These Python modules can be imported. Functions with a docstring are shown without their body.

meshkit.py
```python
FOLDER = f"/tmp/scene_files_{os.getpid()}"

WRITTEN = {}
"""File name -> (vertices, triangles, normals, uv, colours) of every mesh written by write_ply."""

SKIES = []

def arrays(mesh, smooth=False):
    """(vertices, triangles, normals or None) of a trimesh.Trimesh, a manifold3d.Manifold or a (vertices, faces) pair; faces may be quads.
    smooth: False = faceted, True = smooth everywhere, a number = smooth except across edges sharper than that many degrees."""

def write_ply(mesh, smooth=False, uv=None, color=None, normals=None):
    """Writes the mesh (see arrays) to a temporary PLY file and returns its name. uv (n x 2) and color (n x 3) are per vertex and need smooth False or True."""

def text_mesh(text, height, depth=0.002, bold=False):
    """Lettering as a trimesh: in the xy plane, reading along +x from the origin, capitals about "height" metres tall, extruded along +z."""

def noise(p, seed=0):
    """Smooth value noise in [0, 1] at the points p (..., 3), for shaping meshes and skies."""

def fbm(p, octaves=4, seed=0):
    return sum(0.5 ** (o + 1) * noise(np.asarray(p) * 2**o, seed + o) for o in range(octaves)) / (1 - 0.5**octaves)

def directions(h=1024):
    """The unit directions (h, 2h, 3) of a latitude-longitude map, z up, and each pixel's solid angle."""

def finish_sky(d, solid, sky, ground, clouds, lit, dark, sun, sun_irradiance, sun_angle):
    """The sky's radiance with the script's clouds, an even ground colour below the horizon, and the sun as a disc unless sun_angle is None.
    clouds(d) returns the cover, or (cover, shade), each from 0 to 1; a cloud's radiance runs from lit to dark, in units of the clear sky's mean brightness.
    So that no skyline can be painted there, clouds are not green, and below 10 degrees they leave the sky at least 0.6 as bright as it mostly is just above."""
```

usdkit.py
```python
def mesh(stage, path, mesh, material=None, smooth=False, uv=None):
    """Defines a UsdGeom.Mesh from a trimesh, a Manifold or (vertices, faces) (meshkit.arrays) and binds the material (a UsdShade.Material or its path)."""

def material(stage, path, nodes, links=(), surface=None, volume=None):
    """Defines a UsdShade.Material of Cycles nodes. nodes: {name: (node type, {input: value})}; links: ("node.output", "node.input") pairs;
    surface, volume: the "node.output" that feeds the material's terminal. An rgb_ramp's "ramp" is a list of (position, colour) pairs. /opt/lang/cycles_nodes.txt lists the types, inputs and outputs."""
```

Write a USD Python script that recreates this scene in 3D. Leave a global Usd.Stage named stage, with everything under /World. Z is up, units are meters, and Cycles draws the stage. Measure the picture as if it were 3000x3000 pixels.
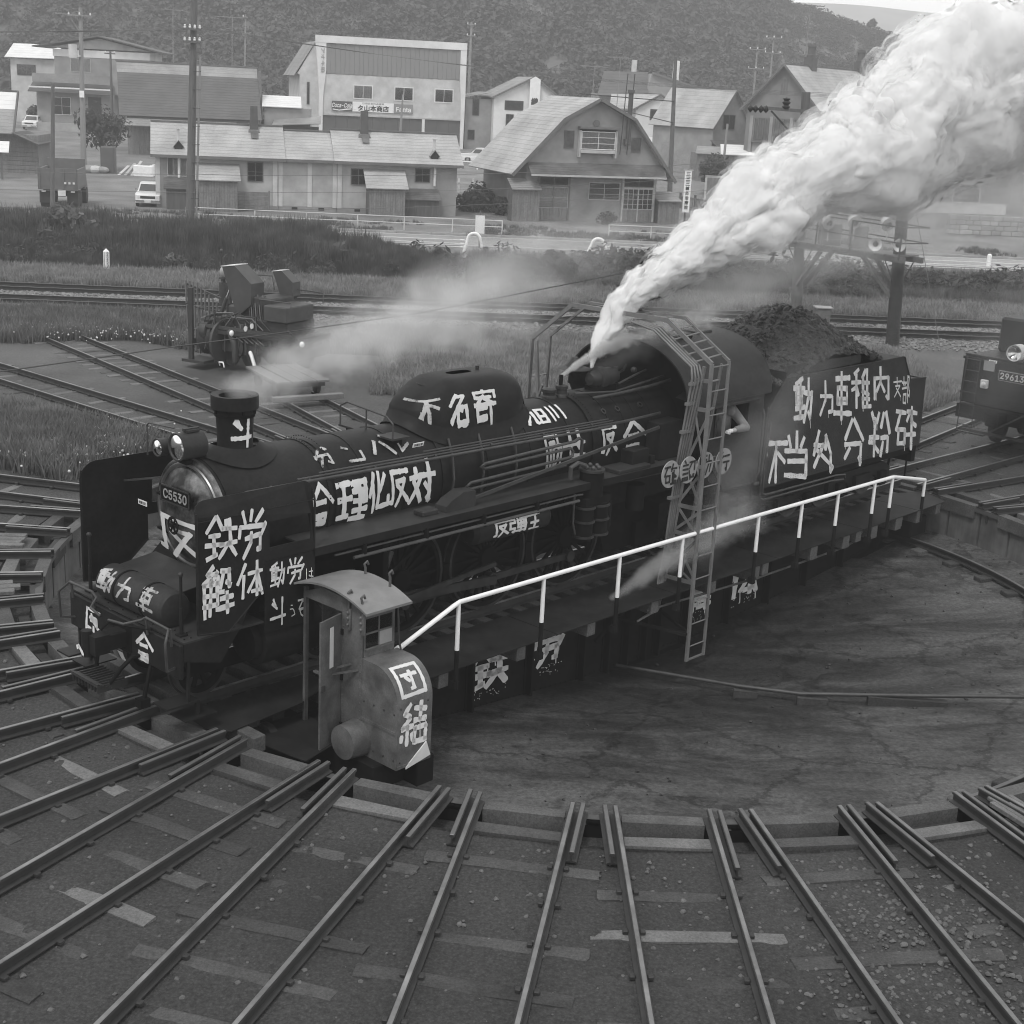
import math, random, glob
import numpy as np, trimesh, usdkit, meshkit
from pxr import Usd, UsdGeom, UsdLux, UsdShade, Gf, Sdf, Vt
from shapely.geometry import Polygon
from shapely import affinity

random.seed(7); RNG = np.random.RandomState(11)
stage = Usd.Stage.CreateInMemory()
UsdGeom.SetStageUpAxis(stage, 'Z'); UsdGeom.SetStageMetersPerUnit(stage, 1.0)
UsdGeom.Xform.Define(stage, '/World'); UsdGeom.Scope.Define(stage, '/World/Looks')

# ------------------------------------------------------------------ camera, sky, sun, exposure
CAM_EYE = (-2.2102, -25.7795, 8.1808)
YAW, PITCH, ROLL, FPX = math.radians(1.0561), math.radians(16.081), math.radians(2.8137), 4292.1
EXPOSURE = 0.38
cam = UsdGeom.Camera.Define(stage, '/World/camera')
cam.CreateHorizontalApertureAttr(36.0); cam.CreateFocalLengthAttr(36.0 * FPX / 3000.0)
cam.CreateExposureAttr(EXPOSURE); cam.CreateClippingRangeAttr((0.1, 5000.0))
_f = np.array([math.sin(YAW) * math.cos(PITCH), math.cos(YAW) * math.cos(PITCH), -math.sin(PITCH)])
_r = np.array([math.cos(YAW), -math.sin(YAW), 0.0]); _u = np.cross(_r, _f)
_r2 = _r * math.cos(ROLL) + _u * math.sin(ROLL); _u2 = np.cross(_r2, _f)
cam.AddTransformOp().Set(Gf.Matrix4d(*[float(x) for x in (*_r2, 0, *_u2, 0, *(-_f), 0, *CAM_EYE, 1)]))

SUN_EL, SUN_AZ = math.radians(58), math.radians(205)        # azimuth = atan2(x, y) of the direction towards the sun
sky = UsdLux.DomeLight.Define(stage, '/World/sky')
usdkit.material(stage, '/World/Looks/sky', {
    's': ('sky_texture', {'sky_type': 'single_scattering', 'sun_disc': False, 'sun_elevation': SUN_EL, 'sun_rotation': SUN_AZ}),
    'bw': ('rgb_to_bw', {}),
    'tc': ('texture_coordinate', {}),
    'n': ('noise_texture', {'scale': 1.6, 'detail': 4.0}),
    'cl': ('rgb_ramp', {'ramp': [(0.3, (8.6, 8.6, 8.6)), (0.7, (10.6, 10.6, 10.6))]}),
    'm': ('mix', {'fac': 0.88}),
    'g': ('background_shader', {'strength': 0.10})},
    [('s.color', 'bw.color'), ('bw.val', 'm.color1'), ('tc.generated', 'n.vector'), ('n.fac', 'cl.fac'), ('cl.color', 'm.color2'), ('m.color', 'g.color')], surface='g.background')
UsdShade.MaterialBindingAPI.Apply(sky.GetPrim()).Bind(UsdShade.Material.Get(stage, '/World/Looks/sky'))
sky.GetPrim().SetCustomDataByKey('kind', 'structure')
sun = UsdLux.DistantLight.Define(stage, '/World/sun')
sun.CreateIntensityAttr(0.35); sun.CreateAngleAttr(14.0); sun.CreateNormalizeAttr(True); sun.CreateColorAttr(Gf.Vec3f(1.0, 0.995, 0.985))
_d = np.array([math.cos(SUN_EL) * math.sin(SUN_AZ), math.cos(SUN_EL) * math.cos(SUN_AZ), math.sin(SUN_EL)])
_x = np.cross([0, 0, 1.0], _d); _x /= np.linalg.norm(_x); _y = np.cross(_d, _x)
sun.AddTransformOp().Set(Gf.Matrix4d(*[float(x) for x in (*_x, 0, *_y, 0, *_d, 0, 0, 0, 60, 1)]))

# ------------------------------------------------------------------ helpers: shapes are (vertices, triangles)
def J(*ms):
    ms = [m for m in ms if m is not None]
    n, V, F = 0, [], []
    for v, f in ms:
        V.append(v); F.append(f + n); n += len(v)
    return np.vstack(V), np.vstack(F)
def XF(m, M): return m[0] @ np.asarray(M)[:3, :3].T + np.asarray(M)[:3, 3], m[1]
def MV(m, d): return m[0] + np.asarray(d, float), m[1]
def RZ(m, a, c=(0, 0, 0)):
    c = np.asarray(c, float); s, k = math.sin(a), math.cos(a)
    return (m[0] - c) @ np.array([[k, s, 0], [-s, k, 0], [0, 0, 1]]) + c, m[1]
def RX(m, a, c=(0, 0, 0)):
    c = np.asarray(c, float); s, k = math.sin(a), math.cos(a)
    return (m[0] - c) @ np.array([[1, 0, 0], [0, k, s], [0, -s, k]]) + c, m[1]
def RY(m, a, c=(0, 0, 0)):
    c = np.asarray(c, float); s, k = math.sin(a), math.cos(a)
    return (m[0] - c) @ np.array([[k, 0, -s], [0, 1, 0], [s, 0, k]]) + c, m[1]
BF = np.array([[0, 2, 1], [0, 3, 2], [4, 5, 6], [4, 6, 7], [0, 1, 5], [0, 5, 4], [1, 2, 6], [1, 6, 5], [2, 3, 7], [2, 7, 6], [3, 0, 4], [3, 4, 7]])
def hexa(p): return np.asarray(p, float), BF            # 4 bottom, 4 top, both counter-clockwise from above
def bx(x0, x1, y0, y1, z0, z1, bev=0):
    if bev:
        P = []
        for x, sx in ((x0, 1), (x1, -1)):
            for y, sy in ((y0, 1), (y1, -1)):
                for z, sz in ((z0, 1), (z1, -1)):
                    P += [(x + sx * bev, y + sy * bev, z), (x + sx * bev, y, z + sz * bev), (x, y + sy * bev, z + sz * bev)]
        return hull(P)
    return hexa([(x0, y0, z0), (x1, y0, z0), (x1, y1, z0), (x0, y1, z0), (x0, y0, z1), (x1, y0, z1), (x1, y1, z1), (x0, y1, z1)])
def hull(P):
    h = trimesh.Trimesh(np.asarray(P, float), process=False).convex_hull
    return np.array(h.vertices), np.array(h.faces)
def frame(d):
    d = np.asarray(d, float); d = d / (np.linalg.norm(d) + 1e-12)
    a = np.cross(d, [0, 0, 1.0] if abs(d[2]) < 0.95 else [1.0, 0, 0]); a /= np.linalg.norm(a)
    return a, np.cross(d, a), d
def beam(p, q, w, h=None):                               # rectangular bar from p to q
    h = w if h is None else h
    p, q = np.asarray(p, float), np.asarray(q, float); a, b, d = frame(q - p)
    P = [c + sa * a * w / 2 + sb * b * h / 2 for c in (p, q) for sa, sb in ((-1, -1), (1, -1), (1, 1), (-1, 1))]
    return hexa(P)
def lathe(prof, p, d, n=24, a0=0, a1=2 * math.pi):       # prof: (radius, distance along d)
    a, b, d = frame(d); p = np.asarray(p, float); t = np.linspace(a0, a1, n + 1)[:n if a1 - a0 > 6.28 else n + 1]; m = len(t)
    V = np.vstack([p + d * h + r * (np.cos(t)[:, None] * a + np.sin(t)[:, None] * b) for r, h in prof]); F = []
    for i in range(len(prof) - 1):
        for j in range(n):
            k = (j + 1) % m
            F += [[i * m + j, i * m + k, (i + 1) * m + k], [i * m + j, (i + 1) * m + k, (i + 1) * m + j]]
    return V, np.array(F)
def cyl(p, q, r, r1=None, n=16):
    p, q = np.asarray(p, float), np.asarray(q, float); L = np.linalg.norm(q - p); r1 = r if r1 is None else r1
    return lathe([(1e-4, 0), (r, 0), (r1, L), (1e-4, L)], p, q - p, n)
def tube(P, r, n=8):
    P = [np.asarray(p, float) for p in P]; T = np.gradient(np.array(P), axis=0); V = []
    a = None
    for p, t in zip(P, T):
        t = t / (np.linalg.norm(t) + 1e-12)
        a = frame(t)[0] if a is None else a - t * (a @ t); a = a / np.linalg.norm(a); b = np.cross(t, a)
        for k in range(n): V.append(p + r * (math.cos(2 * math.pi * k / n) * a + math.sin(2 * math.pi * k / n) * b))
    F = []; m = len(P)
    for i in range(m - 1):
        for j in range(n):
            k = (j + 1) % n; F += [[i * n + j, (i + 1) * n + k, i * n + k], [i * n + j, (i + 1) * n + j, (i + 1) * n + k]]
    for j in range(1, n - 1): F += [[0, j, j + 1], [(m - 1) * n, (m - 1) * n + j + 1, (m - 1) * n + j]]
    return np.array(V), np.array(F)
def ball(c, r, s=2, sc=(1, 1, 1)):
    m = trimesh.creation.icosphere(s, r); return np.array(m.vertices) * np.array(sc) + np.asarray(c, float), np.array(m.faces)
def prism(poly, lo, hi, axis='y', holes=()):             # a flat outline pushed along one axis; outline in the other two axes
    m = trimesh.creation.extrude_polygon(Polygon(poly, holes), hi - lo, engine='earcut')
    v = np.array(m.vertices); f = np.array(m.faces)
    if axis == 'z': return v + [0, 0, lo], f
    if axis == 'y': return np.stack([v[:, 0], v[:, 2] + lo, v[:, 1]], 1), f[:, ::-1]
    return np.stack([v[:, 2] + lo, v[:, 0], v[:, 1]], 1), f
def grid(fn, us, vs):                                    # fn(u, v) -> point
    V = np.array([[fn(u, v) for v in vs] for u in us], float).reshape(-1, 3); n = len(vs); F = []
    for i in range(len(us) - 1):
        for j in range(n - 1):
            a = i * n + j; F += [[a, a + n, a + n + 1], [a, a + n + 1, a + 1]]
    return V, np.array(F)
def sheet(q, t):                                         # thick quad: four corners, thickness along its normal
    q = np.asarray(q, float); n = np.cross(q[1] - q[0], q[3] - q[0]); n /= np.linalg.norm(n)
    return hexa(np.vstack([q - n * t, q]))

USED = {}
def numbered(parent, name):
    k = USED.get((parent, name), 0); USED[(parent, name)] = k + 1
    return f'{parent}/{name}' + (f'_{k:03d}' if k else '')
def data(p, **kw):
    for k, v in kw.items():
        if v: p.SetCustomDataByKey(k, v)
def pathof(parent): return '/World' if parent is None else str(parent.GetPath())
def obj(name, m, mt, parent=None, smooth=False, label=None, category=None, group=None, kind=None):
    p = usdkit.mesh(stage, numbered(pathof(parent), name), m, MATS[mt], smooth=smooth).GetPrim()
    data(p, label=label, category=category, group=group, kind=kind); return p
def thing(name, label, category, group=None, M=None, kind=None):
    x = UsdGeom.Xform.Define(stage, numbered('/World', name))
    if M is not None: x.AddTransformOp().Set(Gf.Matrix4d(*[float(v) for v in np.asarray(M).T.ravel()]))
    data(x.GetPrim(), label=label, category=category, group=group, kind=kind); return x.GetPrim()
def struct(name, m, mt, smooth=False, parent=None): return obj(name, m, mt, parent, smooth, kind=None if parent else 'structure')
def frameM(x, y, z, a):                                  # local frame: x along angle a (radians)
    c, s = math.cos(a), math.sin(a); return np.array([[c, -s, 0, x], [s, c, 0, y], [0, 0, 1, z], [0, 0, 0, 1.0]])
def instancer(name, protos, mt, pos, rotz, scale, kind='stuff', label=None, category=None, tilt=None):
    pi = UsdGeom.PointInstancer.Define(stage, numbered('/World', name)); path = str(pi.GetPath())
    rel = pi.CreatePrototypesRel()
    for i, m in enumerate(protos):
        q = f'{path}/tuft' + (f'_{i:03d}' if i else ''); usdkit.mesh(stage, q, m, MATS[mt] if isinstance(mt, str) else MATS[mt[i % len(mt)]]); rel.AddTarget(q)
    n = len(pos); pi.CreateProtoIndicesAttr(Vt.IntArray.FromNumpy(RNG.randint(0, len(protos), n).astype(np.int32)))
    pi.CreatePositionsAttr(Vt.Vec3fArray.FromNumpy(np.asarray(pos, np.float32)))
    pi.CreateOrientationsAttr(Vt.QuathArray([Gf.Quath(float(math.cos(a / 2)), 0.0, 0.0, float(math.sin(a / 2))) for a in rotz]))
    sc = np.asarray(scale, np.float32); sc = np.repeat(sc[:, None], 3, 1) if sc.ndim == 1 else sc
    pi.CreateScalesAttr(Vt.Vec3fArray.FromNumpy(sc)); data(pi.GetPrim(), label=label, category=category, kind=kind); return pi.GetPrim()

# ------------------------------------------------------------------ materials: all grey, the place is seen in black and white
MATS = {}
def g3(c): return (c, c, c)
def mat(name, c, rough=0.7, var=0.25, scale=3.0, bump=0.0, bscale=30.0, metal=0.0, spec=0.5, stain=0.0, sscale=0.6, stretch=None, fine=0.0, fscale=60.0, coat=0.0, detail=4.0):
    N = {'geo': ('geometry', {}), 'n': ('noise_texture', {'scale': scale, 'detail': detail, 'roughness': 0.6}),
         'r': ('rgb_ramp', {'ramp': [(0.25, g3(c * (1 - var))), (0.75, g3(c * (1 + var)))]}),
         'p': ('principled_bsdf', {'roughness': rough, 'metallic': metal, 'specular_ior_level': spec, 'coat_weight': coat, 'coat_roughness': 0.25})}
    L = [('n.fac', 'r.fac')]; src = 'geo.position'
    if stretch:
        N['mp'] = ('mapping', {'scale': stretch}); L.append(('geo.position', 'mp.vector')); src = 'mp.vector'
    L.append((src, 'n.vector')); out = 'r.color'
    if stain:
        N['ns'] = ('noise_texture', {'scale': sscale, 'detail': 5.0, 'roughness': 0.6}); N['rs'] = ('rgb_ramp', {'ramp': [(0.35, g3(1 - stain)), (0.65, g3(1 + stain))]})
        N['ms'] = ('mix', {'mix_type': 'multiply', 'fac': 1.0}); L += [('geo.position', 'ns.vector'), ('ns.fac', 'rs.fac'), (out, 'ms.color1'), ('rs.color', 'ms.color2')]; out = 'ms.color'
    if fine:
        N['nf'] = ('noise_texture', {'scale': fscale, 'detail': 3.0, 'roughness': 0.7}); N['rf'] = ('rgb_ramp', {'ramp': [(0.3, g3(1 - fine)), (0.7, g3(1 + fine))]})
        N['mf'] = ('mix', {'mix_type': 'multiply', 'fac': 1.0}); L += [('geo.position', 'nf.vector'), ('nf.fac', 'rf.fac'), (out, 'mf.color1'), ('rf.color', 'mf.color2')]; out = 'mf.color'
    L.append((out, 'p.base_color'))
    if bump:
        N['nb'] = ('noise_texture', {'scale': bscale, 'detail': 4.0, 'roughness': 0.65}); N['b'] = ('bump', {'strength': min(1.0, bump * 10), 'distance': 0.1 * bump})
        L += [(src, 'nb.vector'), ('nb.fac', 'b.height'), ('b.normal', 'p.normal')]
    MATS[name] = usdkit.material(stage, f'/World/Looks/{name}', N, L, surface='p.BSDF')
# locomotive, tender, turntable
mat('loco_black', 0.012, 0.50, 0.45, 2.2, 0.03, 9, spec=0.14, fine=0.25, fscale=25)
mat('loco_top', 0.024, 0.55, 0.35, 2.5, 0.03, 12, spec=0.3, fine=0.2, fscale=30)
mat('loco_dark', 0.007, 0.65, 0.5, 4.0, 0.04, 15, spec=0.08)
mat('tender_black', 0.024, 0.55, 0.3, 1.8, 0.02, 8, spec=0.2, fine=0.2, fscale=20)
mat('rod_steel', 0.03, 0.5, 0.5, 5.0, metal=0.3)
mat('pipe_steel', 0.035, 0.5, 0.4, 5.0)
mat('bare_steel', 0.2, 0.35, 0.2, 5.0, metal=0.8)
mat('coal', 0.020, 0.6, 0.8, 14.0, 0.5, 14, fine=0.6, fscale=30, spec=0.6)
mat('girder_black', 0.010, 0.6, 0.5, 2.5, 0.03, 10, spec=0.08)
mat('deck_plate', 0.017, 0.6, 0.4, 2.5, 0.05, 25, spec=0.12)
mat('house_grey', 0.078, 0.5, 0.3, 1.8, 0.012, 12, stain=0.35, sscale=3.2, fine=0.2, fscale=40)
mat('house_roof', 0.16, 0.5, 0.2, 2.5, 0.01, 12, stain=0.15, sscale=2.0)
mat('gantry_grey', 0.13, 0.55, 0.25, 4.0, 0.01, 20, fine=0.15)
mat('sign_grey', 0.26, 0.6, 0.15, 4.0)
mat('white_paint', 0.74, 0.5, 0.07, 4.0, fine=0.06)
mat('dull_white', 0.55, 0.6, 0.15, 3.0, stain=0.1)
mat('black_paint', 0.012, 0.6, 0.3, 5.0)
mat('mirror', 0.85, 0.06, 0.03, 3.0, metal=1.0)
mat('smokebox_face', 0.11, 0.36, 0.9, 5.0, metal=0.75, stain=0.8, sscale=3.0)
# track and ground
mat('rail_side', 0.020, 0.65, 0.35, 5.0, 0.02, 30)
mat('rail_head', 0.20, 0.38, 0.3, 3.0, metal=0.85, stain=0.25, sscale=1.2)
mat('rail_dull', 0.12, 0.5, 0.25, 3.0, metal=0.5)
mat('sleeper_wood', 0.058, 0.85, 0.35, 2.0, 0.08, 40, fine=0.35, fscale=35, spec=0.25)
mat('sleeper_pale', 0.12, 0.85, 0.3, 2.0, 0.08, 40, fine=0.3, fscale=35, spec=0.25)
mat('sleeper_dark', 0.04, 0.85, 0.4, 2.0, 0.08, 40, fine=0.35, fscale=35, spec=0.25)
mat('rim_timber', 0.075, 0.8, 0.35, 2.0, 0.08, 40, fine=0.35, fscale=35, spec=0.3)
MATS['pit_floor'] = usdkit.material(stage, '/World/Looks/pit_floor', {   # oily concrete: oil dirt plus painted bridge shade blacken the middle, paler outwards, with cracks and grit
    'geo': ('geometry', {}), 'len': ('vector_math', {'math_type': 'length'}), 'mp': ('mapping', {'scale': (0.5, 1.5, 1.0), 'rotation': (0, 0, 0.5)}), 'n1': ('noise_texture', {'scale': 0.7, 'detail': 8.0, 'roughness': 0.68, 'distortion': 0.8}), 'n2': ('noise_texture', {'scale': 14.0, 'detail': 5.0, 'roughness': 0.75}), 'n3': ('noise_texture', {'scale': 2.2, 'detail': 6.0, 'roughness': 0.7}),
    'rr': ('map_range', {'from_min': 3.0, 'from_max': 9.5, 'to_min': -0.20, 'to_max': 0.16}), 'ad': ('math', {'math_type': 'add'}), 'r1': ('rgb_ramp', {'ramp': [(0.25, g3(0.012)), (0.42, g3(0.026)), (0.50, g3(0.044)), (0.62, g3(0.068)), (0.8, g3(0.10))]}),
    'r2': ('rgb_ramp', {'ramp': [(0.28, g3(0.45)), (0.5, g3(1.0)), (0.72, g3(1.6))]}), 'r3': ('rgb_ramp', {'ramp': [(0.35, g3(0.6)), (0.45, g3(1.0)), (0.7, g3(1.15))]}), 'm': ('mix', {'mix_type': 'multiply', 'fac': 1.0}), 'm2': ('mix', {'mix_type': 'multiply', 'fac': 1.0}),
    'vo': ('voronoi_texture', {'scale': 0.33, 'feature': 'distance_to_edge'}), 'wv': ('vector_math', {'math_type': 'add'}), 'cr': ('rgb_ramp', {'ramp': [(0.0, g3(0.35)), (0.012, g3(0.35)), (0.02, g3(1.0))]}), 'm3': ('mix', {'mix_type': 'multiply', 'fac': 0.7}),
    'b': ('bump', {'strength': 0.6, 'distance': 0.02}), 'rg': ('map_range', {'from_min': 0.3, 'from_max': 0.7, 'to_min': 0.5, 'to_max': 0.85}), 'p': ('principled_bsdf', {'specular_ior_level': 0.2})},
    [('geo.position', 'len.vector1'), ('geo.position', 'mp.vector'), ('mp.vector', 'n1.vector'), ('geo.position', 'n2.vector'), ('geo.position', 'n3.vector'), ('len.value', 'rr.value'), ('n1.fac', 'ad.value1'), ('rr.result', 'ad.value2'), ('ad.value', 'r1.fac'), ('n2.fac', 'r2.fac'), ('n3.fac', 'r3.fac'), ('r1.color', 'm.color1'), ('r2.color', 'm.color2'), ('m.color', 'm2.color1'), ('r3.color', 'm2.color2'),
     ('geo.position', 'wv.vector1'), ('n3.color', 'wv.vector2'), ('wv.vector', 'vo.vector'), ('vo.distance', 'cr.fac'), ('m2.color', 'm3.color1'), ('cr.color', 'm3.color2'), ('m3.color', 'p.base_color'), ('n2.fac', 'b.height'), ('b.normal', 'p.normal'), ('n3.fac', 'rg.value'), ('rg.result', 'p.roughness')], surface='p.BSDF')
mat('pit_wall', 0.10, 0.8, 0.4, 1.0, 0.05, 20, stretch=(3.0, 3.0, 0.35), stain=0.35, sscale=1.0)
mat('coping', 0.06, 0.75, 0.3, 2.0, 0.05, 20)
mat('ballast_stone', 0.16, 0.9, 0.5, 6.0)
mat('gravel_stone', 0.085, 0.85, 0.6, 8.0)
mat('timber_grey', 0.13, 0.8, 0.3, 3.0, 0.03, 30, fine=0.2)
mat('road_wet', 0.16, 0.42, 0.2, 0.4, stretch=(0.15, 1.4, 1), stain=0.2, sscale=0.3, spec=0.5)
mat('road_line', 0.55, 0.6, 0.2, 2.0)
# plants
def leafmat(name, c, var=0.4, tr=0.3):
    MATS[name] = usdkit.material(stage, f'/World/Looks/{name}', {
        'geo': ('geometry', {}), 'n': ('noise_texture', {'scale': 1.1, 'detail': 4.0}), 'oi': ('object_info', {}),
        'a': ('math', {'math_type': 'multiply_add', 'value2': 0.5, 'value3': -0.25}), 'b': ('math', {'math_type': 'add'}),
        'r': ('rgb_ramp', {'ramp': [(0.2, g3(c * (1 - var))), (0.8, g3(c * (1 + var)))]}),
        'd': ('diffuse_bsdf', {}), 't': ('translucent_bsdf', {}), 'm': ('mix_closure', {'fac': tr})},
        [('geo.position', 'n.vector'), ('geo.random_per_island', 'a.value1'), ('a.value', 'b.value1'), ('n.fac', 'b.value2'), ('b.value', 'r.fac'), ('r.color', 'd.color'), ('r.color', 't.color'), ('d.BSDF', 'm.closure1'), ('t.BSDF', 'm.closure2')], surface='m.closure')
leafmat('grass', 0.19); leafmat('grass_pale', 0.28, 0.35); leafmat('weeds', 0.14, 0.5); leafmat('hill_leaf', 0.13, 0.28); leafmat('shrub_leaf', 0.11, 0.4); leafmat('tree_leaf', 0.09, 0.5); leafmat('big_leaf', 0.045, 0.35)
mat('far_soil', 0.22, 0.95, 0.2, 0.02); mat('hill_soil', 0.09, 0.95, 0.4, 0.15); mat('bark', 0.05, 0.9, 0.3, 6.0)
# buildings
mat('slate_light', 0.30, 0.55, 0.12, 0.5, 0.01, 10, stain=0.12, sscale=0.5, fine=0.12, fscale=9)
mat('slate_mid', 0.21, 0.6, 0.12, 0.5, 0.01, 10, stain=0.12, sscale=0.5, fine=0.12, fscale=9)
mat('slate_dark', 0.075, 0.7, 0.12, 0.5, 0.01, 10, stain=0.1, sscale=0.5)
mat('roof_white', 0.60, 0.5, 0.10, 0.8)
mat('roof_wet', 0.09, 0.4, 0.5, 0.8, stain=0.3, sscale=0.5)
mat('stucco', 0.34, 0.85, 0.12, 0.8, 0.02, 12, stain=0.16, sscale=0.7)
mat('stucco_pale', 0.46, 0.85, 0.1, 0.8, 0.02, 12, stain=0.15, sscale=0.7)
mat('stucco_grey', 0.23, 0.85, 0.12, 0.8, 0.02, 12, stain=0.15, sscale=0.7)
mat('stucco_white', 0.62, 0.8, 0.08, 0.8, stain=0.08)
mat('cabinet_grey', 0.10, 0.7, 0.2, 3.0); mat('boards_grey', 0.15, 0.8, 0.3, 1.2, stretch=(5, 5, 0.5), fine=0.2, fscale=9)
mat('boards_dark', 0.08, 0.8, 0.3, 1.2, stretch=(5, 5, 0.5))
mat('trim', 0.11, 0.7, 0.2, 2.0); mat('trim_pale', 0.38, 0.7, 0.15, 2.0)
mat('house_wall', 0.15, 0.85, 0.12, 0.8, stain=0.15, sscale=0.7); mat('panel_grey', 0.19, 0.7, 0.06, 0.4)
mat('dark_open', 0.015, 0.9, 0.2, 2.0)
mat('curtain', 0.45, 0.9, 0.15, 5.0, stretch=(6, 6, 0.3))
mat('chimney', 0.07, 0.8, 0.3, 2.0)
mat('concrete', 0.28, 0.8, 0.15, 2.0, stain=0.12)
mat('pole_wood', 0.10, 0.85, 0.25, 3.0, stretch=(4, 4, 0.4)); mat('pole_pale', 0.20, 0.85, 0.2, 3.0, stretch=(4, 4, 0.4))
mat('truck_paint', 0.10, 0.55, 0.2, 2.0); mat('rubber', 0.02, 0.8, 0.3, 4.0); mat('car_white', 0.66, 0.3, 0.05, 2.0); mat('car_glass', 0.06, 0.1, 0.1, 2.0); mat('car_dark', 0.03, 0.4, 0.2, 2.0); mat('chrome', 0.6, 0.2, 0.1, 3.0, metal=1.0)
mat('machine_grey', 0.042, 0.55, 0.3, 2.0, 0.02, 12, fine=0.2); mat('machine_dark', 0.025, 0.6, 0.4, 3.0); mat('grate', 0.13, 0.6, 0.2, 4.0)
mat('sign_red', 0.06, 0.5, 0.08, 2.0); mat('sign_orange', 0.22, 0.5, 0.08, 2.0)
mat('insulator', 0.6, 0.25, 0.1, 3.0); mat('wire', 0.03, 0.6, 0.2, 3.0); mat('wire_far', 0.10, 0.6, 0.2, 3.0); mat('skin', 0.30, 0.5, 0.1, 8.0); mat('shirt', 0.16, 0.9, 0.15, 8.0); mat('cap', 0.03, 0.8, 0.2, 8.0); mat('glove', 0.6, 0.9, 0.1, 8.0)
# window pane: see-through with a glancing reflection
MATS['pane'] = usdkit.material(stage, '/World/Looks/pane', {'f': ('fresnel', {'IOR': 1.5}), 't': ('transparent_bsdf', {'color': g3(0.85)}), 'g': ('glossy_bsdf', {'roughness': 0.03, 'color': g3(0.9)}), 'm': ('mix_closure', {})},
    [('f.fac', 'm.fac'), ('t.BSDF', 'm.closure1'), ('g.BSDF', 'm.closure2')], surface='m.closure')
# hand-brushed white paint: broken where the brush ran dry
def brushmat(name, c, lo, hi, scale=14.0):
    MATS[name] = usdkit.material(stage, f'/World/Looks/{name}', {
        'geo': ('geometry', {}), 'n': ('noise_texture', {'scale': scale, 'detail': 6.0, 'roughness': 0.7}), 'n2': ('noise_texture', {'scale': 3.0, 'detail': 3.0}),
        's': ('math', {'math_type': 'multiply_add', 'value2': 0.55, 'value3': 0.0}), 'a': ('math', {'math_type': 'add'}),
        'k': ('map_range', {'from_min': lo, 'from_max': hi, 'to_min': 0.0, 'to_max': 1.0, 'clamp': True}),
        'r': ('rgb_ramp', {'ramp': [(0.3, g3(c * 0.85)), (0.7, g3(c))]}),
        'p': ('principled_bsdf', {'roughness': 0.6}), 't': ('transparent_bsdf', {}), 'm': ('mix_closure', {})},
        [('geo.position', 'n.vector'), ('geo.position', 'n2.vector'), ('n2.fac', 's.value1'), ('s.value', 'a.value1'), ('n.fac', 'a.value2'), ('a.value', 'k.value'), ('n2.fac', 'r.fac'), ('r.color', 'p.base_color'),
         ('k.result', 'm.fac'), ('t.BSDF', 'm.closure1'), ('p.BSDF', 'm.closure2')], surface='m.closure')
brushmat('brush_white', 0.62, 0.50, 0.62); brushmat('brush_worn', 0.40, 0.58, 0.78); brushmat('brush_bright', 0.70, 0.40, 0.50)
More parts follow.
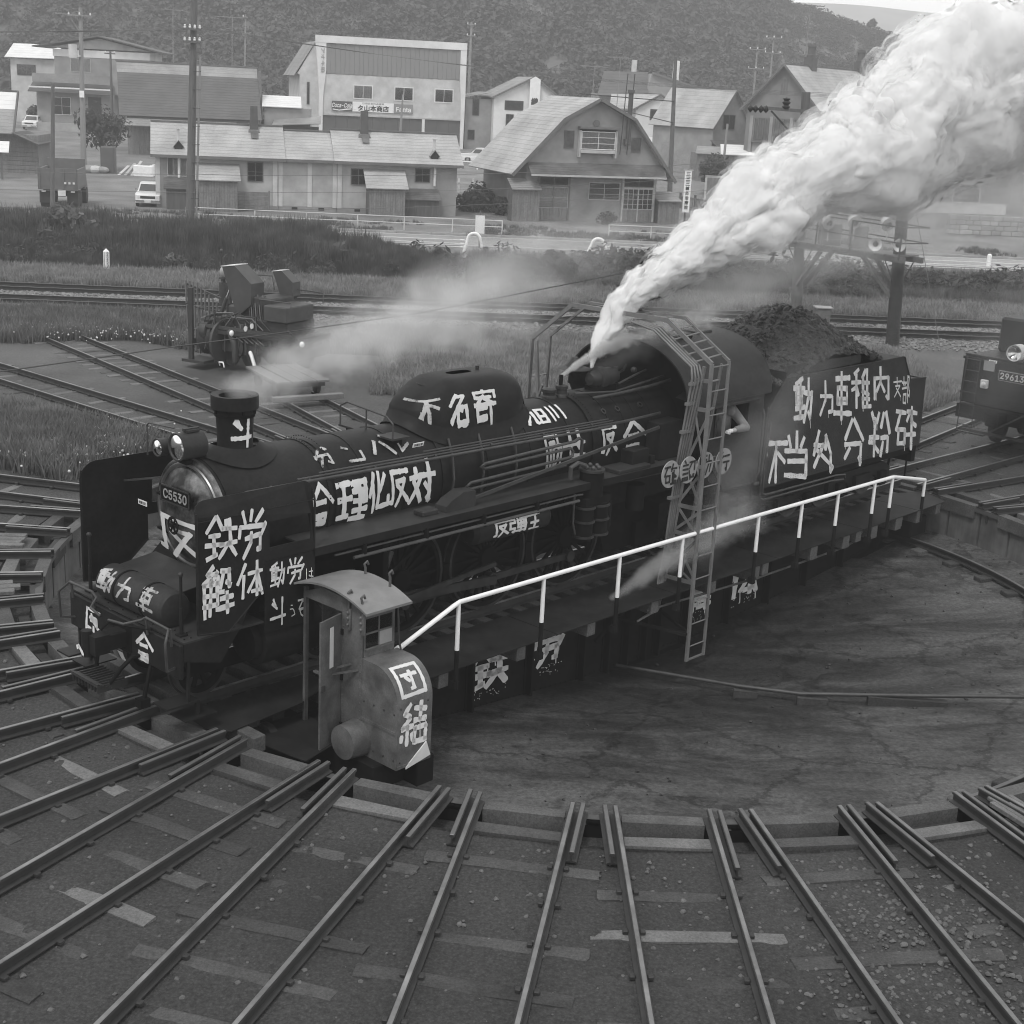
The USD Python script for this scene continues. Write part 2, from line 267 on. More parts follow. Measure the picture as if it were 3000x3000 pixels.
# ------------------------------------------------------------------ ground, pit, tracks (the turntable's centre is the origin, rail heads are z = 0)
PIT_R = 9.95
def terrain(x, y):
    x, y = np.asarray(x, float), np.asarray(y, float)
    z = np.full(np.broadcast(x, y).shape, -0.17)
    z = z + 0.17 * np.clip((y - 37) / 8, 0, 1) + 0.027 * np.clip(y - 80, 0, 120)
    return z
def floor_z(r): return -1.78 + 0.78 * r / PIT_R
def make_ground():
    rs = list(np.arange(10.66, 26, 0.16)) + list(np.geomspace(26, 1500, 70)); n = 640
    t = np.linspace(0, 2 * np.pi, n, endpoint=False)
    R, T = np.meshgrid(rs, t, indexing='ij'); X, Y = R * np.cos(T), R * np.sin(T)
    Z = terrain(X, Y); P = np.stack([X, Y, 0 * X], -1)
    near = np.clip((40 - R) / 12, 0, 1)
    Z = Z + near * (0.05 * (meshkit.fbm(P * 1.3, 4, 3) - 0.5) + 0.03 * (meshkit.fbm(P * 5.0, 2, 9) - 0.5))
    F = []
    idx = np.arange(len(rs) * n).reshape(len(rs), n); a, b = idx[:-1], idx[1:]
    a2, b2 = np.roll(a, -1, 1), np.roll(b, -1, 1)
    F = np.vstack([np.stack([a, b, b2], -1).reshape(-1, 3), np.stack([a, b2, a2], -1).reshape(-1, 3)])
    return np.stack([X, Y, Z], -1).reshape(-1, 3), F
# yard cinders: dark, gritty, paler where trodden, turning to grassy soil far off
MATS['cinders'] = usdkit.material(stage, '/World/Looks/cinders', {
    'geo': ('geometry', {}), 'n1': ('noise_texture', {'scale': 0.35, 'detail': 5.0}), 'n2': ('noise_texture', {'scale': 22.0, 'detail': 4.0, 'roughness': 0.75}), 'v': ('voronoi_texture', {'scale': 26.0}),
    'r1': ('rgb_ramp', {'ramp': [(0.3, g3(0.030)), (0.7, g3(0.060))]}), 'sy': ('separate_xyz', {}), 'far': ('map_range', {'from_min': -4.0, 'from_max': 58.0, 'to_min': 0.0, 'to_max': 1.0, 'clamp': True}), 'pale': ('rgb_ramp', {'ramp': [(0.3, g3(0.13)), (0.7, g3(0.24))]}), 'mx': ('mix', {}), 'r2': ('rgb_ramp', {'ramp': [(0.3, g3(0.55)), (0.7, g3(1.5))]}), 'rv': ('rgb_ramp', {'ramp': [(0.0, g3(1.25)), (0.5, g3(0.75))]}),
    'm': ('mix', {'mix_type': 'multiply', 'fac': 1.0}), 'm2': ('mix', {'mix_type': 'multiply', 'fac': 0.8}), 'b': ('bump', {'strength': 0.7, 'distance': 0.03}), 'p': ('principled_bsdf', {'roughness': 0.9, 'specular_ior_level': 0.25})},
    [('geo.position', 'n1.vector'), ('geo.position', 'n2.vector'), ('geo.position', 'v.vector'), ('n1.fac', 'r1.fac'), ('n2.fac', 'r2.fac'), ('v.distance', 'rv.fac'), ('geo.position', 'sy.vector'), ('sy.y', 'far.value'), ('n1.fac', 'pale.fac'), ('far.result', 'mx.fac'), ('r1.color', 'mx.color1'), ('pale.color', 'mx.color2'), ('mx.color', 'm.color1'), ('r2.color', 'm.color2'), ('m.color', 'm2.color1'), ('rv.color', 'm2.color2'),
     ('m2.color', 'p.base_color'), ('n2.fac', 'b.height'), ('b.normal', 'p.normal')], surface='p.BSDF')
struct('ground', make_ground(), 'cinders', smooth=True)
# pit: dished floor, ledge behind the rim timbers, wall of cast panels
rr = np.concatenate([[0.01], np.linspace(0.5, PIT_R, 40)]); tt = np.linspace(0, 2 * np.pi, 145)
def floor_pt(r, t):
    p = np.array([r * math.cos(t), r * math.sin(t), 0]); return (p[0], p[1], floor_z(r) + 0.035 * (meshkit.fbm(p * 0.8, 3, 5) - 0.5))
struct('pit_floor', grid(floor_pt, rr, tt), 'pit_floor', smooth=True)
struct('pit_ledge', J(grid(lambda r, t: (r * math.cos(t), r * math.sin(t), -0.36), [PIT_R + 0.05, 10.72], tt), grid(lambda z, t: (10.68 * math.cos(t), 10.68 * math.sin(t), z), [-0.4, -0.14], tt)), 'cinders')
wall = thing('pit_wall', None, None, kind='structure')
obj('backing', grid(lambda z, t: ((PIT_R + .12) * math.cos(t), (PIT_R + .12) * math.sin(t), z), [-1.4, -0.2], tt[::-1]), 'loco_dark', wall)
for i in range(72):
    a0, a1 = math.radians(i * 5 + 0.18), math.radians(i * 5 + 4.82); d = 0.015 * random.random()
    obj('panel', hexa([(r * math.cos(a), r * math.sin(a), z) for z in (-1.25, -0.24) for r, a in ((PIT_R - d, a0), (PIT_R - d, a1), (PIT_R + .1, a1), (PIT_R + .1, a0))][:4] + [(r * math.cos(a), r * math.sin(a), -0.24) for r, a in ((PIT_R - d, a0), (PIT_R - d, a1), (PIT_R + .1, a1), (PIT_R + .1, a0))]), 'pit_wall', wall)
obj('coping', lathe([(PIT_R + .06, -.24), (PIT_R - .06, -.24), (PIT_R - .06, -.15), (PIT_R + .06, -.15)], (0, 0, 0), (0, 0, 1), 180), 'coping', wall)
n = 420; fa, fr_ = RNG.rand(n) * 6.28, PIT_R * RNG.rand(n) ** .5
FLOOR_BITS = (fa, fr_)
RAIL = [(-.0625, -.14), (.0625, -.14), (.0625, -.128), (.009, -.112), (.009, -.045), (.0325, -.035), (.0325, -.012), (-.0325, -.012), (-.0325, -.035), (-.009, -.045), (-.009, -.112), (-.0625, -.128)]
def rail_mesh(x0, x1, y, dz=0.0): return prism([(y + a, b + dz) for a, b in RAIL], x0, x1, 'x')
def rail_part(parent, x0, x1, y, head='rail_head', dz=0.0, name='rail'):
    p = obj(name, rail_mesh(x0, x1, y, dz), 'rail_side', parent)
    obj('running_surface', bx(x0, x1, y - .025, y + .025, -.012 + dz, dz, 0.004), head, p)
    return p
def sleeper_mesh(x, y0, y1, w, ztop, h=0.12):
    j = lambda q: (random.random() - .5) * q
    y0, y1 = y0 + j(.2), y1 + j(.2); sk = j(.08); n = 6; V = []; dip0, dip1 = (random.random() < .3) * .05, (random.random() < .3) * .05
    for i in range(n):
        t = i / (n - 1); y = y0 + (y1 - y0) * t; xc = x + sk * (t - .5) * 2; hw = w / 2; e = .06 if i in (0, n - 1) else .02
        zt = ztop + j(.018) - (dip0 * (1 - t) ** 2 + dip1 * t ** 2)
        V += [(xc - hw + j(e * .5), y + j(e), ztop - h), (xc + hw + j(e * .5), y + j(e), ztop - h), (xc + hw + j(e * .6), y + j(e), zt - .012), (xc + hw * .7, y + j(e * .5), zt), (xc - hw * .7, y + j(e * .5), zt + j(.008)), (xc - hw + j(e * .6), y + j(e), zt - .012)]
    F = []
    for i in range(n - 1):
        for k in range(6): a, c = i * 6 + k, i * 6 + (k + 1) % 6; F += [[a, c, c + 6], [a, c + 6, a + 6]]
    for o, fl in ((0, 1), ((n - 1) * 6, -1)): F += [[o, o + q + 1, o + q][::fl] if fl > 0 else [o, o + q, o + q + 1] for q in range(1, 5)]
    return np.array(V), np.array(F)[:, ::-1]
WOODS = ('sleeper_wood', 'sleeper_pale', 'sleeper_dark')
GAUGE = 0.566
def radial_track(th, r1, label, par=0, head='rail_head', woods=(0, 0, 1, 2), step=0.78, buried=0.35, wide=False):
    a = math.radians(th); t = thing('radial_track', label, 'railway track', 'tracks fanning out from the turntable pit', frameM(0, 0, 0, a))
    for y in (-GAUGE, GAUGE): rail_part(t, 9.88, r1, y, head)
    for s in (-1, 1): rail_part(t, 9.84 + .06 * random.random(), 11.0 + .25 * random.random(), s * (GAUGE + .125), 'rail_dull', name='guard_rail')
    r, k, fast = 11.25 + par * step * .5, 0, []
    while r < r1 - .3:
        half = 1.05
        if not wide: half = min(1.05, max(0.78, .166 * r * .5 + .02))
        zt = -.142 - (random.random() * .035 if random.random() < buried else random.random() * .012)
        obj('sleeper', sleeper_mesh(r, -half, half, .2 + random.random() * .03, zt), WOODS[random.choice(woods)], t)
        for y in (-GAUGE, GAUGE):
            for s in (-1, 1): fast.append(bx(r - .035, r + .035, y + s * .09 - .03, y + s * .09 + .03, -.15, -.105, .008))
        r += step * (.92 + .16 * random.random())
    obj('fastening', J(*fast), 'rail_side', t, kind='stuff')
    return t
ORD = ['first', 'second', 'third', 'fourth', 'fifth', 'sixth', 'seventh', 'eighth', 'ninth']
P0, TH0 = 9.5106, -99.1625
near_labels = {4: 'radial track cut off by the right frame edge, meeting the rim beside leaning boards', 3: 'radial track at far lower right running off the right edge of the frame',
    2: 'radial track leaving the frame through the lower right corner', 1: 'radial track running down the right half of the bottom edge', 0: 'radial track at the middle of the bottom edge, straight below the empty pit',
    -1: 'radial track meeting the pit rim just right of the grey control hut', -2: 'radial track whose rails end right under the overhanging control hut', -3: 'radial track ending beside the chequered deck plates left of the hut',
    -4: 'radial track ending under the front coupler of the steam engine', -6: 'radial track meeting the left rim just in front of the bare sleeper gap'}
for k in range(-4, 5):
    radial_track(TH0 + k * P0, {-4: 26, -3: 26, -2: 25, -1: 21, 0: 18.5, 1: 18.5, 2: 20, 3: 21, 4: 17}[k], near_labels[k], par=k % 2, woods=(0, 0, 2, 2) if k in (0, -1) else (0, 0, 2, 1) if k > -3 else (0, 1), head='rail_head', buried=.75 if k in (-2, -1, 0, 1) else .5)
radial_track(TH0 - 5 * P0, 26, 'radial track on the left whose stub rails point at the engine coupler', par=1, woods=(0, 1))
radial_track(203.8, 26, near_labels[-6], par=0, woods=(0, 1))
radial_track(190.0, 25, 'radial track at left edge between two decks of pale planks', par=1, woods=(1, 1, 0))
radial_track(175.3, 25, 'radial track at left edge just above the pale planks', par=0, woods=(1, 0))
radial_track(165.6, 25, 'uppermost radial track passing behind the far smoke deflector at left', par=1, woods=(1, 1, 0))
radial_track(137.5, 27, 'radial track crossing the left yard above the grassy mound', par=0, woods=(1, 1, 0), step=.72, wide=True)
radial_track(127.7, 27, 'left yard radial track that stops at the grass before the snow machine', par=1, woods=(1, 1, 0), step=.66, wide=True)
radial_track(119.6, 15.4, 'short radial track behind the chimney with the flat trolley standing on it', par=0, woods=(1, 1, 0), step=.6, wide=True)
radial_track(52.9, 30, 'radial track on the right carrying the standing tender', par=0, woods=(1, 0), wide=True)
radial_track(43.4, 27, 'radial track between the standing tender and the end of the bridge deck', par=1, woods=(1, 0), wide=True)
radial_track(33.6, 24, 'radial track at the right edge just above the pit wall', par=0, woods=(1, 0), wide=True)
radial_track(24.0, 20, 'lowest radial track at the right edge above the pit wall', par=1, woods=(1, 0))
# timbers of the rim: two rows laid along the circle, blocks between the tracks
rim = thing('pit_rim', None, None, kind='structure')
def rim_piece(a0, a1, r0, r1, z0, z1, m):
    j = lambda s: (random.random() - .5) * s
    q = [(r0 + j(.02), a0), (r0 + j(.02), a1), (r1 + j(.02), a1), (r1 + j(.02), a0)]
    obj('timber', hexa([(r * math.cos(a), r * math.sin(a), z0) for r, a in q] + [(r * math.cos(a), r * math.sin(a), z1 + j(.02)) for r, a in q]), m, rim)
angs = sorted([TH0 + k * P0 for k in range(-5, 5)] + [203.8 - 360, 190 - 360, 175.3 - 360, 165.6 - 360, 137.5 - 360, 127.7 - 360, 119.6 - 360, 52.9, 43.4, 33.6, 24.0])
for i, th in enumerate(angs):
    a = math.radians(th); w = math.asin(.49 / 10)
    rim_piece(a - w, a + w, 9.88, 10.1, -.4, -.12, 'rim_timber'); rim_piece(a - w * .98, a + w * .98, 10.14, 10.3, -.42, -.28, 'sleeper_dark'); rim_piece(a - w * .98, a + w * .98, 10.42, 10.64, -.4, -.125, WOODS[i % 2])
    nx = angs[(i + 1) % len(angs)] + (360 if i == len(angs) - 1 else 0); gap = math.radians(nx - th)
    b0, b1 = a + math.asin(.78 / 10), a + gap - math.asin(.78 / 10)
    if b1 - b0 > .01:
        n = max(1, int((b1 - b0) / .14))
        for q in range(n):
            c0, c1 = b0 + (b1 - b0) * q / n + .004, b0 + (b1 - b0) * (q + 1) / n - .004
            rim_piece(c0, c1, 9.9, 10.1, -.4, -.15, 'sleeper_dark'); rim_piece(c0, c1, 10.4, 10.62, -.4, -.15, 'rim_timber')
# plank crossings and loose boards
def planks(label, th, r0, r1, y0, y1, n, m='sleeper_pale', z=-.02):
    t = thing('plank_deck', label, 'plank deck', None, frameM(0, 0, 0, math.radians(th)))
    for i in range(n):
        a, b = y0 + (y1 - y0) * i / n, y0 + (y1 - y0) * (i + 1) / n
        obj('plank', bx(r0 + random.random() * .25, r1 - random.random() * .3, a + .01, b - .012, z - .06 + random.random() * .02, z + random.random() * .015, .006), m, t)
    for x in (r0 + .5, r1 - .5): obj('bearer', bx(x - .06, x + .06, y0, y1, -.17, z - .065), 'sleeper_dark', t)
planks('pale deck of broad planks between tracks, upper of two at left rim', 183.2, 10.3, 12.6, -.42, .32, 4)
planks('pale planks of the lower deck at the left rim', 196.9, 10.2, 13.5, -.3, .3, 3)
planks('boards laid lengthwise between the rails at the right rim', TH0 + 3.55 * P0, 10.1, 11.2, -.1, .35, 5, z=-.03)
# ring rail on timber blocks
ring = thing('ring_rail', 'curved rail on timber blocks around the pit floor', 'rail')
RR = 8.78
def ring_sect(prof, n=240): return lathe([(RR + a, b) for a, b in prof + prof[:1]], (0, 0, 0), (0, 0, 1), n)
zr = floor_z(RR) + .20
obj('rail', ring_sect([(a, b + zr) for a, b in RAIL][::-1]), 'rail_side', ring)
obj('running_surface', ring_sect([(-.031, zr - .012), (-.031, zr), (.031, zr), (.031, zr - .012)][::-1]), 'rail_dull', ring)
for i in range(56):
    a = 2 * math.pi * i / 56
    obj('block', RZ(bx(RR - .32, RR + .32, -.13, .13, floor_z(RR) - .1, zr - .14 + .01 * random.random(), .015), a + .01 * random.random()), random.choice(['sleeper_dark', 'rim_timber']), ring)
# pipe with its blocks across the pit floor
pl = [(0.2, -1.75), (1.2, -2.25), (2.2, -2.8), (3.15, -3.2), (4.9, -3.36), (6.8, -3.52), (8.4, -3.7), (9.6, -3.8)]
pipe = thing('floor_pipe', 'thin pipe lying across the pit floor on timber blocks', 'pipe')
obj('pipe', tube([(x, y, floor_z(math.hypot(x, y)) + .17) for x, y in pl], .035, 8), 'pipe_steel', pipe, smooth=True)
for x, y, L in ((3.35, -3.24, .5), (4.9, -3.36, 1.3), (8.0, -3.64, .8), (2.3, -2.85, .4)):
    obj('block', RZ(bx(x - L / 2, x + L / 2, y - .08, y + .08, floor_z(math.hypot(x, y)) - .06, floor_z(math.hypot(x, y)) + .12), -.09, (x, y, 0)), 'sleeper_dark', pipe)
# double main line beyond the yard
def straight_track(x0, x1, y0, slope, label):
    t = thing('main_track', label, 'railway track', None, frameM(0, y0, 0, math.atan(slope)))
    for y in (-GAUGE, GAUGE): rail_part(t, x0, x1, y, 'rail_dull')
    x = x0 + .3
    while x < x1:
        obj('sleeper', sleeper_mesh(x, -1.05, 1.05, .2, -.145), WOODS[random.choice((0, 2, 2))], t); x += .72 + .05 * random.random()
straight_track(-29, 29, 32.5, .05, 'farther of the two main line tracks, along the weedy bank')
straight_track(-27, 27, 29.3, .05, 'nearer of the two main line tracks, beside the yard grass')
def ballast_pt(x, v):
    y = 25.6 + .05 * x + v; h = -.155 if 2.2 < v < 9.3 else (-.21 if v in (0.0, 10.6) else -.16)
    return (x, y, h + .02 * (meshkit.fbm(np.array([x * 2, v * 2, 0]), 2, 4) - .5))
struct('ballast_bed', grid(ballast_pt, np.linspace(-40, 40, 160), np.array([0, .6, 1.4, 2.4, 3.7, 5, 5.6, 6.9, 8.2, 9.2, 10.0, 10.6])), 'gravel_stone')
n = 9000; bxp = RNG.uniform(-30, 30, n); bv = np.where(RNG.rand(n) < .45, RNG.uniform(.1, 2.9, n), RNG.uniform(4.6, 6.0, n)); by = 25.6 + .05 * bxp + bv
stones = []
for i in range(5):
    m = trimesh.creation.icosphere(0, .06); v = np.array(m.vertices) * (1 + .5 * (RNG.rand(12, 1) - .5)) * np.array([1, .8, .65]); stones.append((v, np.array(m.faces)))
instancer('ballast_stones', stones, 'ballast_stone', np.stack([bxp, by, np.full(n, -.135)], 1), RNG.rand(n) * 6.28, RNG.uniform(.6, 1.7, n), label='pale ballast stones beside the main line tracks', category='ballast')
instancer('pit_debris', stones, 'coal', np.stack([FLOOR_BITS[1] * np.cos(FLOOR_BITS[0]), FLOOR_BITS[1] * np.sin(FLOOR_BITS[0]), floor_z(FLOOR_BITS[1]) + .01], 1), RNG.rand(420) * 6, RNG.uniform(.15, .75, 420), label='small dark lumps of coal and grit scattered over the pit floor', category='debris')
n = 3500; ang = RNG.uniform(math.radians(-175), math.radians(-40), n); rad = 10.8 + 9 * RNG.rand(n) ** 1.2
sx, sy = rad * np.cos(ang), rad * np.sin(ang)
cl = RNG.rand(n) < .35; sx = np.where(cl, RNG.normal(2.6, 1.0, n), sx); sy = np.where(cl, RNG.normal(-12.6, 1.1, n), sy)
ok = np.hypot(sx, sy) > 10.75
instancer('yard_stones', stones, 'gravel_stone', np.stack([sx, sy, np.full(n, -.165)], 1)[ok], (RNG.rand(n) * 6.28)[ok], (RNG.uniform(.2, .8, n) ** 1.6)[ok], label='loose gravel stones scattered on the cinders between the near tracks', category='gravel')
# road beyond the bank
def road_pt(x, v): return (x, 53.6 + .045 * x + v, float(terrain(x, 53.6 + .045 * x + v)) + .012)
struct('road', grid(road_pt, np.linspace(-140, 140, 60), [0, 3, 5.6]), 'road_wet')
struct('road_marking', J(grid(lambda x, v: (x, 53.6 + .045 * x + v, .018), np.linspace(-140, 140, 30), [.35, .5]), grid(lambda x, v: (x, 53.6 + .045 * x + v, .018), np.linspace(-140, 140, 30), [5.1, 5.25])), 'road_line')
struct('kerb', J(*[bx(x, x + 1.96, 59.25 + .045 * x, 59.4 + .045 * x, 0, .13) for x in range(-40, 40, 2)]), 'concrete')
struct('pavement', grid(lambda x, v: (x, 59.4 + .045 * x + v, float(terrain(x, 60)) + (.02 if v < 1.9 else .016)), np.linspace(-140, 140, 40), [0, 2.0, 12]), 'cinders')
# ------------------------------------------------------------------ painted strokes: characters as brush strokes on a 0-9 grid, y downwards
GL = {
'動': '4011 0252 1343 4345 4515 1513 1444 3138 1656 0858 5393 9388 8877 7074 7459', '力': '1484 8488 8868 4045 4519', '車': '1181 2373 7376 7626 2623 2575 0898 4049', '稚': '3011 0343 2129 2405 2436 6052 5259 5383 5586 5787 5999 7079',
'内': '1319 1383 8389 8978 4044 4427 4467', '支': '0292 4044 2474 7419 3589', '部': '2022 0252 1223 4233 0454 1646 4649 4919 1916 6069 6080 8073 7385 8587 8766', '不': '0191 4219 4149 5385', '当': '4044 1123 7163 0484 8489 1686 0989', '処': '3015 1353 5318 2498 6164 6185 8589 8998',
'分': '4014 5094 1585 8589 8978 3618', '粉': '1022 4032 0545 2129 2606 2748 6053 7094 5585 8588 6659', '砕': '0141 2105 1545 4548 1518 1848 5191 6153 7173 7394 4696 7079', '鉄': '3003 3053 1444 0656 2428 0938 6163 5393 4696 7176 7649 7699', '労': '1022 4042 8062 0503 0393 9385 2575 7578 7868 4446 4619',
'解': '3011 1141 4123 2203 0309 2229 4342 4347 0343 0545 0747 5181 8184 8473 6154 6555 5696 4898 7579', '体': '3005 2329 4393 7079 7348 7399 5888', '団': '0009 0090 9099 0999 2373 5257 5747 3445', '結': '3012 1233 3305 0545 2529 0708 4748 5192 7074 5494 5696 5659 9699 5999',
'は': '1019 4383 7078 7857 5746 4667 6798', '斗': '2032 1143 0696 7079', 'う': '3050 2353 5375 7588 8849', 'ぞ': '2070 7034 3494 9445 4557 5778 8071 9081', '合': '4004 4094 2464 1767 1769 6769 1969', '理': '0141 0444 0838 2128 5191 5195 9195 5595 5393 7179 5797 4999', '化': '3005 2329 8154 5048 4898 9896', '反': '1191 1118 1808 3373 7339 3498',
'対': '2122 0343 4309 1449 5393 7079 7968 5566', 'ガ': '0484 8488 8867 4105 4519 7081 8091', 'ン': '1132 1898 9894', 'バ': '3207 5398 7081 8091', 'レ': '2028 2895', '大': '0393 4045 4519 4599', '名': '4014 3171 7119 4566 4585 4549 8589 4989', '寄': '4041 0191 0103 9193 1373 4215 4385 0595 1656 1618 1858 7579',
'旭': '0242 4248 4858 2024 2408 6191 9198 9868 6861 6595', '川': '1019 4048 8089', '弾': '0131 3133 3303 0306 0636 3639 3928 5051 7071 9081 5292 9296 9656 5652 5494 7279 4898', '圧': '0191 0108 0809 6268 3585 3999', '励': '0050 0004 0409 2252 2429 4448 5393 9388 7074 7459', '確': '0141 2105 1545 4548 1518 1848 5292 6053 6469 6496 6696 6898 7379 5999',
'認': '1021 0242 0444 0646 0848 0809 4849 0949 5191 9195 7154 6768 6898 5569 8797', '行': '3013 4205 2529 5292 4595 7579 7968', '原': '1191 1109 4355 3474 3477 7477 3575 5759 3818 7798', 'ヘ': '0635 3599', 'せ': '0494 3038 3898 7076 7665', '万': '0191 4119 4585 8588 8878'}
def strokes_of(ch):
    out = []
    for s in GL[ch].split():
        pts = [(int(s[i]), int(s[i + 1])) for i in range(0, len(s) - 1, 2)]
        if len(pts) > 1: out.append(pts)
    return out
def brush(ch, place, w, jit=.25, seg=.12, taper=.75, drip=0):
    """Ribbons for one character; place(u, v) with u, v in 0..1 (v upwards) gives a point of the surface, already lifted off it."""
    V, F = [], []; rnd = random.Random(sum(map(ord, ch)))
    st = [[(x + rnd.uniform(-jit, jit), y + rnd.uniform(-jit, jit)) for x, y in s] for s in strokes_of(ch)]
    for k in range(drip):
        s = rnd.choice(st); x, y = max(s, key=lambda p: p[1]); st.append([(x, y), (x + .1, y + rnd.uniform(.8, 2.6))])
    for k, s in enumerate(st):
        thin = .22 if k >= len(st) - drip else 1.0
        P = [np.array(s[0])]
        for a, b in zip(s, s[1:]):
            n = max(1, int(math.hypot(b[0] - a[0], b[1] - a[1]) / 9 / seg))
            for i in range(1, n + 1): P.append(np.array(a) + (np.array(b) - a) * i / n)
        P = np.array(P) / 9.0; d = np.gradient(P, axis=0); d /= np.linalg.norm(d, axis=1, keepdims=True) + 1e-9
        nrm = np.stack([-d[:, 1], d[:, 0]], 1); m = len(P)
        P = np.vstack([P[0] - d[0] * w * .35 * thin, P, P[-1] + d[-1] * w * .35 * thin]); nrm = np.vstack([nrm[0], nrm, nrm[-1]]); m += 2
        ww = w * thin * np.array([.8 + .35 * rnd.random() for _ in range(m)]) / 2; ww[-1] *= taper; ww[0] *= .9
        base = len(V)
        for i in range(m):
            for sg in (-1, 0, 1):
                q = P[i] + sg * nrm[i] * ww[i]; V.append(place(q[0], 1 - q[1]))
        for i in range(m - 1):
            for c in (0, 1):
                a = base + i * 3 + c; F += [[a, a + 1, a + 4], [a, a + 4, a + 3]]
    return np.array(V), np.array(F)
def flat(o, u, v, lift=.004):
    o, u, v = (np.asarray(x, float) for x in (o, u, v)); n = np.cross(u, v); n /= np.linalg.norm(n)
    return lambda a, b: o + u * a + v * b + n * lift
def paint(parent, ch, place, w=.13, m='brush_white', drip=0, jit=.25, seg=.12): obj('painted_character', brush(ch, place, w, jit, seg, drip=drip), m, parent)
def word(parent, text, o, u, v, gap=.15, **k):
    """Characters in a row: each occupies u x v, the next starts (1 + gap) u further on."""
    o, u, v = (np.asarray(x, float) for x in (o, u, v))
    for i, ch in enumerate(text):
        if ch != ' ': paint(parent, ch, flat(o + u * (1 + gap) * i, u, v), **k)
from PIL import Image, ImageDraw, ImageFont
from shapely import box as sbox, union_all
CJK = glob.glob('/opt/blender-*/*/datafiles/fonts/Noto Sans CJK Regular.woff2')
def printed(text, height, depth=.004, bold=1):
    """Printed lettering as a thin solid in the xy plane, like meshkit.text_mesh, for signs in Japanese."""
    font = ImageFont.truetype(CJK[0], 64); x0, y0, x1, y1 = font.getbbox(text, anchor='ls', stroke_width=bold)
    im = Image.new('L', (x1 - x0 + 8, y1 - y0 + 8)); ImageDraw.Draw(im).text((4 - x0, 4 - y0), text, 255, font, anchor='ls', stroke_width=bold)
    on = np.pad(np.asarray(im) > 127, ((0, 0), (1, 1))).astype(np.int8)
    rows, st = np.nonzero(np.diff(on, axis=1) == 1); en = np.nonzero(np.diff(on, axis=1) == -1)[1]
    sh = union_all(sbox(st, -rows - 1, en, -rows)).buffer(.6).buffer(-.6).simplify(.7); s = height / (y1 - y0)
    sh = affinity.affine_transform(sh, [s, 0, 0, s, -4 * s, (y1 - y0 + 4) * s])
    m = trimesh.util.concatenate([trimesh.creation.extrude_polygon(g, depth, engine='earcut') for g in getattr(sh, 'geoms', [sh]) if g.area > 1e-7])
    return np.array(m.vertices), np.array(m.faces), (x1 - x0) * s
def basis(m, o, u, v, center=False, squeeze=1.0):        # lettering in the plane of unit vectors u, v at o
    V = np.array(m[0]); o, u, v = (np.asarray(x, float) for x in (o, u, v)); n = np.cross(u, v)
    if center: V = V - [(V[:, 0].min() + V[:, 0].max()) / 2, (V[:, 1].min() + V[:, 1].max()) / 2, 0]
    return o + V[:, :1] * squeeze * u + V[:, 1:2] * v + V[:, 2:3] * n, m[1]
def latin(text, h, bold=True):
    m = meshkit.text_mesh(text, h, .004, bold); return np.array(m.vertices), np.array(m.faces)

# ------------------------------------------------------------------ turntable bridge, in the engine's frame: x along the engine from its front beam, centre at x = 10.09
PHI, X0, XC = math.radians(46.116), -10.0901, 10.09
TM = frameM(X0 * math.cos(PHI), X0 * math.sin(PHI), 0, PHI)
T = thing('turntable_bridge', 'dark steel turntable bridge with white handrail spanning the pit under the engine', 'turntable', None, TM)
xs = np.linspace(.35, 19.83, 40)
def gbot(x): t = abs(x - XC) / 9.74; return -1.66 + .72 * max(0, (t - .15) / .85) ** 1.25
for s in (-1, 1):
    g = obj('girder', prism([(x, gbot(x)) for x in xs] + [(x, -.42) for x in xs[::-1]], s * 1.1 - .012, s * 1.1 + .012), 'girder_black', T)
    fl = [hexa([(a, s * 1.1 - .16, gbot(a) - .03), (b, s * 1.1 - .16, gbot(b) - .03), (b, s * 1.1 + .16, gbot(b) - .03), (a, s * 1.1 + .16, gbot(a) - .03), (a, s * 1.1 - .16, gbot(a)), (b, s * 1.1 - .16, gbot(b)), (b, s * 1.1 + .16, gbot(b)), (a, s * 1.1 + .16, gbot(a))]) for a, b in zip(xs, xs[1:])]
    obj('flange', J(*fl, bx(.35, 19.83, s * 1.1 - .16, s * 1.1 + .16, -.42, -.39)), 'girder_black', T)
    for x in [1.4, 2.7, 4.1, 5.5, 6.88, 8.22, 8.89, 9.42, 9.94, 10.34, 11.15, 12.5, 13.86, 15.2, 16.6, 18.0, 19.2]:
        obj('stiffener', J(bx(x - .02, x + .02, s * 1.1 + (.012 if s > 0 else -.15), s * 1.1 + (.15 if s > 0 else -.012), gbot(x) + .005, -.425), bx(x - .06, x + .06, s * 1.1 + (.012 if s > 0 else -.03), s * 1.1 + (.03 if s > 0 else -.012), gbot(x) + .01, -.43)), 'girder_black', T)
    rv = [ball((x, s * 1.1 - .018, gbot(x) + .07), .016, 1) for x in np.arange(4, 19, .13)]
    if s < 0: obj('rivet', J(*rv), 'girder_black', T, kind='stuff')
for x in np.linspace(1.0, 19.2, 10): obj('cross_frame', J(beam((x, -1.08, -.5), (x, 1.08, gbot(x) + .1), .06), beam((x, 1.08, -.5), (x, -1.08, gbot(x) + .1), .06)), 'girder_black', T)
for x in (1.34, 18.84):
    obj('end_carriage', bx(x - .35, x + .35, -1.75, 1.75, -.86, -.44, .03), 'girder_black', T)
    for s in (-1, 1): obj('carriage_wheel', cyl((x - .06, s * 1.35, -.62), (x + .06, s * 1.35, -.62), .28, n=20), 'rod_steel', T, smooth=40)
obj('pivot', J(cyl((XC, 0, -1.8), (XC, 0, -1.2), .45, .35, 24), bx(XC - .5, XC + .5, -.95, .95, -1.35, -1.1)), 'girder_black', T)
for s in (-1, 1): rail_part(T, .16, 20.02, s * GAUGE, 'rail_head')
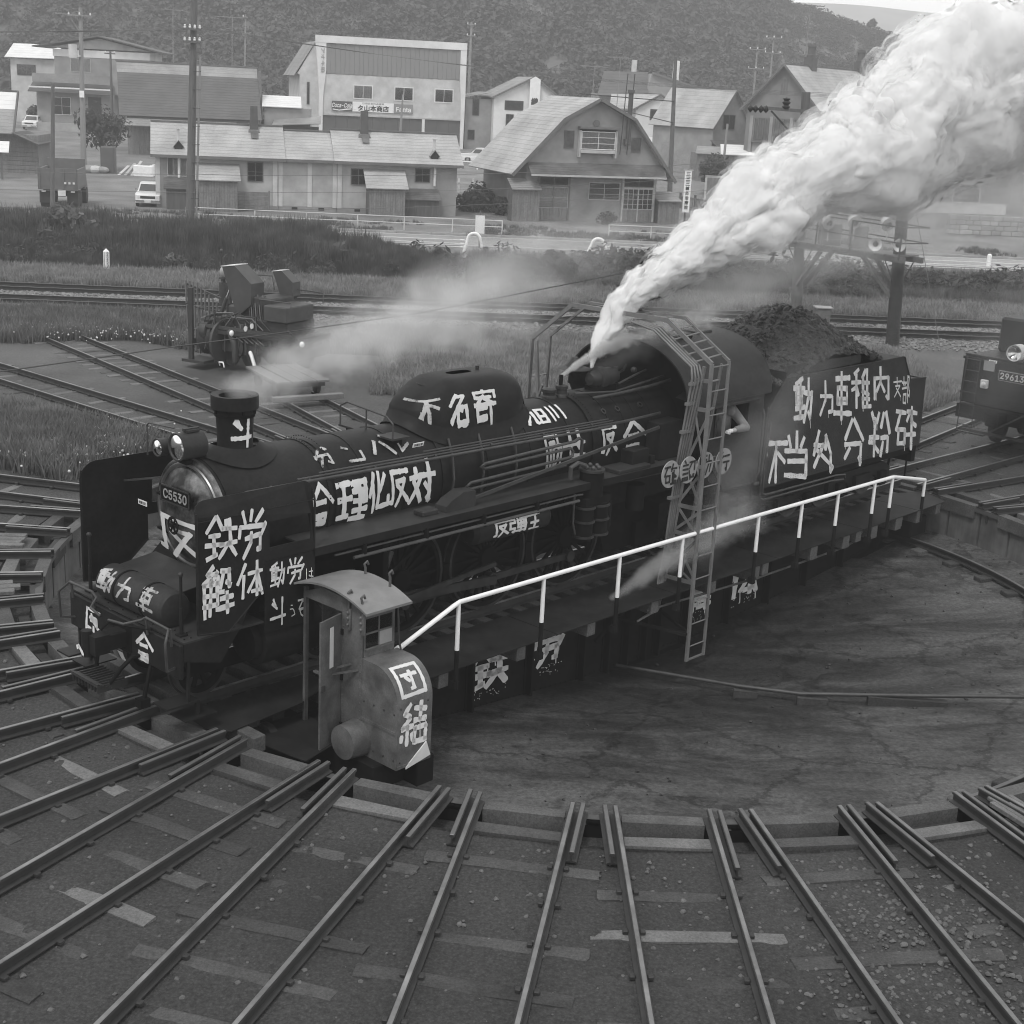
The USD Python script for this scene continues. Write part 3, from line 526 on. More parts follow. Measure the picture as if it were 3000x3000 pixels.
for i, x in enumerate(np.arange(.35, 20.0, .42)):
    lng = i % 4 == 1
    obj('bridge_timber', bx(x - .1, x + .1, -1.95 if lng else -1.28, 1.95 if lng else 1.28, -.375, -.145 if not lng else -.15, .008), 'rim_timber' if lng else WOODS[i % 2 * 2], T)
# walkway plates, with the taper of the far end
for s, cuts in ((-1, ((3.2, 6.6), (6.62, 9.7), (9.72, 12.9), (12.92, 16.0), (16.02, 18.3))), (1, ((1.0, 5.0), (5.02, 10.0), (10.02, 15.0), (15.02, 18.6)))):
    for a, b in cuts: obj('deck_plate', bx(a, b, min(s * .86, s * 1.97), max(s * .86, s * 1.97), -.145, -.13), 'deck_plate', T)
obj('deck_plate', prism([(18.32, -1.97), (19.5, -1.97), (19.9, -1.2), (19.1, -.86), (18.32, -.86)], -.145, -.13, 'z'), 'deck_plate', T)
obj('deck_plate', prism([(.40, -.70), (2.6, -.70), (2.55, -1.2), (1.86, -1.49), (.55, -1.62), (.36, -1.33)], -.135, -.122, 'z'), 'deck_plate', T)
obj('deck_plate', prism([(.92, -1.30), (2.05, -1.26), (1.95, -2.3), (1.54, -2.38), (1.1, -2.5)], -.42, -.405, 'z'), 'deck_plate', T)
# handrail: white pipe on white posts with dark feet
px = [4.02 + .28, 6.15, 8.0, 9.7, 12.0, 13.45, 14.75, 16.15, 16.86]; HY, HZ = -2.03, .95
obj('handrail', tube([(2.55, HY, .28), (3.25, HY, .56), (4.2, HY, .915), (4.32, HY, HZ), (8, HY, HZ - .02), (12, HY, HZ - .045), (16.78, HY, HZ - .09), (16.9, HY, HZ - .095), (17.6, HY + .05, HZ - .24), (18.45, HY + .08, HZ - .42)], .036, 10), 'white_paint', T, smooth=True)
obj('rail_sleeve', cyl((2.5, HY, .26), (3.15, HY, .525), .05), 'white_paint', T)
for x in px[:4] + px[4:]:
    if 9.9 < x < 10.9: continue
    zt = HZ - .02 - .0075 * (x - 4.3)
    post = obj('handrail_post', cyl((x, HY, .2), (x, HY, zt), .034, n=10), 'white_paint', T, smooth=40)
    obj('post_foot', J(cyl((x, HY, -.42), (x, HY, .2), .036, n=10), bx(x - .05, x + .05, HY - .03, HY + .08, -.42, -.3)), 'girder_black', post)
p = obj('handrail_post', cyl((18.45, HY + .08, .16), (18.45, HY + .08, .53), .034, n=10), 'white_paint', T); obj('post_foot', cyl((18.45, HY + .08, -.4), (18.45, HY + .08, .16), .036, n=10), 'girder_black', p)
for x in (12.2, 14.2, 15.4, 16.5, 17.5, 18.4): obj('bracket_timber', bx(x - .12, x + .12, -1.96, -1.2, -.42, -.16, .01), 'rim_timber', T)
obj('under_pipe', tube([(9.0, -1.9, -.3), (12.5, -1.85, -.45), (15.5, -1.85, -.45), (15.9, -1.85, -.4), (16.1, -1.9, -.2)], .022, 6), 'pipe_steel', T)
for ch, x, z, w, h in (('鉄', 5.58, -1.12, .80, .66), ('労', 7.06, -1.1, .68, .62), ('解', 11.3, -1.12, .7, .58), ('体', 12.6, -1.12, .95, .62)):
    paint(T, ch, flat((x, -1.117, z), (w, 0, .0), (0, 0, h), .005), w=.16, m='brush_bright', drip=6)
    obj('paint_splash', J(*[bx(x + a, x + a + .008 + .012 * random.random(), -1.128, -1.122, z - .02 - .2 * b, z - .014 - .2 * b + .012 * random.random()) for a, b in RNG.rand(26, 2) * [w, 1]]), 'brush_white', T, kind='stuff')

# lattice gantry that brings the current over the engine, standing on the bridge
G = thing('lattice_gantry', 'grey lattice arch with ladder and cables standing astride the engine', 'gantry', None, TM)
xa, xb = 10.09, 10.59
arch = [(-2.05, -1.47), (-2.05, 3.9), (-1.06, 4.5), (1.13, 4.48), (2.06, 3.74), (2.2, -.4)]
inner = [(-1.42, 0.0), (-1.9, 3.83)]
def angle_bar(a, b, w=.075): return J(beam(a, b, w, .014), MV(beam(a, b, .014, w), (0, 0, 0)))
for nm, x in (('front_arch', xa), ('rear_arch', xb)):
    for (y0, z0), (y1, z1) in zip(arch, arch[1:]): obj('arch_member', beam((x, y0, z0), (x, y1, z1), .04, .075 if x == xa else .05), 'gantry_grey', G)
obj('inner_leg', beam((xa, -1.42, -.12), (xa, -1.9, 3.83), .05), 'gantry_grey', G); obj('inner_leg', beam((xb, -1.42, -.12), (xb, -1.9, 3.83), .04), 'gantry_grey', G)
obj('inner_leg', beam((xa, 1.55, -.12), (xa, 1.95, 3.7), .05), 'gantry_grey', G)
for z in np.arange(-1.2, 3.9, .42): obj('ladder_rung', cyl((xa, -2.05, z), (xb, -2.05, z), .012, n=6), 'gantry_grey', G)
obj('ladder_rung', beam((xa, -2.05, -1.45), (xb, -2.05, -1.45), .03), 'gantry_grey', G)
def yin(z): return -1.42 - .48 * (z / 3.83)
for z in (.0, .85, 1.35, 2.1, 3.1, 3.6):
    obj('tie_bar', beam((xa, -2.05, z), (xa - .02, yin(z) + .12, z - .02), .02, .07), 'gantry_grey', G); obj('tie_bar', beam((xa, -2.05, z), (xb, yin(z), z - .05), .05, .015), 'gantry_grey', G)
for z0, z1 in ((.1, .8), (.85, 1.3), (2.15, 3.0), (1.4, 2.05)):
    obj('diagonal', beam((xa, -2.05, z0), (xa, yin(z1), z1), .012, .05), 'gantry_grey', G); obj('diagonal', beam((xa + .02, yin(z0), z0), (xa + .02, -2.05, z1), .012, .05), 'gantry_grey', G)
for k in range(1, 6):
    t = k / 6; y, z = -2.05 + .99 * t, 3.9 + .6 * t
    obj('arch_tie', beam((xa - .16, y + .04, z - .07), (xb, y, z), .05, .012), 'gantry_grey', G)
for y in (-.8, -.3, .2, .7): obj('arch_tie', beam((xa, y, 4.49), (xb, y, 4.49), .05, .012), 'gantry_grey', G)
for y, z in ((1.5, 4.2), (1.85, 3.95), (2.1, 3.0), (2.13, 2.2)): obj('arch_tie', beam((xa, y, z), (xb, y, z), .05, .012), 'gantry_grey', G)
obj('strut', beam((xa, 2.1, 2.0), (xa, 1.75, 2.9), .04), 'gantry_grey', G)
for k in range(4):
    o = -.05 - .045 * k
    obj('cable', tube([(xa + o * 1.6, -.5, 4.42), (xa + o * 1.6, -1.0, 4.38 - .01 * k), (xa + o * 1.6, -1.85, 3.85), (xa + o * 1.5, -1.93 + .02 * k, 3.65), (xa + o * 1.2, yin(2) + .03, 2.0), (xa + o, -1.5, .4), (xa + o, -1.42, -.05), (xa + o - .1, -1.5, -.32), (xa + o - .5, -1.75, -.44), (xa - 1.2, -1.8, -.5)], .02, 6), 'gantry_grey', G, smooth=True)
for z in (.6, 1.5, 1.9, 2.7, 3.2, 3.55): obj('cable_clamp', bx(xa - .3, xa - .02, yin(z) - .02, yin(z) + .05, z - .025, z + .025), 'gantry_grey', G)
for p, q in (((8.6, -1.15, -.45), (10.0, -2.05, -.95)), ((9.3, -1.15, -.75), (10.09, -2.05, -.95)), ((10.3, -1.15, -.75), (10.09, -2.05, -.95)), ((8.6, -1.15, -1.0), (9.6, -1.15, -.45))): obj('stay', beam(p, q, .05), 'girder_black', G)
for i, (ch, x) in enumerate(zip('確認励行', (9.25, 9.75, 10.26, 10.77))):
    S = thing('round_sign', f'{["leftmost", "second from left", "third from left", "rightmost"][i]} of the four grey character discs hung on the gantry', 'sign', None, TM)
    r, y, z = .235, -2.1 if i != 0 else -2.08, 2.1
    y = [-1.98, -1.98, -1.96, -1.98][i]
    obj('disc', cyl((x, y, z), (x, y - .015, z), r, n=36), 'sign_grey', S, smooth=40)
    obj('painted_character', brush(ch, flat((x - .16, y - .018, z - .17), (.32, 0, 0), (0, 0, .34), .003), .115, .12), 'black_paint', S)
    obj('hanger', beam((x, y + .005, z + .1), (xa + (.02 if i < 2 else .5), y + .03, z + .1), .02), 'gantry_grey', S)

# control hut and drive at the front end of the bridge
H = thing('control_hut', 'grey turntable control hut with open door, curved motor hood and drum', 'hut', None, TM)
hx0, hx1, hy0, hy1 = 1.9, 2.46, -2.67, -1.49; zb = -.45; zt = 1.56
obj('wall_panel', bx(hx0, hx1, hy0, hy0 + .03, .84, 1.0), 'house_grey', H)
obj('wall_panel', bx(hx0, hx1, hy0, hy0 + .03, 1.42, zt + .08), 'house_grey', H); obj('wall_panel', bx(hx0, hx0 + .05, hy0, hy0 + .03, 1.0, 1.42), 'house_grey', H); obj('wall_panel', bx(hx1 - .04, hx1, hy0, hy0 + .03, 1.0, 1.42), 'house_grey', H)
obj('wall_panel', bx(hx0 - .004, hx0 + .025, hy0, hy0 + .42, -.3, zt + .07), 'house_grey', H)
obj('wall_panel', bx(hx1 - .03, hx1, hy0 + .03, hy1, zb, zt + .1), 'house_grey', H)
obj('wall_panel', prism([(hy0 + .42, 1.42), (hy1, 1.42), (hy1, zt - .05), (-1.85, zt + .09), (hy0 + .42, zt + .07)], hx0 - .004, hx0 + .025, 'x'), 'house_grey', H)
obj('door_post', bx(hx0 - .006, hx0 + .05, hy1, hy1 + .05, zb, zt), 'house_grey', H)
obj('rear_panel', bx(hx0 + .3, hx1, hy1, hy1 + .03, zb, zt), 'house_grey', H)
obj('hut_floor', bx(hx0, hx1, hy0, hy1, zb, zb + .03), 'girder_black', H); obj('control_stand', J(bx(2.1, 2.35, -1.75, -1.58, zb, .55), cyl((2.1, -1.9, .5), (2.05, -1.9, .6), .14)), 'house_grey', H)
d0 = np.array([hx0 - .01, -2.25, 0]); dd = np.array([-.966, -.259, 0]); dd = dd / np.linalg.norm(dd); dl = .46
obj('door', hexa([(*(d0 + dd * a + np.cross(dd, [0, 0, 1]) * b)[:2], z) for z in (-.43, 1.40) for a, b in ((0, 0), (dl, 0), (dl, .03), (0, .03))]), 'house_grey', H)
obj('door_notice', hexa([(*(d0 + dd * a + np.cross(dd, [0, 0, 1]) * b)[:2], z) for z in (.70, 1.27) for a, b in ((.18, -.004), (.265, -.004), (.265, -.001), (.18, -.001))]), 'dull_white', H)
win = obj('window', J(bx(hx0 + .05, hx1 - .04, hy0 - .004, hy0 + .02, 1.2, 1.222), bx(2.17, 2.19, hy0 - .004, hy0 + .02, 1.0, 1.42), bx(hx0 + .04, hx1 - .02, hy0 - .03, hy0 + .02, .985, 1.005)), 'house_grey', H)
for i, (a, b) in enumerate(((hx0 + .05, 2.17), (2.19, hx1 - .04))):
    for z0, z1 in ((1.005, 1.2), (1.222, 1.42)):
        if i == 1 and z0 < 1.1: obj('taped_pane', bx(a, b, hy0 + .004, hy0 + .008, z0, z1), 'sign_grey', win)
        else: obj('pane', bx(a, b, hy0 + .005, hy0 + .008, z0, z1), 'pane', win)
ra = np.linspace(-2.86, -1.36, 15)
def rz(y): t = (y + 2.08) / .76; return zt + .20 - .16 * t * t
obj('roof', J(grid(lambda y, x: (x, y, rz(y)), ra, [hx0 - .12, hx1 + .12]), grid(lambda y, x: (x, y, rz(y) - .03), ra, [hx1 + .12, hx0 - .12]), grid(lambda y, k: (hx0 - .12, y, rz(y) - .03 * k), ra, [1, 0]), grid(lambda y, k: (hx1 + .12, y, rz(y) - .03 * k), ra, [0, 1]), bx(hx0 - .12, hx1 + .12, -2.875, -2.86, rz(-2.86) - .035, rz(-2.86))), 'house_roof', H, smooth=30)
for x, y in ((hx0 - .03, -2.42), (hx0 - .03, -2.68), (hx1 + .05, -2.0), (hx1 + .05, -2.5)):
    z = 1.52 if x < 2 else 1.68
    obj('roof_hook', J(tube([(x, y, z), (x, y, z + .16), (x - .02, y, z + .22), (x + .03, y, z + .25), (x + .05, y, z + .2)], .018, 6), bx(x - .01, x + .04, y - .03, y + .03, z - .3 if x < 2 else z - .02, z), *([ball((x - .02, y, z - q), .022, 1) for q in (.05, .13, .22)] if x < 2 else [])), 'house_grey', H, smooth=True)
obj('seam_bolts', J(*[ball((hx0 - .007, y, z), .009, 0) for y in (hy0 + .03, hy0 + .39) for z in np.arange(-.2, 1.6, .11)], *[ball((x, hy0 - .004, z), .009, 0) for x in np.arange(1.93, 2.46, .09) for z in (.9, 1.5)]), 'house_grey', H, kind='stuff')
for z in (-.2, .5, 1.15): obj('hinge', bx(hx0 - .03, hx0 + .0, -2.29, -2.2, z - .04, z + .04), 'girder_black', H)
obj('door_latch', J(*[hexa([(*(d0 + dd * a + np.cross(dd, [0, 0, 1]) * b)[:2], z) for z in (.42, .5) for a, b in ((.38, -.02), (.44, -.02), (.44, 0), (.38, 0))])]), 'rod_steel', H)
obj('cable', tube([(2.48, -2.7, 1.5), (2.5, -2.72, 1.0), (2.53, -2.8, .7), (2.55, -2.9, .1), (2.5, -2.9, -.5)], .014, 6), 'wire', H)
# motor hood: vertical front, quarter-round top
hp = [(hy0, zb - .03), (-3.38, zb - .03), (-3.38, .42)] + [(-2.93 - .45 * math.cos(a), .42 + .46 * math.sin(a)) for a in np.linspace(0, math.pi / 2, 10)[1:]] + [(hy0, .885)]
hood = obj('motor_hood', prism(hp, 1.9, 2.52, 'x'), 'house_grey', H, smooth=25)
obj('side_seam', bx(1.885, 1.9, -3.37, hy0, .02, .06), 'house_grey', H); obj('edge_strip', J(bx(1.888, 1.9, -3.385, -3.36, zb, .45), bx(1.91, 2.5, -3.392, -3.38, zb - .02, zb + .02)), 'house_grey', H)
obj('hood_bolts', J(*[ball((1.96 + .24 * i, -3.383, z), .014, 1) for i in range(3) for z in (-.38, .38)], *[ball((1.897, -3.32 + .2 * i, z), .014, 1) for i in range(4) for z in (-.35, .3)]), 'rod_steel', H, kind='stuff')
obj('drum', J(cyl((1.62, -2.62, -.26), (1.92, -2.62, -.26), .235, .26, 28)), 'house_grey', H, smooth=40)
obj('step_bracket', J(beam((1.9, -2.6, .70), (1.66, -2.2, .56), .025), beam((1.9, -2.45, .74), (1.66, -2.05, .56), .025), bx(1.63, 1.68, -2.25, -1.98, .545, .57)), 'house_grey', H)
obj('skirt_patch', hexa([(2.06, -3.40, -.5), (2.5, -3.40, -.42), (2.5, -3.385, -.42), (2.06, -3.385, -.5), (2.06, -3.40, -.47), (2.42, -3.40, -.2), (2.42, -3.385, -.2), (2.06, -3.385, -.47)]), 'brush_white', H)
obj('base_frame', J(bx(1.75, 2.75, -3.1, -1.2, -.86, -.48, .02), bx(2.3, 2.62, -3.36, -2.9, -.86, -.45, .02)), 'girder_black', H)
def on_hood(x0, s0, w, h):
    def f(u, v):
        s = s0 + v * h; x = x0 + u * w                       # s: height along the profile from the bottom of the front
        if s < .87: y, z, n = -3.38, -.45 + s, (-1, 0)
        else:
            a = min((s - .87) / .46, math.pi / 2); y, z, n = -2.93 - .45 * math.cos(a), .42 + .46 * math.sin(a), (-math.cos(a), math.sin(a))
        return np.array([x, y + n[0] * .006, z + n[1] * .006])
    return f
paint(H, '団', on_hood(2.0, .98, .4, .42), w=.13, m='brush_white', seg=.06); paint(H, '結', on_hood(1.98, .3, .42, .55), w=.15, m='brush_bright', seg=.06, drip=5)
# ------------------------------------------------------------------ steam locomotive (x from the front beam backwards, camera side is -y)
L = thing('steam_locomotive', 'black steam locomotive with smoke deflectors, daubed with white slogans, on the turntable bridge', 'locomotive', None, TM)
BZ, BR = 2.38, .80
def ring_x(prof, n=40, a0=0, a1=2 * math.pi): return lathe(prof, (0, 0, BZ), (1, 0, 0), n, a0, a1)
# boiler barrel in lagged courses
obj('smokebox', ring_x([(.80, 1.12), (.80, 2.95), (.775, 2.96), (.775, 3.02)]), 'loco_black', L, smooth=30)
obj('boiler', ring_x([(.79, 3.0), (.79, 5.1), (.80, 5.12), (.80, 8.55), (.80, 8.62)]), 'loco_black', L, smooth=30)
obj('firebox', ring_x([(.80, 8.6), (.825, 8.64), (.825, 11.0)]), 'loco_black', L, smooth=30)
obj('firebox_side', bx(8.64, 11.0, -.80, .80, 1.3, 2.4), 'loco_black', L)
for x, r in ((1.2, .812), (2.9, .812), (3.6, .80), (4.35, .80), (5.12, .81), (6.1, .812), (7.1, .812), (8.1, .812), (8.62, .835), (9.5, .835), (10.25, .835)): obj('boiler_band', ring_x([(r - .02, x - .03), (r, x - .03), (r, x + .03), (r - .02, x + .03)]), 'loco_black', L)
SX = .17
fp = [(r, x + SX) for r, x in [(.80, .95), (.80, .90), (.76, .88), (.66, .88), (.655, .86), (.62, .85), (.56, .80), (.42, .74), (.22, .705), (.001, .70)]]
door = obj('smokebox_door', ring_x(fp[::-1], 48), 'smokebox_face', L, smooth=40)
obj('door_ring', ring_x([(.66, .9 + SX), (.70, .86 + SX), (.725, .86 + SX), (.75, .9 + SX)]), 'bare_steel', door, smooth=40)
obj('door_wheel', J(lathe([(.11, -.012), (.13, 0), (.11, .012), (.09, 0), (.11, -.012)], (.62 + SX, 0, BZ - .1), (1, 0, 0), 24), *[beam((.62 + SX, -.11 * math.cos(a), BZ - .1 - .11 * math.sin(a)), (.62 + SX, .11 * math.cos(a), BZ - .1 + .11 * math.sin(a)), .02) for a in (0, 1.05, 2.1)], cyl((.58 + SX, 0, BZ - .1), (.72 + SX, 0, BZ - .1), .025)), 'loco_dark', door)
obj('door_hinge', J(beam((.8 + SX, .62, BZ + .2), (.76 + SX, .2, BZ + .2), .05, .03), beam((.8 + SX, .62, BZ - .3), (.76 + SX, .2, BZ - .3), .05, .03)), 'loco_dark', door)
paint(L, '反', lambda u, v: np.array([.70 + SX - .012 + .18 * ((.50 - 1.0 * u) ** 2 + (-.58 + .58 * v) ** 2), .50 - 1.0 * u, BZ - .58 + .58 * v]), w=.12, m='brush_white')
np_ = obj('number_plate', MV(bx(.66, .685, -.34, .34, BZ + .18, BZ + .42, .01), (SX, 0, 0)), 'loco_dark', L)
obj('plate_rim', J(*[bx(.65 + SX, .662 + SX, a, b, c, d) for a, b, c, d in ((-.34, .34, BZ + .18, BZ + .2), (-.34, .34, BZ + .4, BZ + .42), (-.34, -.32, BZ + .18, BZ + .42), (.32, .34, BZ + .18, BZ + .42))]), 'rod_steel', np_)
obj('number', basis(latin('C5530', .125), (.658 + SX, 0, BZ + .30), (0, -1, 0), (0, 0, 1), True), 'sign_grey', np_)
obj('plate_bracket', J(beam((.68 + SX, -.3, BZ + .3), (.9 + SX, -.3, BZ + .3), .04), beam((.68 + SX, .3, BZ + .3), (.9 + SX, .3, BZ + .3), .04)), 'loco_dark', np_)
def notice(parent, o, u, v):
    p = obj('warning_plate', basis((bx(-.11, .11, -.035, .035, 0, .006)), o, u, v), 'white_paint', parent)
    q = printed('架線注意', .042, .003, 0); obj('lettering', basis((q[0] + [0, 0, .006], q[1]), o, u, v, True), 'black_paint', p)
notice(L, (.95, .98, 2.35), (0, -1, 0), (0, 0, 1)); notice(L, (4.72, -.62, 2.98), (1, 0, 0), (0, -.3, .95))
# chimney
CX = 1.82
obj('chimney', lathe([(.001, 3.90), (.22, 3.90), (.22, 3.96), (.26, 3.975), (.325, 3.98), (.33, 3.965), (.33, 3.80), (.325, 3.79), (.28, 3.785), (.275, 3.72), (.262, 3.70), (.245, 3.35), (.25, 3.25), (.28, 3.15), (.38, 3.02)], (CX, 0, 0), (0, 0, 1), 36), 'loco_black', L, smooth=35)
obj('chimney_band', J(lathe([(.26, 3.68), (.28, 3.68), (.28, 3.72), (.26, 3.72)], (CX, 0, 0), (0, 0, 1), 36), *[bx(CX + .29 * math.cos(a) - .015, CX + .29 * math.cos(a) + .015, .29 * math.sin(a) - .015, .29 * math.sin(a) + .015, 3.73, 3.79) for a in np.linspace(0, 6, 9)]), 'loco_dark', L)
def saddle(a, k):
    r = .28 + .22 * k; x, y = CX + r * 1.25 * math.cos(a), r * math.sin(a); return (x, y, BZ + math.sqrt(max(0, .815 ** 2 - min(abs(y), .8) ** 2)) + .015 + .1 * (1 - k) ** 2)
obj('chimney_saddle', grid(saddle, np.linspace(0, 2 * math.pi, 33), [1, .66, .33, 0]), 'loco_black', L, smooth=40)
paint(L, '斗', lambda u, v: np.array([CX + (.25 + .018 * v) * math.sin(-.8 + 1.2 * u), -(.25 + .018 * v) * math.cos(-.8 + 1.2 * u), 3.28 + .40 * v]), w=.16, m='brush_bright', seg=.06)
# headlamps
def lamp(x0, x1, y, z, r, nm):
    h = obj(nm, lathe([(r * .85, x0 + .02), (r * .9, x0), (r, x0), (r, x0 + .03), (r * .97, x0 + .04), (r * .97, x1 - .05), (r * .6, x1), (.001, x1)], (0, y, z), (1, 0, 0), 32), 'loco_top', L, smooth=35)
    obj('reflector', lathe([(r * .86, x0 + .02), (r * .7, x0 + .08), (r * .4, x0 + .14), (.01, x0 + .16)], (0, y, z), (1, 0, 0), 32), 'mirror', h, smooth=True)
    obj('lens', lathe([(r * .86, x0 + .012), (r * .5, x0 - .012), (.001, x0 - .02)], (0, y, z), (1, 0, 0), 32), 'pane', h, smooth=True)
    obj('lamp_bulb', ball((x0 + .09, y, z), r * .14, 1), 'insulator', h)
    return h
h = lamp(.86, 1.30, 0, 3.36, .192, 'headlamp'); obj('lamp_vent', J(bx(1.0, 1.2, -.06, .06, 3.55, 3.58), bx(.98, 1.22, -.02, .02, 3.57, 3.6)), 'loco_top', h); obj('lamp_bracket', J(bx(.95, 1.25, -.1, .1, 3.12, 3.17), beam((1.1, 0, 3.0), (1.1, 0, 3.15), .1)), 'loco_dark', h)
lamp(.82, 1.0, .40, 3.28, .125, 'headlamp')
obj('lamp_bar', tube([(.9, .75, 3.1), (.9, .75, 3.52), (.9, .7, 3.56), (.9, .1, 3.6)], .012, 6), 'pipe_steel', L)
# smoke deflectors
def deflector(s):
    prof = [(.22, 1.24), (.70, 1.17), (1.28, 1.66), (1.28, 2.03), (2.12, 2.03), (2.12, 2.86)] + [(2.0 + .12 * math.cos(a), 2.87 + .12 * math.sin(a)) for a in (.3, .8, 1.2, 1.57)] + [(.40, 2.99)] + [(.40 - .18 * math.sin(a), 2.81 + .18 * math.cos(a)) for a in (.4, .8, 1.2, 1.57)]
    hole = [(1.36, 2.2), (2.05, 2.2), (2.05, 2.56), (1.36, 2.56)]
    V, F = prism(prof, -.007, .007, 'y', [hole])
    y = np.where(V[:, 2] > 2.74, (V[:, 2] - 2.74) * .45, 0); V = V.copy(); V[:, 1] = s * 1.38 + V[:, 1] - s * y
    d = obj('smoke_deflector', (V, F), 'loco_black', L)
    obj('edge_bead', J(tube([(.22, s * 1.38, 1.24), (.22, s * 1.38, 2.72), (.23, s * 1.36, 2.85)], .016, 6), tube([(2.12, s * 1.38, 2.03), (2.12, s * 1.38, 2.74), (2.11, s * 1.35, 2.86)], .016, 6), tube([(.22, s * 1.38, 2.74), (2.12, s * 1.38, 2.74)], .008, 5), tube([(.22, s * 1.38, 1.24), (.7, s * 1.38, 1.17), (1.28, s * 1.38, 1.66)], .016, 6), bx(1.3, 2.1, min(s * 1.388, s * 1.374), max(s * 1.388, s * 1.374), 2.12, 2.16)), 'loco_black', d)
    obj('deflector_stay', J(beam((.9, s * 1.36, 2.6), (1.2, s * .7, 2.75), .025), beam((1.8, s * 1.36, 2.65), (1.9, s * .7, 2.8), .025)), 'pipe_steel', d)
    return d
deflector(-1); deflector(1)
dk = dict(w=.115, m='brush_bright', jit=.3)
for ch, x, z, w, h in (('鉄', .36, 2.22, .46, .56), ('労', .88, 2.14, .40, .62), ('解', .31, 1.46, .46, .64), ('体', .84, 1.60, .40, .46)): paint(L, ch, flat((x, -1.3875, z), (w, 0, 0), (0, 0, h), .006), **dk)
obj('cylinder_cover', prism([(1.30, 1.0), (2.14, 1.0), (2.14, 2.02), (1.30, 2.02)], -1.37, -1.355, 'y'), 'loco_black', L)
for ch, x, z, w, h in (('動', 1.38, 1.62, .24, .34), ('労', 1.68, 1.62, .26, .34), ('は', 1.98, 1.62, .13, .15), ('斗', 1.38, 1.06, .26, .38), ('う', 1.69, 1.14, .12, .16), ('ぞ', 1.82, 1.08, .15, .26)): paint(L, ch, flat((x, -1.372, z), (w, 0, 0), (0, 0, h), .005), w=.11, m='brush_bright')
# running boards, front deck and beam
for s in (-1, 1):
    y0, y1 = (-1.40, -.70) if s < 0 else (.70, 1.40)
    obj('running_board', bx(2.12, 10.6, y0, y1, 2.025, 2.05), 'loco_top', L); obj('valance', bx(2.12, 10.6, s * 1.395 - .01, s * 1.395 + .01, 1.93, 2.046), 'loco_black', L)
obj('front_deck', bx(.03, 1.30, -1.34, 1.34, 1.14, 1.165), 'loco_top', L)
obj('deck_rivets', J(*[ball((.1 + .06 * (i % 2) + .1 * (i // 14 % 2), -1.25 + .18 * (i % 14), 1.168), .014, 0) for i in range(28)]), 'loco_dark', L, kind='stuff')
obj('buffer_beam', bx(-.03, .03, -1.34, 1.34, .66, 1.14, .012), 'loco_black', L)
obj('beam_end', prism([(.03, .9), (.6, .75), (.9, 1.14), (.03, 1.14)], -1.34, -1.32, 'y'), 'loco_black', L); obj('beam_end', prism([(.03, .9), (.6, .75), (.9, 1.14), (.03, 1.14)], 1.32, 1.34, 'y'), 'loco_black', L)
obj('slope_plate', sheet([(.98, -1.30, 1.17), (1.62, -1.05, 2.0), (1.62, 1.05, 2.0), (.98, 1.30, 1.17)][::-1], .01), 'loco_black', L)
obj('saddle_block', bx(1.2, 2.5, -.6, .6, 1.0, 1.75), 'loco_black', L)
obj('tank_cover', sheet([(.36, -.74, 1.60), (1.0, -.74, 1.68), (1.0, .76, 1.68), (.36, .76, 1.60)], .012), 'loco_top', L)
tk = obj('air_tank', lathe([(.001, -.83), (.14, -.82), (.22, -.79), (.25, -.74), (.25, .74), (.22, .79), (.14, .82), (.001, .83)], (.28, 0, 1.40), (0, 1, 0), 32), 'tender_black', L, smooth=35)
for y in (-.32, .32): obj('tank_strap', lathe([(.248, y - .02), (.258, y - .02), (.258, y + .02), (.248, y + .02)], (.28, 0, 1.40), (0, 1, 0), 32), 'loco_dark', tk)
def on_tank(y0, w, a0, a1):
    return lambda u, v: np.array([.28 - .257 * math.sin(a0 + (a1 - a0) * v + 0), y0 - w * u, 1.40 + .257 * math.cos(a0 + (a1 - a0) * v)])
for ch, y in (('動', .72), ('力', .26), ('車', -.26)): paint(L, ch, on_tank(y, .36, 1.75, .45), w=.13, m='brush_worn')
paint(L, '原', flat((-.034, .92, .72), (0, -.36, 0), (0, 0, .36), .004), w=.14, m='brush_bright'); paint(L, '合', flat((-.034, -.36, .70), (0, -.36, 0), (0, 0, .36), .004), w=.16, m='brush_bright')
cp = obj('coupler', J(bx(-.33, 0, -.12, .12, .76, 1.0, .02), hull([(-.52, -.12, .74), (-.52, .02, .74), (-.3, .12, .74), (-.3, -.12, .74), (-.52, -.12, 1.0), (-.52, .02, 1.0), (-.3, .12, 1.0), (-.3, -.12, 1.0)]), cyl((-.5, .12, .68), (-.5, .12, 1.04), .075)), 'loco_black', L)
obj('coupler_lever', tube([(-.06, -.75, 1.2), (-.1, -.3, 1.12), (-.3, -.1, 1.16), (-.35, 0, 1.05)], .018, 6), 'loco_dark', cp)
obj('yoke_plate', bx(-.05, 0, -.22, .22, .70, 1.08, .015), 'loco_dark', cp); paint(L, 'ヘ', flat((-.59, .2, .74), (0, -.15, 0), (0, 0, .2), .01), w=.3, m='brush_bright')
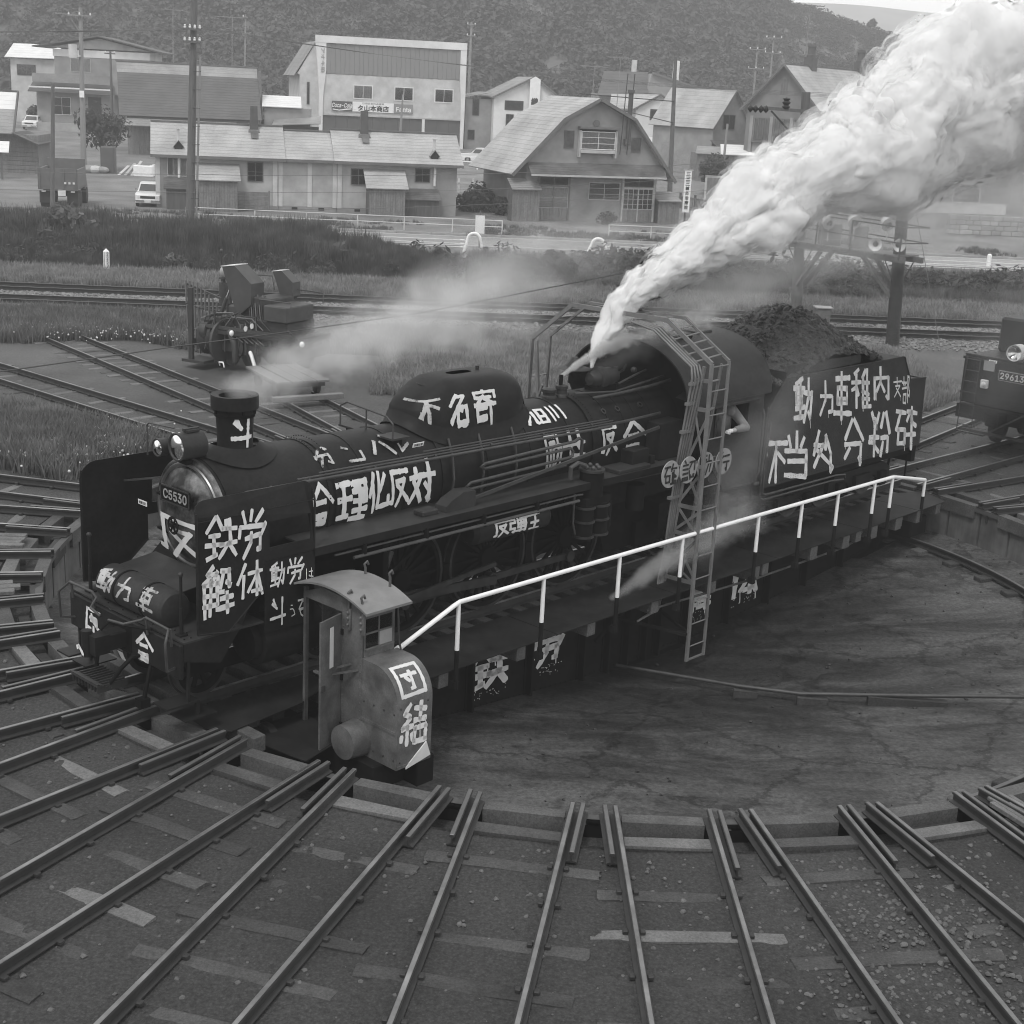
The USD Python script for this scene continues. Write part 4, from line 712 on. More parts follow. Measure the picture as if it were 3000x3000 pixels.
for s in (-1, 1):
    obj('step', J(bx(-.25, .25, s * 1.2 - .16, s * 1.2 + .16, .30, .325), beam((.1, s * 1.32, .3), (.1, s * 1.32, .9), .04), bx(.0, .5, s * 1.22 - .18, s * 1.22 + .18, .08, .1), beam((.25, s * 1.3, .1), (.25, s * 1.3, .3), .05)), 'loco_black', L)
    mp = obj('marker_post', J(cyl((.16, s * 1.1, 1.165), (.16, s * 1.1, 2.0), .02), bx(.1, .22, s * 1.1 - .06, s * 1.1 + .06, 1.165, 1.19), cyl((.16, s * 1.1, 1.2), (.16, s * 1.1, 1.55), .027)), 'loco_black', L); obj('post_ball', ball((.16, s * 1.1, 2.0), .035, 2), 'loco_top', mp, smooth=True)
    obj('front_handrail', tube([(-.02, s * 1.22, .8), (-.2, s * 1.3, .82), (-.22, s * 1.3, 1.2), (-.1, s * 1.2, 1.34), (-.08, s * .65, 1.34), (-.08, s * .55, 1.28), (-.26, s * .4, 1.22), (-.3, s * .1, 1.2)], .019, 8), 'pipe_steel', L, smooth=True)
    for y in (1.2, .65): obj('rail_stanchion', cyl((-.06, s * y, 1.1), (-.08, s * y, 1.34), .018), 'pipe_steel', L)
    obj('guard_iron', J(beam((.0, s * .62, .66), (-.12, s * .6, .12), .05, .03), bx(-.2, -.05, s * .6 - .07, s * .6 + .07, .08, .2)), 'loco_dark', L)
obj('foot_grate', J(*[bx(-.62 + .04 * i, -.60 + .04 * i, -.32, .32, .42 - .02 * i, .435 - .02 * i) for i in range(12)], bx(-.64, -.62, -.34, .34, .40, .44), *[bx(-.62, -.16, y - .008, y + .008, .30, .40) for y in np.linspace(-.3, .3, 9)]), 'rod_steel', L)
obj('air_hose', tube([(-.03, -.4, .72), (-.15, -.42, .74), (-.3, -.38, .6), (-.42, -.28, .38), (-.46, -.22, .28)], .03, 8), 'loco_dark', L, smooth=True); obj('air_hose', tube([(-.03, .4, .72), (-.14, .42, .7), (-.2, .42, .5), (-.18, .4, .3)], .028, 8), 'loco_dark', L, smooth=True)
# frame, cylinders, wheels and rods
obj('main_frame', J(bx(.1, 11.6, -.48, -.42, .6, 1.1), bx(.1, 11.6, .42, .48, .6, 1.1), bx(1.4, 11.6, -.48, -.42, 1.1, 1.45), bx(1.4, 11.6, .42, .48, 1.1, 1.45), bx(1.2, 11.4, -.4, .4, .8, 1.3)), 'loco_dark', L)
for s in (-1, 1):
    obj('cylinder', J(cyl((1.32, s * 1.02, .80), (2.36, s * 1.02, .80), .36, n=28), cyl((1.38, s * .95, 1.35), (2.3, s * .95, 1.35), .2, n=20), cyl((1.2, s * 1.02, .80), (1.32, s * 1.02, .80), .27, n=24)), 'loco_black', L, smooth=35)
def wheel(x, r, s, spokes, name, cw=None, y=.58):
    w = obj(name, J(lathe([(r - .11, -.05), (r - .045, -.055), (r - .045, .055), (r - .11, .05), (r - .11, -.05)], (x, s * y, r), (0, 1, 0), 40), lathe([(.001, -.09), (.16 * r / .87 + .02, -.09), (.18 * r / .87 + .02, .06), (.001, .06)], (x, s * y, r), (0, 1, 0), 20),
        *[beam((x + .1 * math.cos(a), s * y, r + .1 * math.sin(a)), (x + (r - .1) * math.cos(a), s * y, r + (r - .1) * math.sin(a)), .045, .05) for a in np.linspace(0, 2 * math.pi, spokes, endpoint=False)],
        *([prism([(x + rr * math.cos(a), r + rr * math.sin(a)) for rr, a in [((r - .1), cw + t) for t in np.linspace(-.55, .55, 9)]], s * y - .06, s * y + .06, 'y')] if cw is not None else [])), 'loco_dark', L)
    obj('tyre', lathe([(r - .045, -.065), (r, -.065), (r - .005, .05), (r + .025, .05), (r + .025, .08), (r - .045, .08), (r - .045, -.065)] if s < 0 else [(r - .045, -.08), (r + .025, -.08), (r + .025, -.05), (r - .005, -.05), (r, .065), (r - .045, .065), (r - .045, -.08)], (x, s * y, r), (0, 1, 0), 48), 'rod_steel', w, smooth=35)
for s in (-1, 1):
    for x in (.78, 2.92): wheel(x, .43, s, 10, 'bogie_wheel')
    for x in (4.43, 6.33, 8.23): wheel(x, .875, s, 20, 'driving_wheel', cw=1.1)
    wheel(10.9, .43, s, 10, 'trailing_wheel')
    ca = -1.9
    pin = lambda x: (x + .3 * math.cos(ca), s * .80, .875 + .3 * math.sin(ca))
    obj('side_rod', J(beam(pin(4.43), pin(8.23), .05, .11), *[cyl((pin(x)[0], s * .74, pin(x)[2]), (pin(x)[0], s * .87, pin(x)[2]), .1) for x in (4.43, 6.33, 8.23)]), 'rod_steel', L)
    p6 = pin(6.33); obj('main_rod', beam((3.15, s * .92, .82), (p6[0], s * .92, p6[2]), .06, .14), 'rod_steel', L)
    obj('slide_bar', J(bx(2.36, 3.75, s * 1.02 - .05, s * 1.02 + .05, .98, 1.04), bx(2.36, 3.75, s * 1.02 - .05, s * 1.02 + .05, .60, .66), bx(2.95, 3.3, s * 1.02 - .09, s * 1.02 + .09, .62, 1.02)), 'rod_steel', L)
    obj('valve_gear', J(tube([(3.9, s * .98, 1.55), (3.75, s * .98, 1.2), (3.8, s * .98, .95), (3.95, s * .98, .7)], .05, 6), beam((3.85, s * .98, 1.15), (2.3, s * .95, 1.3), .04, .07), beam((3.1, s * 1.05, .85), (3.05, s * 1.05, .45), .04, .06), beam((3.95, s * 1.0, .72), (p6[0] - .1, s * 1.0, .9), .04, .07), beam((2.7, s * 1.0, .45), (2.75, s * 1.0, 1.4), .04, .06)), 'rod_steel', L)
    obj('motion_bracket', J(bx(3.6, 3.7, s * .5 - .02, s * 1.15, .6, 1.9) if s > 0 else bx(3.6, 3.7, -1.15, -.48, .6, 1.9), *[beam((3.6, s * 1.12, 1.2), (4.6, s * 1.12, 1.75), .05)]), 'loco_dark', L)
    obj('bogie_frame', bx(.5, 3.2, s * .74 - .03, s * .74 + .03, .38, .62), 'loco_dark', L)
    obj('trailing_frame', bx(9.9, 11.8, s * .8 - .04, s * .8 + .04, .4, .85), 'loco_dark', L)
    obj('spring', J(*[bx(10.45 + .05 * i, 11.35 - .05 * i, s * .84 - .05, s * .84 + .05, .88 + .025 * i, .9 + .025 * i) for i in range(6)]), 'rod_steel', L)
    obj('brake_shoe', J(*[bx(x - .06, x + .06, s * .58 - .07, s * .58 + .07, .45, .95) for x in (5.38, 7.28, 9.2)]), 'loco_dark', L)
for x in (4.43, 6.33, 8.23): obj('axle', cyl((x, -.58, .875), (x, .58, .875), .09), 'loco_dark', L)
# combined dome casing
DX, DL = 6.13, 1.27
def dome(a, t):
    ex = math.copysign(abs(math.cos(a)) ** .6, math.cos(a)); ey = math.copysign(abs(math.sin(a)) ** .75, math.sin(a))
    k = math.sin(t) ** .42; z0 = 2.85; z = z0 + (3.84 - z0) * max(0, math.cos(t)) ** .5
    x = DX + DL * ex * k; z -= .14 * max(0, min(1, (5.6 - x) / .5)) * (1 if z > 3.4 else 0) * math.cos(t)
    return (x, .62 * ey * k * (1 - .12 * math.cos(t)), z)
obj('dome', grid(dome, np.linspace(2 * math.pi, 0, 57), np.linspace(.02, math.pi / 2, 16)), 'loco_black', L, smooth=True)
def dskirt(a, k):
    ex = math.copysign(abs(math.cos(a)) ** .6, math.cos(a)); ey = math.copysign(abs(math.sin(a)) ** .75, math.sin(a)); g = 1 + .14 * k
    x, y = DX + (DL + .12 * k) * ex, .62 * ey * (1 + .1 * k); return (x, y, BZ + math.sqrt(.81 ** 2 - min(abs(y), .79) ** 2) + .012 + .18 * (1 - k) ** 2)
obj('dome_skirt', grid(dskirt, np.linspace(0, 2 * math.pi, 57), [1, .6, .25, 0]), 'loco_black', L, smooth=True)
obj('sand_lid', J(cyl((5.5, 0, 3.66), (5.5, 0, 3.715), .22, n=28), tube([(5.5 + .2 * math.cos(a), .2 * math.sin(a), 3.73) for a in np.linspace(0, 6.28, 20)], .012, 5), cyl((6.55, 0, 3.8), (6.55, 0, 3.9), .03)), 'loco_top', L, smooth=35)
def on_dome(x0, w, t0, t1, off=.0):
    def f(u, v):
        t = t1 + (t0 - t1) * v; x = x0 + w * u; best = None      # solve the casing's outline for this x on the near side
        lo, hi = math.pi, 2 * math.pi
        for _ in range(30):
            m = (lo + hi) / 2
            if dome(m, t)[0] < x: lo = m
            else: hi = m
        p = np.array(dome(m, t)); n = np.array([(p[0] - DX) * .25, p[1], .35 * (p[2] - 2.7)]); return p + n / np.linalg.norm(n) * .014
    return f
paint(L, '不', on_dome(4.95, .34, .85, 1.42), w=.15, m='brush_worn', seg=.06); paint(L, '名', on_dome(5.40, .40, .92, 1.45), w=.16, m='brush_white', seg=.06); paint(L, '寄', on_dome(5.94, .44, .90, 1.5), w=.14, m='brush_white', seg=.06)
# platform with railing in front of the dome
pf = obj('step_platform', sheet([(4.2, -.62, 3.13), (4.55, -.62, 3.13), (4.55, .62, 3.13), (4.2, .62, 3.13)], .03), 'loco_top', L)
obj('platform_rail', J(tube([(4.22, -.6, 3.13), (4.22, -.6, 3.35), (4.22, -.45, 3.44), (4.22, .45, 3.5), (4.22, .6, 3.42), (4.22, .6, 3.13)], .014, 6), cyl((4.22, 0, 3.13), (4.22, 0, 3.48), .013)), 'pipe_steel', pf); obj('platform_bracket', J(bx(4.25, 4.5, .35, .5, 2.95, 3.1), bx(4.25, 4.5, -.5, -.35, 2.95, 3.1)), 'loco_dark', pf)
# pipes and rods along the near side
def on_boiler(x0, w, a0, a1, r=.815): return lambda u, v: np.array([x0 + w * u, -r * math.sin(a1 + (a0 - a1) * v), BZ + r * math.cos(a1 + (a0 - a1) * v)])
PW = dict(w=.15, seg=.08)
for ch, x, w, a0, a1 in (('ガ', 2.84, .28, .46, .86), ('ン', 3.36, .30, .50, .90), ('バ', 3.90, .38, .42, .90), ('レ', 4.36, .24, .46, .88)): paint(L, ch, on_boiler(x, w, a0, a1), m='brush_worn', **PW)
for ch, x, w, a0, a1 in (('合', 2.55, .36, 1.16, 1.86), ('理', 3.02, .52, 1.16, 1.92), ('化', 3.60, .36, 1.14, 1.86), ('反', 4.02, .36, 1.14, 1.84), ('対', 4.42, .50, 1.12, 1.86)): paint(L, ch, on_boiler(x, w, a0, a1), m='brush_bright', **PW)
for ch, x, w, a0, a1 in (('旭', 7.24, .46, .42, .84), ('川', 7.82, .34, .42, .80)): paint(L, ch, on_boiler(x, w, a0, a1), m='brush_white', **PW)
for ch, x, w, a0, a1 in (('励', 7.42, .36, 1.12, 1.78), ('せ', 7.85, .5, 1.1, 1.66), ('反', 8.82, .40, 1.12, 1.72), ('合', 9.42, .56, 1.14, 1.80)): paint(L, ch, on_boiler(x, w, a0, a1, .84), m='brush_white', **PW)
obj('boiler_handrail', tube([(x, -.94, 2.88 - .012 * x) for x in np.linspace(1.3, 8.9, 12)], .024, 8), 'pipe_steel', L, smooth=True)
obj('lagged_pipe', tube([(x, -.90, 2.92 - .012 * x) for x in np.linspace(2.2, 9.9, 12)], .014, 6), 'pipe_steel', L); obj('lagged_pipe', tube([(x, -.88, 2.955 - .012 * x) for x in np.linspace(2.6, 9.0, 12)], .012, 6), 'pipe_steel', L); obj('lagged_pipe', tube([(x, -.86, 2.99 - .012 * x) for x in np.linspace(4.6, 8.9, 12)], .012, 6), 'pipe_steel', L)
for x in (2.4, 3.6, 4.8, 6.0, 7.2, 8.4): obj('rail_pillar', cyl((x, -.76, 2.8), (x, -.93, 2.87), .02, n=8), 'pipe_steel', L)
obj('lagged_pipe', tube([(8.9, -.5, 3.18), (9.5, -.55, 3.2), (10.3, -.6, 3.25), (10.9, -.6, 3.3)], .03, 8), 'pipe_steel', L, smooth=True)
obj('lagged_pipe', tube([(8.6, -.88, 2.78), (9.5, -.89, 2.8), (10.3, -.88, 2.82)], .026, 8), 'pipe_steel', L)
coil = []
for i, (z, xl) in enumerate(((2.60, 5.75), (2.52, 5.75), (2.38, 5.45), (2.30, 5.45))): coil.append([(xl, -1.0, z), (7.95, -1.0, z)])
obj('cooling_coil', J(tube([(7.9, -1.0, 2.66), (8.0, -1.0, 2.70), (8.08, -1.0, 2.66), (8.08, -1.0, 2.35)], .028, 8), tube([(7.9, -1.0, 2.66), (5.8, -1.0, 2.60), (5.7, -1.0, 2.56), (5.8, -1.0, 2.52), (7.8, -1.0, 2.56), (7.86, -1.0, 2.5), (7.86, -1.0, 2.42), (7.75, -1.0, 2.40), (5.5, -1.0, 2.34), (5.4, -1.0, 2.29), (5.5, -1.0, 2.24), (7.7, -1.0, 2.28)], .026, 8)), 'pipe_steel', L, smooth=True)
obj('reach_rod', beam((5.35, -1.2, 2.16), (9.95, -1.15, 2.66), .035, .05), 'pipe_steel', L)
obj('lubricator_box', bx(4.30, 4.62, -1.22, -1.0, 2.05, 2.13, .015), 'loco_top', L)
obj('drive_cover', prism([(4.72, 2.05), (5.35, 2.05), (5.35, 2.3), (5.1, 2.32), (4.85, 2.22), (4.74, 2.14)], -1.26, -1.02, 'y'), 'loco_top', L)
for z, y in ((1.86, -1.36), (1.78, -1.42)): obj('underboard_pipe', tube([(2.5 + (.3 if z < 1.8 else 0), y, z), (7.6, y, z + .01), (7.75 if z > 1.8 else 7.4, y, z)], .026 if z < 1.8 else .018, 8), 'pipe_steel', L)
for x in (3.0, 4.2, 5.4, 6.6): obj('pipe_hanger', bx(x - .02, x + .02, -1.44, -1.36, 1.76, 1.95), 'loco_dark', L)
ar = obj('air_reservoir', lathe([(.001, 5.3), (.15, 5.32), (.21, 5.4), (.21, 7.0), (.15, 7.08), (.001, 7.1)], (0, -1.14, 1.60), (1, 0, 0), 28), 'loco_black', L, smooth=35)
for ch, x in (('反', 5.72), ('弾', 6.06), ('圧', 6.42)): paint(L, ch, lambda u, v, x=x: np.array([x + .32 * u, -1.14 - .216 * math.cos(-.55 + 1.25 * v), 1.60 + .216 * math.sin(-.55 + 1.25 * v)]), w=.16, m='brush_white')
for x in (5.35, 6.0, 6.75): obj('sand_pipe', tube([(x, -.62, 2.98), (x - .05, -.78, 2.75), (x - .08, -.86, 2.4), (x - .1, -.84, 2.1)], .02, 6), 'pipe_steel', L)
obj('boiler_rivets', J(*[ball((x, -.835 * math.sin(a), BZ + .835 * math.cos(a)), .011, 0) for x in (2.86, 3.04, 8.7) for a in np.linspace(-.3, 1.5, 26)]), 'loco_black', L, kind='stuff')
for x in (9.1, 9.8): obj('firebox_seam', ring_x([(.826, x - .02), (.834, x - .02), (.834, x + .02), (.826, x + .02)], 40), 'loco_black', L)
# feed pump group
pp = obj('feed_pump', J(cyl((8.05, -1.28, 1.78), (8.05, -1.28, 2.2), .2, n=20), cyl((7.88, -1.32, 1.12), (7.88, -1.32, 1.66), .15, n=18), cyl((8.22, -1.32, 1.12), (8.22, -1.32, 1.66), .17, n=18), cyl((8.52, -1.2, 1.15), (8.52, -1.2, 1.6), .13, n=18), bx(7.75, 8.4, -1.45, -1.15, 1.66, 1.78)), 'loco_dark', L, smooth=35)
[obj('pump_flange', cyl((x, -1.32, z), (x, -1.32, z + .035), r, n=18), 'rod_steel', pp) for x, r in ((7.88, .18), (8.22, .2)) for z in (1.1, 1.36, 1.6)]; obj('pump_flange', cyl((8.05, -1.28, 2.2), (8.05, -1.28, 2.24), .22, n=20), 'rod_steel', pp); obj('pump_valve', J(*[ball((8.05 + .12 * math.cos(a), -1.28 + .12 * math.sin(a), 2.27), .04, 1) for a in range(6)], tube([(7.6, -1.2, 2.1), (7.6, -1.2, 2.3), (7.75, -1.22, 2.36), (7.9, -1.25, 2.3)], .04, 8)), 'pipe_steel', pp)
obj('lagged_pipe', tube([(8.35, -1.35, 1.95), (9.0, -1.36, 1.93), (10.6, -1.36, 1.9)], .03, 8), 'pipe_steel', L); obj('drain_pipe', tube([(7.55, -1.36, 1.9), (7.55, -1.36, 1.4), (7.62, -1.36, 1.2)], .018, 6), 'pipe_steel', L)
obj('strainer', cyl((9.35, -1.2, 1.3), (9.35, -1.2, 1.75), .16, n=18), 'loco_dark', L, smooth=35)
obj('tool_box', bx(9.15, 9.6, -1.25, -.98, 2.05, 2.36, .012), 'loco_black', L); obj('tool_box', bx(8.65, 9.5, -1.38, -1.0, 2.05, 2.12, .01), 'loco_top', L); obj('relay_box', bx(9.98, 10.6, -1.18, -.85, 2.05, 2.72, .015), 'loco_black', L); obj('tool_box', bx(9.66, 9.78, -1.25, -1.08, 2.05, 2.2, .01), 'loco_black', L)
obj('washout_plug', J(*[lathe([(.035, -.02), (.055, -.02), (.055, .012), (.03, .012)], (x, -.84 * math.sin(.82), BZ + .84 * math.cos(.82)), (0, -math.sin(.82), math.cos(.82)), 14) for x in (9.05, 9.42, 10.05)]), 'rod_steel', L)
# boiler-top fittings
for x, y, r, z1 in ((8.32, 0, .11, 3.32), (8.58, -.05, .095, 3.36)): obj('safety_valve', lathe([(r * 1.3, 3.14), (r * 1.2, 3.2), (r, 3.22), (r, z1 - .06), (r * 1.15, z1 - .05), (r * 1.15, z1), (r * .5, z1 + .02), (.001, z1 + .02)], (x, y, 0), (0, 0, 1), 20), 'loco_top', L, smooth=35)
obj('exhaust_pipe', cyl((8.55, -.05, 3.36), (8.55, -.05, 3.55), .035), 'loco_dark', L)
gn = obj('generator', lathe([(.001, 9.22), (.1, 9.24), (.14, 9.3), (.15, 9.42), (.2, 9.44), (.2, 9.56), (.15, 9.58), (.17, 9.7), (.17, 9.78), (.13, 9.8), (.13, 9.92), (.001, 9.95)], (0, -.1, 3.4), (1, 0, 0), 28), 'loco_top', L, smooth=35)
obj('generator_stand', bx(9.3, 9.8, -.25, .05, 3.1, 3.28), 'loco_dark', gn); obj('whistle_hood', lathe([(.30, 0), (.16, .04), (.09, .14), (.05, .2), (.001, .21)], (9.2, .22, 3.55), (0, 0, 1), 20), 'loco_top', gn, smooth=35)
obj('fitting_pipe', J(tube([(9.9, -.1, 3.4), (10.3, 0, 3.45), (10.6, .2, 3.48)], .02, 6), tube([(9.8, -.3, 3.3), (10.3, -.3, 3.42), (10.7, -.2, 3.44)], .02, 6), tube([(8.7, -.25, 3.24), (9.2, -.35, 3.22), (9.6, -.4, 3.2), (10.9, -.45, 3.35)], .02, 6), cyl((10.2, .1, 3.3), (10.2, .1, 3.5), .04), ball((10.4, -.15, 3.46), .06, 1)), 'pipe_steel', L)
# cab: rounded roof overhanging the dark front
RTOP = [(1.40 * math.sin(a), 2.98 + 1.03 * math.cos(a) ** .9 if math.cos(a) > 0 else 2.98) for a in np.linspace(-math.pi / 2, math.pi / 2, 25)]
def roof_pt(i, x): y, z = RTOP[int(i)]; return (x, y, z)
idx = list(range(25))
roof = obj('cab_roof', J(grid(lambda i, x: roof_pt(i, x), idx, [10.40, 13.0][::-1]), grid(lambda i, x: (x, RTOP[int(i)][0] * .985, RTOP[int(i)][1] - .02), idx, [10.40, 13.0]), grid(lambda i, k: (10.40, RTOP[int(i)][0] * (1 if k else .985), RTOP[int(i)][1] - (0 if k else .02)), idx, [0, 1])), 'tender_black', L, smooth=40)
obj('roof_hatch', J(bx(10.9, 11.7, -.45, .45, 3.97, 4.05, .02), bx(12.0, 12.5, -.3, .3, 3.97, 4.03, .02)), 'loco_black', roof)
fr = [(y, z - .02) for y, z in RTOP] + [(1.38, 2.05), (-1.38, 2.05)]
hole = [(.8 * math.cos(a) * 1.06, BZ + .85 * math.sin(a)) for a in np.linspace(0, 2 * math.pi, 30)][:-1]
obj('cab_front', prism(fr, 10.98, 11.0, 'x'), 'loco_dark', L)
obj('front_window', lathe([(.17, -.01), (.21, -.01), (.21, .01), (.17, .01), (.17, -.01)], (10.96, -1.12, 2.78), (1, 0, 0), 24), 'loco_black', L); obj('window_hood', sheet([(10.7, -1.36, 3.0), (10.98, -1.38, 3.08), (10.98, -.85, 3.12), (10.7, -.9, 3.06)], .01), 'loco_top', L)
for s in (-1, 1):
    cs = obj('cab_side', prism([(11.0, 2.05), (11.7, 1.28), (12.75, 1.28), (12.75, 2.98), (10.45, 2.98), (10.6, 2.7), (11.0, 2.5)], s * 1.40 - .01, s * 1.40 + .01, 'y', [[(11.25, 2.35), (12.25, 2.35), (12.25, 2.88), (11.25, 2.88)]]), 'tender_black', L)
    obj('window_frame', J(bx(11.22, 12.28, s * 1.42 - .02, s * 1.42 + .02, 2.32, 2.36), bx(11.22, 11.26, s * 1.42 - .015, s * 1.42 + .015, 2.36, 2.9), bx(12.24, 12.28, s * 1.42 - .015, s * 1.42 + .015, 2.36, 2.9), bx(11.0, 12.5, s * 1.45 - .05, s * 1.45 + .05, 2.9, 2.93)), 'tender_black', cs)
    obj('cab_handrail', J(tube([(12.72, s * 1.43, 1.4), (12.72, s * 1.47, 1.5), (12.72, s * 1.47, 2.6), (12.72, s * 1.43, 2.7)], .017, 6), tube([(12.9, s * 1.40, 1.2), (12.9, s * 1.42, 2.7)], .017, 6)), 'pipe_steel', L)
    obj('cab_step', J(bx(12.35, 12.8, s * 1.35 - .12, s * 1.35 + .12, .85, .87), bx(12.35, 12.8, s * 1.35 - .12, s * 1.35 + .12, .5, .52), beam((12.37, s * 1.3, .5), (12.37, s * 1.3, 1.28), .03), beam((12.78, s * 1.3, .5), (12.78, s * 1.3, 1.28), .03)), 'loco_dark', L)
obj('cab_floor', bx(11.0, 12.9, -1.38, 1.38, 1.26, 1.29), 'loco_dark', L); obj('cab_underframe', bx(10.2, 12.8, -1.1, 1.1, .75, 1.22), 'loco_dark', L); obj('ashpan', prism([(8.9, 1.3), (10.6, 1.3), (10.3, .4), (9.2, .4)], -.7, .7, 'y'), 'loco_dark', L)
obj('injector', J(bx(11.75, 12.05, -1.32, -1.05, .82, 1.15, .03), tube([(12.05, -1.2, 1.0), (12.5, -1.25, .95), (13.1, -1.2, .9)], .04, 8), tube([(11.75, -1.2, .95), (11.3, -1.25, 1.0), (10.9, -1.3, 1.5)], .035, 8)), 'rod_steel', L)
# the driver leaning on the window sill: one continuous body, head with a cap, sleeved arm, white glove
import manifold3d as m3
def body(bones, refine=.035, it=6):
    out = m3.Manifold()
    for (p, r), (q, s) in bones:
        a = m3.Manifold.sphere(r, 18).translate([float(v) for v in p]); b = m3.Manifold.sphere(s, 18).translate([float(v) for v in q]); out = out + m3.Manifold.batch_hull([a, b])
    m = out.refine_to_length(refine).to_mesh(); t = trimesh.Trimesh(m.vert_properties[:, :3], m.tri_verts, process=True); trimesh.smoothing.filter_taubin(t, .5, .53, it); return np.array(t.vertices), np.array(t.faces)
D = thing('person', 'person in pale shirt and white gloves leaning an elbow out of the cab', 'person', None, TM)
sh, el, wr = (11.98, -1.24, 2.74), (12.1, -1.5, 2.44), (11.72, -1.47, 2.42)
obj('body', body([(((11.98, -1.0, 1.9), .19), ((11.98, -1.02, 2.3), .18)), (((11.98, -1.02, 2.3), .18), ((11.9, -1.06, 2.62), .19)), (((11.9, -.86, 2.74), .09), ((11.9, -1.26, 2.74), .085)), (((11.88, -1.1, 2.78), .06), ((11.84, -1.14, 2.9), .058)),
    (((11.82, -1.16, 2.97), .095), ((11.84, -1.16, 3.04), .098)), (((11.77, -1.17, 2.93), .05), ((11.80, -1.17, 2.98), .07)), (((11.71, -1.185, 2.98), .016), ((11.735, -1.18, 3.02), .02)), ((sh, .08), (el, .055)), ((el, .055), (wr, .038)), (((11.98, -.8, 2.72), .08), ((11.8, -.7, 2.44), .055)), (((11.8, -.7, 2.44), .055), ((11.55, -.85, 2.4), .04)), (((11.98, -1.0, 1.9), .16), ((12.0, -.95, 1.35), .1))]), 'skin', D, smooth=True)
obj('shirt', body([(((11.98, -1.0, 1.95), .205), ((11.98, -1.02, 2.3), .195)), (((11.98, -1.02, 2.3), .195), ((11.9, -1.06, 2.62), .205)), (((11.9, -.86, 2.72), .105), ((11.9, -1.26, 2.73), .1)), ((sh, .1), (el, .078)), ((el, .075), ((11.84, -1.48, 2.43), .06)), (((11.98, -.8, 2.72), .09), ((11.8, -.7, 2.44), .065))]), 'shirt', D, smooth=True)
hb = [((wr, .036), ((11.66, -1.46, 2.42), .04))]
for i, (dy, ln) in enumerate(((-.034, .062), (-.012, .074), (.012, .07), (.033, .055))): hb += [(((11.65, -1.46 + dy, 2.425), .013), ((11.65 - ln * .6, -1.46 + dy * 1.1, 2.415), .0115)), (((11.65 - ln * .6, -1.46 + dy * 1.1, 2.415), .0115), ((11.65 - ln * .8, -1.465 + dy * 1.1, 2.38), .0105))]
hb += [(((11.68, -1.425, 2.43), .015), ((11.63, -1.4, 2.41), .012)), (((11.63, -1.4, 2.41), .012), ((11.60, -1.41, 2.385), .011))]
obj('gloved_hand', body(hb, .006, 3), 'glove', D, smooth=True)
cap = obj('cap', J(lathe([(.104, -.01), (.108, .02), (.125, .06), (.115, .085), (.06, .1), (.001, .102)], (11.83, -1.16, 3.06), (0, 0, 1), 24), sheet([(11.66, -1.24, 3.05), (11.75, -1.26, 3.06), (11.75, -1.06, 3.06), (11.66, -1.08, 3.05)], .012)), 'cap', D, smooth=40)

# ------------------------------------------------------------------ its tender
E_ = thing('tender', 'black coal tender with two lines of big white hand-painted characters behind the engine cab', 'tender', None, TM)
SP = [(12.98, 1.10), (12.96, 2.63), (13.46, 3.19), (17.86, 3.18)] + [(17.86 + .13 * math.sin(a), 3.05 + .13 * math.cos(a)) for a in (.5, 1.0, 1.4)] + [(18.28, 2.66), (18.97, 2.62), (19.06, 1.12)]
for s in (-1, 1):
    sd = obj('side_plate', prism(SP, s * 1.39 - .012, s * 1.39 + .012, 'y'), 'tender_black', E_)
    ed = [(x, s * 1.405, z) for x, z in SP]; obj('edge_bead', tube(ed[1:-1], .014, 6), 'tender_black', sd)
    obj('coal_board', prism([(13.5, 3.19), (13.62, 3.40), (16.28, 3.36), (16.28, 3.19)], s * 1.3 - .012, s * 1.3 + .012, 'y'), 'tender_black', E_)
    obj('sole_bar', bx(13.0, 19.0, s * 1.2 - .05, s * 1.2 + .05, .92, 1.1), 'loco_dark', E_)
    obj('edge_pipe', tube([(13.05, s * 1.42, 2.4), (12.93, s * 1.44, 1.6), (12.96, s * 1.44, 1.02), (13.1, s * 1.44, .98), (15.6, s * 1.44, .97), (15.95, s * 1.44, .93), (16.0, s * 1.42, .85)], .02, 6), 'pipe_steel', E_, smooth=True)
    obj('edge_pipe', tube([(13.0, s * 1.40, 2.2), (12.86, s * 1.44, 1.5), (12.88, s * 1.44, .95), (13.02, s * 1.44, .89), (15.4, s * 1.44, .88), (15.9, s * 1.44, .84)], .02, 6), 'pipe_steel', E_, smooth=True)
obj('rivets', J(*[ball((x, -1.404, z), .010, 0) for x in np.arange(13.1, 19.0, .085) for z in (1.17, 1.21)], *[ball((x, -1.404, z), .010, 0) for x in (13.06, 14.9, 14.96, 16.9, 16.96, 18.92) for z in np.arange(1.25, 2.55, .085)]), 'tender_black', E_, kind='stuff')
for x in (14.93, 16.93): obj('seam_strip', bx(x - .05, x + .05, -1.4035, -1.4, 1.14, 3.12), 'tender_black', E_)
obj('front_plate', bx(13.46, 13.5, -1.38, 1.38, 1.1, 3.3), 'loco_dark', E_)
obj('rear_plate', bx(18.98, 19.02, -1.38, 1.38, 1.12, 2.60), 'tender_black', E_); obj('bunker_rear', sheet([(17.9, -1.38, 3.17), (17.9, 1.38, 3.17), (16.8, 1.3, 3.0), (16.8, -1.3, 3.0)], .02), 'tender_black', E_)
obj('tank_top', bx(17.2, 19.0, -1.38, 1.38, 2.55, 2.58), 'loco_top', E_); obj('bunker_wall', bx(17.84, 17.87, -1.38, 1.38, 2.5, 3.16), 'tender_black', E_)
obj('filler_lid', bx(18.2, 18.7, -.4, .4, 2.58, 2.7, .02), 'loco_top', E_)
